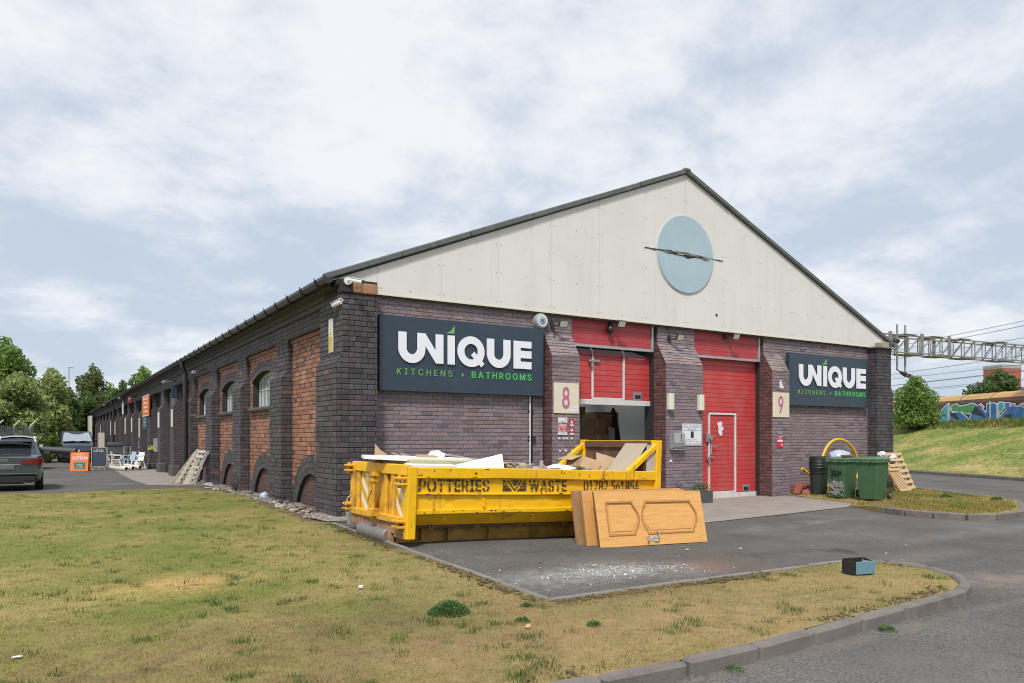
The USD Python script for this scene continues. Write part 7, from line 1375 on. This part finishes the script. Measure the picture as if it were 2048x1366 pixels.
# lettering painted along the wagon side: big block letters with dark outlines and highlights
o_ = bp(0, TP - .012); ux = -T3
def gpnt(px, py):   # a point on the wagon's side from the ray it lies on
    d = D_(px, py, 1.0) - EYE; k = ((np.array([*BK0, 0]) - EYE) @ np.array([*BN, 0]) + TP) / (d @ np.array([*BN, 0])); q = EYE + d * k; return ((q - o_) @ ux, q[2])
GR = [('gr_cyan', [[(1878, 835), (1884, 820), (1896, 808), (1900, 820), (1898, 842), (1880, 842)]]),
      ('gr_blue', [[(1898, 842), (1898, 812), (1905, 826), (1920, 824), (1935, 836), (1938, 842)]]),
      ('gr_green', [[(1903, 812), (1915, 808), (1918, 813), (1932, 811), (1944, 807), (1953, 810), (1950, 826), (1935, 827), (1925, 823), (1905, 822)]]),
      ('gr_blue', [[(1938, 842), (1944, 826), (1953, 812), (1960, 812), (1974, 828), (1974, 808), (1990, 806), (1998, 818), (1998, 842)]]),
      ('gr_cyan', [[(1998, 805), (2006, 805), (2009, 812), (2002, 824), (1998, 822)]]),
      ('gr_blue', [[(2010, 806), (2020, 806), (2018, 814), (2030, 813), (2042, 813), (2060, 822), (2060, 842), (2004, 842), (2002, 832), (2012, 820)]]),
      ('gr_pink', [[(1956, 812), (1962, 808), (1968, 814), (1962, 820)]]), ('gr_pink', [[(2022, 808), (2030, 808), (2030, 813), (2022, 813)]]), ('gr_pink', [[(2040, 810), (2050, 806), (2060, 810), (2055, 817)]])]
for mat, polys in GR:
    for P0 in polys:
        p = Polygon([gpnt(*q) for q in P0]).buffer(0); p = p.buffer(.12).buffer(-.12); m = MB(); m.prism(p.buffer(.22), o_, ux, Z3, -np.array([*BN, 0]) * .01); obj('graffiti_outline', m, 'gr_black', t); m = MB(); m.prism(p.buffer(.10), o_ - np.array([*BN, 0]) * .01, ux, Z3, -np.array([*BN, 0]) * .008); obj('graffiti_rim', m, 'gr_white', t); m = MB(); m.prism(p, o_ - np.array([*BN, 0]) * .018, ux, Z3, -np.array([*BN, 0]) * .008); obj('graffiti_letter', m, mat, t)
m = MB()
for q in ([(1944, 826), (1952, 813), (1973, 835)], [(1898, 828), (1912, 826), (1920, 842)], [(1975, 828), (1990, 842), (1985, 842)], [(2010, 832), (2022, 828), (2024, 836), (2014, 838)]): m.prism(Polygon([gpnt(*k) for k in q]).buffer(.04), o_ - np.array([*BN, 0]) * .03, ux, Z3, -np.array([*BN, 0]) * .006)
obj('graffiti_shadow', m, 'gr_black', t); m = MB()
for cx, cy in ((1915, 818), (1931, 816), (1946, 814)): c = np.array(gpnt(cx, cy)); m.prism(Polygon([tuple(c + (.22 if i % 2 == 0 else .09) * np.array([math.sin(i * math.pi / 5), math.cos(i * math.pi / 5)])) for i in range(10)]), o_ - np.array([*BN, 0]) * .03, ux, Z3, -np.array([*BN, 0]) * .006)
obj('graffiti_star', m, 'gr_cyan', t)
for px in (1897, 1995, 1980): 
    q = D_(px, 845, 49.5 if px != 1980 else 60); t = T('fence_post', {1897: 'left grey post on top of the grass bank', 1995: 'right grey post on top of the grass bank', 1980: 'small white capped post further back on the bank'}[px], 'fence post', (q[0], q[1], 2.3)); w = .13 if px != 1980 else .09; m = MB(); m.b2((q[0] - w / 2, q[1] - w / 2, 2.0), (q[0] + w / 2, q[1] + w / 2, 3.78 if px != 1980 else 4.4), ch=.015); obj('post', m, 'zinc', t); m = MB(); m.box((q[0], q[1], 3.80 if px != 1980 else 4.42), (w * .8, w * .8, .05)); obj('cap', m, 'sign_white', t)
# brick tower and low building beyond
q = D_(2004, 860, 114) - [0, 2, 0]; t = T('brick_tower', 'tall plain red brick tower with a grey band beyond the train', 'tower', (q[0], q[1], 2.5)); TD = rotz(math.radians(-20)); m = MB(); m.box((q[0], q[1] + 2, 6.9), (3.4, 3.4, 10.2), R=TD); obj('wall', m, 'tower_brick', t); m = MB(); m.box((q[0], q[1] + 2, 12.25), (3.46, 3.46, .55), R=TD); obj('parapet', m, 'tower_stone', t); m = MB(); m.box(np.array([q[0], q[1] + 2, 9.6]) + TD @ np.array([-.7, -1.71, 0]), (.22, .06, 3.2), R=TD); obj('slot_window', m, 'black_gap', t)
q = D_(2082, 860, 116); t = T('low_brick_building', 'low flat roofed brick building right of the brick tower', 'building', (q[0], q[1], 2.5)); m = MB(); m.box((q[0] + 3, q[1], 5.6), (12, 6, 6.4), R=TD); obj('wall', m, 'tower_brick', t); m = MB(); m.box((q[0] + 3, q[1], 8.95), (12.1, 6.1, .9), R=TD); obj('roof_band', m, 'tower_stone', t)

# ================================================================ grass and weeds
def tuft(n, h, spread, wd, seed):
    g = np.random.default_rng(seed); m = MB()
    for i in range(n):
        a, l = g.uniform(0, 6.28), h * g.uniform(.5, 1.2); o = np.array([g.normal(0, spread), g.normal(0, spread), -.005]); d = np.array([math.cos(a), math.sin(a), 0]); k = g.uniform(.2, .9); s = np.array([-d[1], d[0], 0]) * wd
        m.add([o - s, o + s, o + d * l * k * .5 + [0, 0, l * .7], o + d * l * k * 1.1 + [0, 0, l * g.uniform(.7, 1.0)]], [(0, 1, 2), (2, 1, 3)]) if False else m.add([o - s, o + s, o + d * l * k * .45 + s * .6 + [0, 0, l * .65], o + d * l * k * 1.1 + [0, 0, l * .9], o + d * l * k * .45 - s * .6 + [0, 0, l * .65]], [(0, 1, 2), (0, 2, 4), (4, 2, 3)])
    return m
LOOK['green_blades'] = usdkit.material(stage, '/World/Looks/green_blades', {'g': ('geometry', {}), 'n2': ('noise_texture', {'scale': 20.0, 'detail': 2.0}), 'r': ('rgb_ramp', {'ramp': [(.3, (.055, .105, .022)), (.7, (.115, .165, .038))]}), 'd': ('principled_bsdf', {'roughness': .6, 'specular_ior_level': .25}), 't': ('translucent_bsdf', {}), 'mix': ('mix_closure', {'fac': .3})},
    [('g.position', 'n2.vector'), ('n2.fac', 'r.fac'), ('r.color', 'd.base_color'), ('r.color', 't.color'), ('d.BSDF', 'mix.closure1'), ('t.BSDF', 'mix.closure2')], surface='mix.closure')
def scatter(name, label, protos, mats, P, sc, rng):
    pi = UsdGeom.PointInstancer.Define(stage, '/World/' + name); tag(pi.GetPrim(), label, 'grass', kind='stuff'); rel = pi.CreatePrototypesRel()
    for i, (m, mt) in enumerate(zip(protos, mats)): v, f, _ = m.arrays(); q = usdkit.mesh(stage, f'/World/{name}/tuft_{i:03d}' if i else f'/World/{name}/tuft', (v, f), LOOK[mt]); q.CreateDoubleSidedAttr(True); rel.AddTarget(q.GetPath())
    n = len(P); a = rng.uniform(0, 2 * np.pi, n); pi.CreatePositionsAttr(Vt.Vec3fArray.FromNumpy(P.astype(np.float32))); pi.CreateProtoIndicesAttr(Vt.IntArray.FromNumpy(rng.integers(0, len(protos), n).astype(np.int32))); pi.CreateScalesAttr(Vt.Vec3fArray.FromNumpy(np.repeat(sc[:, None], 3, 1).astype(np.float32)))
    pi.CreateOrientationsAttr(Vt.QuathArray([Gf.Quath(float(math.cos(k / 2)), 0, 0, float(math.sin(k / 2))) for k in a]))
rng = np.random.default_rng(5)
def spots(poly, n, rmax):
    out = []
    while sum(map(len, out)) < n:
        rad = 3.6 * (rmax / 3.6) ** rng.random(60000); an = math.radians(58) + rng.uniform(-.72, .72, 60000); x, y = EYE[0] + rad * np.cos(an), EYE[1] + rad * np.sin(an); k = shapely.contains_xy(poly, x, y); out.append(np.stack([x[k], y[k], rad[k]], 1))
    return np.vstack(out)[:n]
q = spots(LAWN.buffer(-.03), 52000, 30); P = np.stack([q[:, 0], q[:, 1], lawn_z(q[:, 0], q[:, 1])], 1); scatter('grass', 'short dry mown grass of the lawn', [tuft(9, .021, .035, .0017, 1), tuft(8, .017, .04, .0019, 2), tuft(7, .027, .03, .0015, 3)], ['blades'] * 3, P, (.6 + .04 * q[:, 2]) * rng.uniform(.7, 1.25, len(q)), rng)
q = spots(LAWN.buffer(-.08), 13000, 30); cl = meshkit.fbm(np.stack([q[:, 0] * 1.6, q[:, 1] * 1.6, 0 * q[:, 0]], -1), 3, 12); keep = (meshkit.noise(np.stack([q[:, 0] * 7.0, q[:, 1] * 7.0, 0 * q[:, 0]], -1), 33) > .765) & (q[:, 1] > -10.5) & (cl > .36); q = q[keep]; cl = cl[keep]
P = np.stack([q[:, 0], q[:, 1], lawn_z(q[:, 0], q[:, 1])], 1); scatter('green_tufts', 'longer green tufts standing out of the dry lawn', [tuft(12, .055, .035, .0026, 4), tuft(10, .045, .04, .0030, 5)], ['green_blades'] * 2, P, (.75 + .03 * q[:, 2]) * rng.uniform(.6, 1.3, len(q)), rng)
q = spots(ISLAND.buffer(-.1), 5000, 40); P = np.stack([q[:, 0], q[:, 1], isl_z(q[:, 0], q[:, 1])], 1); scatter('verge_grass', 'short grass of the small verge by the bins', [tuft(9, .05, .06, .004, 6)], ['blades'], P, rng.uniform(.7, 1.4, len(q)), rng)
s_ = rng.uniform(-14, 45, 9000); p_ = np.where(rng.random(9000) < .62, rng.uniform(8.2, 12.5, 9000), rng.uniform(.3, 9, 9000)); xy = BK0[:, None] + BD[:, None] * s_ + BN[:, None] * p_; P = np.stack([xy[0], xy[1], bank_z(p_, s_)], 1); scatter('bank_grass', 'rough grass along the top of the bank', [tuft(12, .20, .14, .010, 7), tuft(10, .16, .16, .010, 8)], ['green_blades', 'blades'], P, np.where(p_ > 8, 1.2, .32) * rng.uniform(.6, 1.3, 9000), rng)
def weed(label, c, rad, n, leaf, seed, name='weed', h=.5):
    t = T(name, label, 'weed', c); r = np.random.default_rng(seed); m = MB()
    for i in range(n):
        a, k = r.uniform(0, 6.28), r.random() ** .6 * (1 + .45 * math.sin(3 * (a0 := (i % 11) * .57)) * r.random()); o = np.array([rad * k * math.cos(a), rad * k * math.sin(a), .01 + rad * h * (1 - k * k) * r.uniform(.4, 1.1)]); d = np.array([math.cos(a), math.sin(a), r.normal(.3, .5)]); d = U(d + r.normal(0, .5, 3)) * leaf; s_ = np.cross(d, U(r.normal(0, 1, 3))) * .32; j = r.uniform(.6, 1.4)
        m.add([o, o + d * .5 + s_, o + d, o + d * .5 - s_], [(0, 1, 2, 3)], (j, j, j))
    v, f, c_ = m.arrays(); obj('foliage', m, 'leaf_weed', t, world=False, tone=True); return t
weed('large dark green weed clump on the front lawn', (-2.0, -8.58, 0), .165, 1500, .030, 1, h=.55)
weed('small weed right of the large clump, near the yard edging', (-1.30, -8.72, 0), .04, 110, .026, 2); weed('small flat weed below and right of the large clump', (-1.62, -9.15, 0), .045, 110, .026, 3); weed('flat weed by the front kerb left of the big joint', (-1.2, -9.55, 0), .04, 100, .026, 4)
weed('leafy weed growing at the kerb foot by the road', (.95, -10.70, -.088), .05, 110, .03, 5); weed('small mossy weed at the kerb foot further left', (-.95, -10.78, -.088), .06, 160, .016, 6); weed('thistle on the verge right of the bins', (14.6, -3.9, -.03), .12, 120, .07, 7, h=.8); weed('dock weed at the tip of the verge', (14.6, -5.1, -.01), .11, 100, .07, 8, h=.7)
for i, (x, y, lab) in enumerate(((-.4, 7.4, 'dry straw coloured weed by the second pier foot'), (-.5, 2.4, 'dry straw weed at the foot of the first blind arch'), (.05, -.9, 'dead twig weed at the foot of the corner pier'))):
    t = T('dry_weed', lab, 'weed', (x, y, .02)); m = MB(); r = random.Random(i)
    for k in range(16): a = r.uniform(0, 6.28); l = r.uniform(.15, .4); m.tube([(x, y, .02), (x + .05 * math.cos(a), y + .05 * math.sin(a), l * .6), (x + .16 * math.cos(a), y + .16 * math.sin(a), l)], [.004, .003, .001], 4)
    obj('stalks', m, 'straw', t)
# crumbs of plaster on the tarmac, litter on the lawn
m = MB(); r = random.Random(9)
for i in range(520):
    k = r.random() * .80; x, y = (r.gauss(.95, .62), r.gauss(-7.55, .20)) if k < .62 else (r.gauss(-.2, .5), r.gauss(-7.6, .35)) if k < .72 else (r.uniform(-.8, 7), r.uniform(-8.4, -5.9))
    if x < -.85 or y < -8.5: continue
    s_ = abs(r.gauss(0, .0050)) * (2.2 if r.random() < .06 else 1) + .0015; v = np.array([(1, 0, 0), (-.6, .8, 0), (-.5, -.7, 0), (0, 0, .9)]) * s_; m.add(v @ rotz(r.uniform(0, 6)).T + [x, y, float(gz(x, y)) + .002], [(0, 1, 3), (1, 2, 3), (2, 0, 3)])
obj('plaster_crumbs', m, 'chips', label='white plaster crumbs scattered on the tarmac', cat='debris', kind='stuff')
for i, (x, y, lab) in enumerate(((-2.25, -7.15, 'white pebble on the lawn left of the weed clump'), (-1.70, -9.36, 'pale pebble on the lawn below the weed clump'), (3.1, -6.3, 'flat white paper scrap on the tarmac beyond the oak doors'), (3.95, -6.55, 'second white paper scrap on the tarmac right of the oak doors'), (-5.1, -8.2, 'small white paper scrap at the left of the lawn'), (-3.0, -10.2, 'white scrap at the lower middle of the lawn'))):
    t = T('litter', lab, 'litter', (x, y, 0)); z = 0.0 if y < -8.6 or x < -.9 else float(gz(x, y)); m = MB(); v = np.array(trimesh.creation.icosphere(2, 1.0).vertices) * ([.028, .022, .02] if i < 2 else [.035, .02, .005]); v *= 1 + .5 * (meshkit.noise(v * 60, i)[:, None] - .5); m.add(v + [x, y, z + .016], trimesh.creation.icosphere(2, 1.0).faces); obj('scrap', m, 'chips' if i != 1 else 'mdf', t, smooth=60)

# moss and soil clods along the lawn's edges, grit in the gutter
m = MB(); r = random.Random(15); ico = trimesh.creation.icosphere(1, 1.0); iv, if_ = np.array(ico.vertices), np.array(ico.faces)
def clods(m, line, n, off, lo, hi, z, flat=.45):
    L = LineString(line)
    for i in range(n):
        d = r.random() * L.length; a, b = np.array(L.interpolate(d).coords[0]), np.array(L.interpolate(min(L.length, d + .01)).coords[0]); t = b - a; t = t / (np.linalg.norm(t) + 1e-9); nn = np.array([-t[1], t[0]]); p = a + nn * (off + r.gauss(0, .05)); k = lo + (hi - lo) * r.random() ** 3
        if meshkit.noise(np.array([p[0] * 1.3, p[1] * 1.3, .5]), 4) < .42: continue
        v = iv * [k * r.uniform(.8, 1.8), k * r.uniform(.8, 1.8), k * flat] * (1 + .5 * (np.random.default_rng(i).random((len(iv), 1)) - .5)); m.add(v @ rotz(r.uniform(0, 6)).T + [p[0], p[1], z], if_)
clods(m, [(-.66, -1.4), (-1.05, -8.6)], 1100, -.04, .004, .017, .010, .6); clods(m, [(-1.0, -8.70), (1.77, -8.73), (3.3, -8.78)], 1100, -.03, .004, .016, .010, .6); clods(m, [(3.3, -8.8), (3.6, -9.2), (3.25, -9.95), (2.2, -10.33), (.6, -10.44), (-1, -10.53), (-2.5, -10.47)], 900, .0, .004, .014, .012, .6)
obj('moss_edge', m, 'moss', label='dark moss and soil clods along the edges of the lawn', cat='moss', kind='stuff')
m = MB(); clods(m, [(3.92, -9.2), (3.5, -10.1), (2.3, -10.58), (.6, -10.66), (-1, -10.76), (-3, -10.68)], 1300, -.03, .002, .008, -.086, .6); clods(m, [(-.9, -8.5), (1.77, -8.52), (3.2, -8.58)], 500, .04, .003, .010, -.02, .6)
obj('gutter_grit', m, 'kerb', label='loose grit in the gutter below the kerb', cat='grit', kind='stuff')
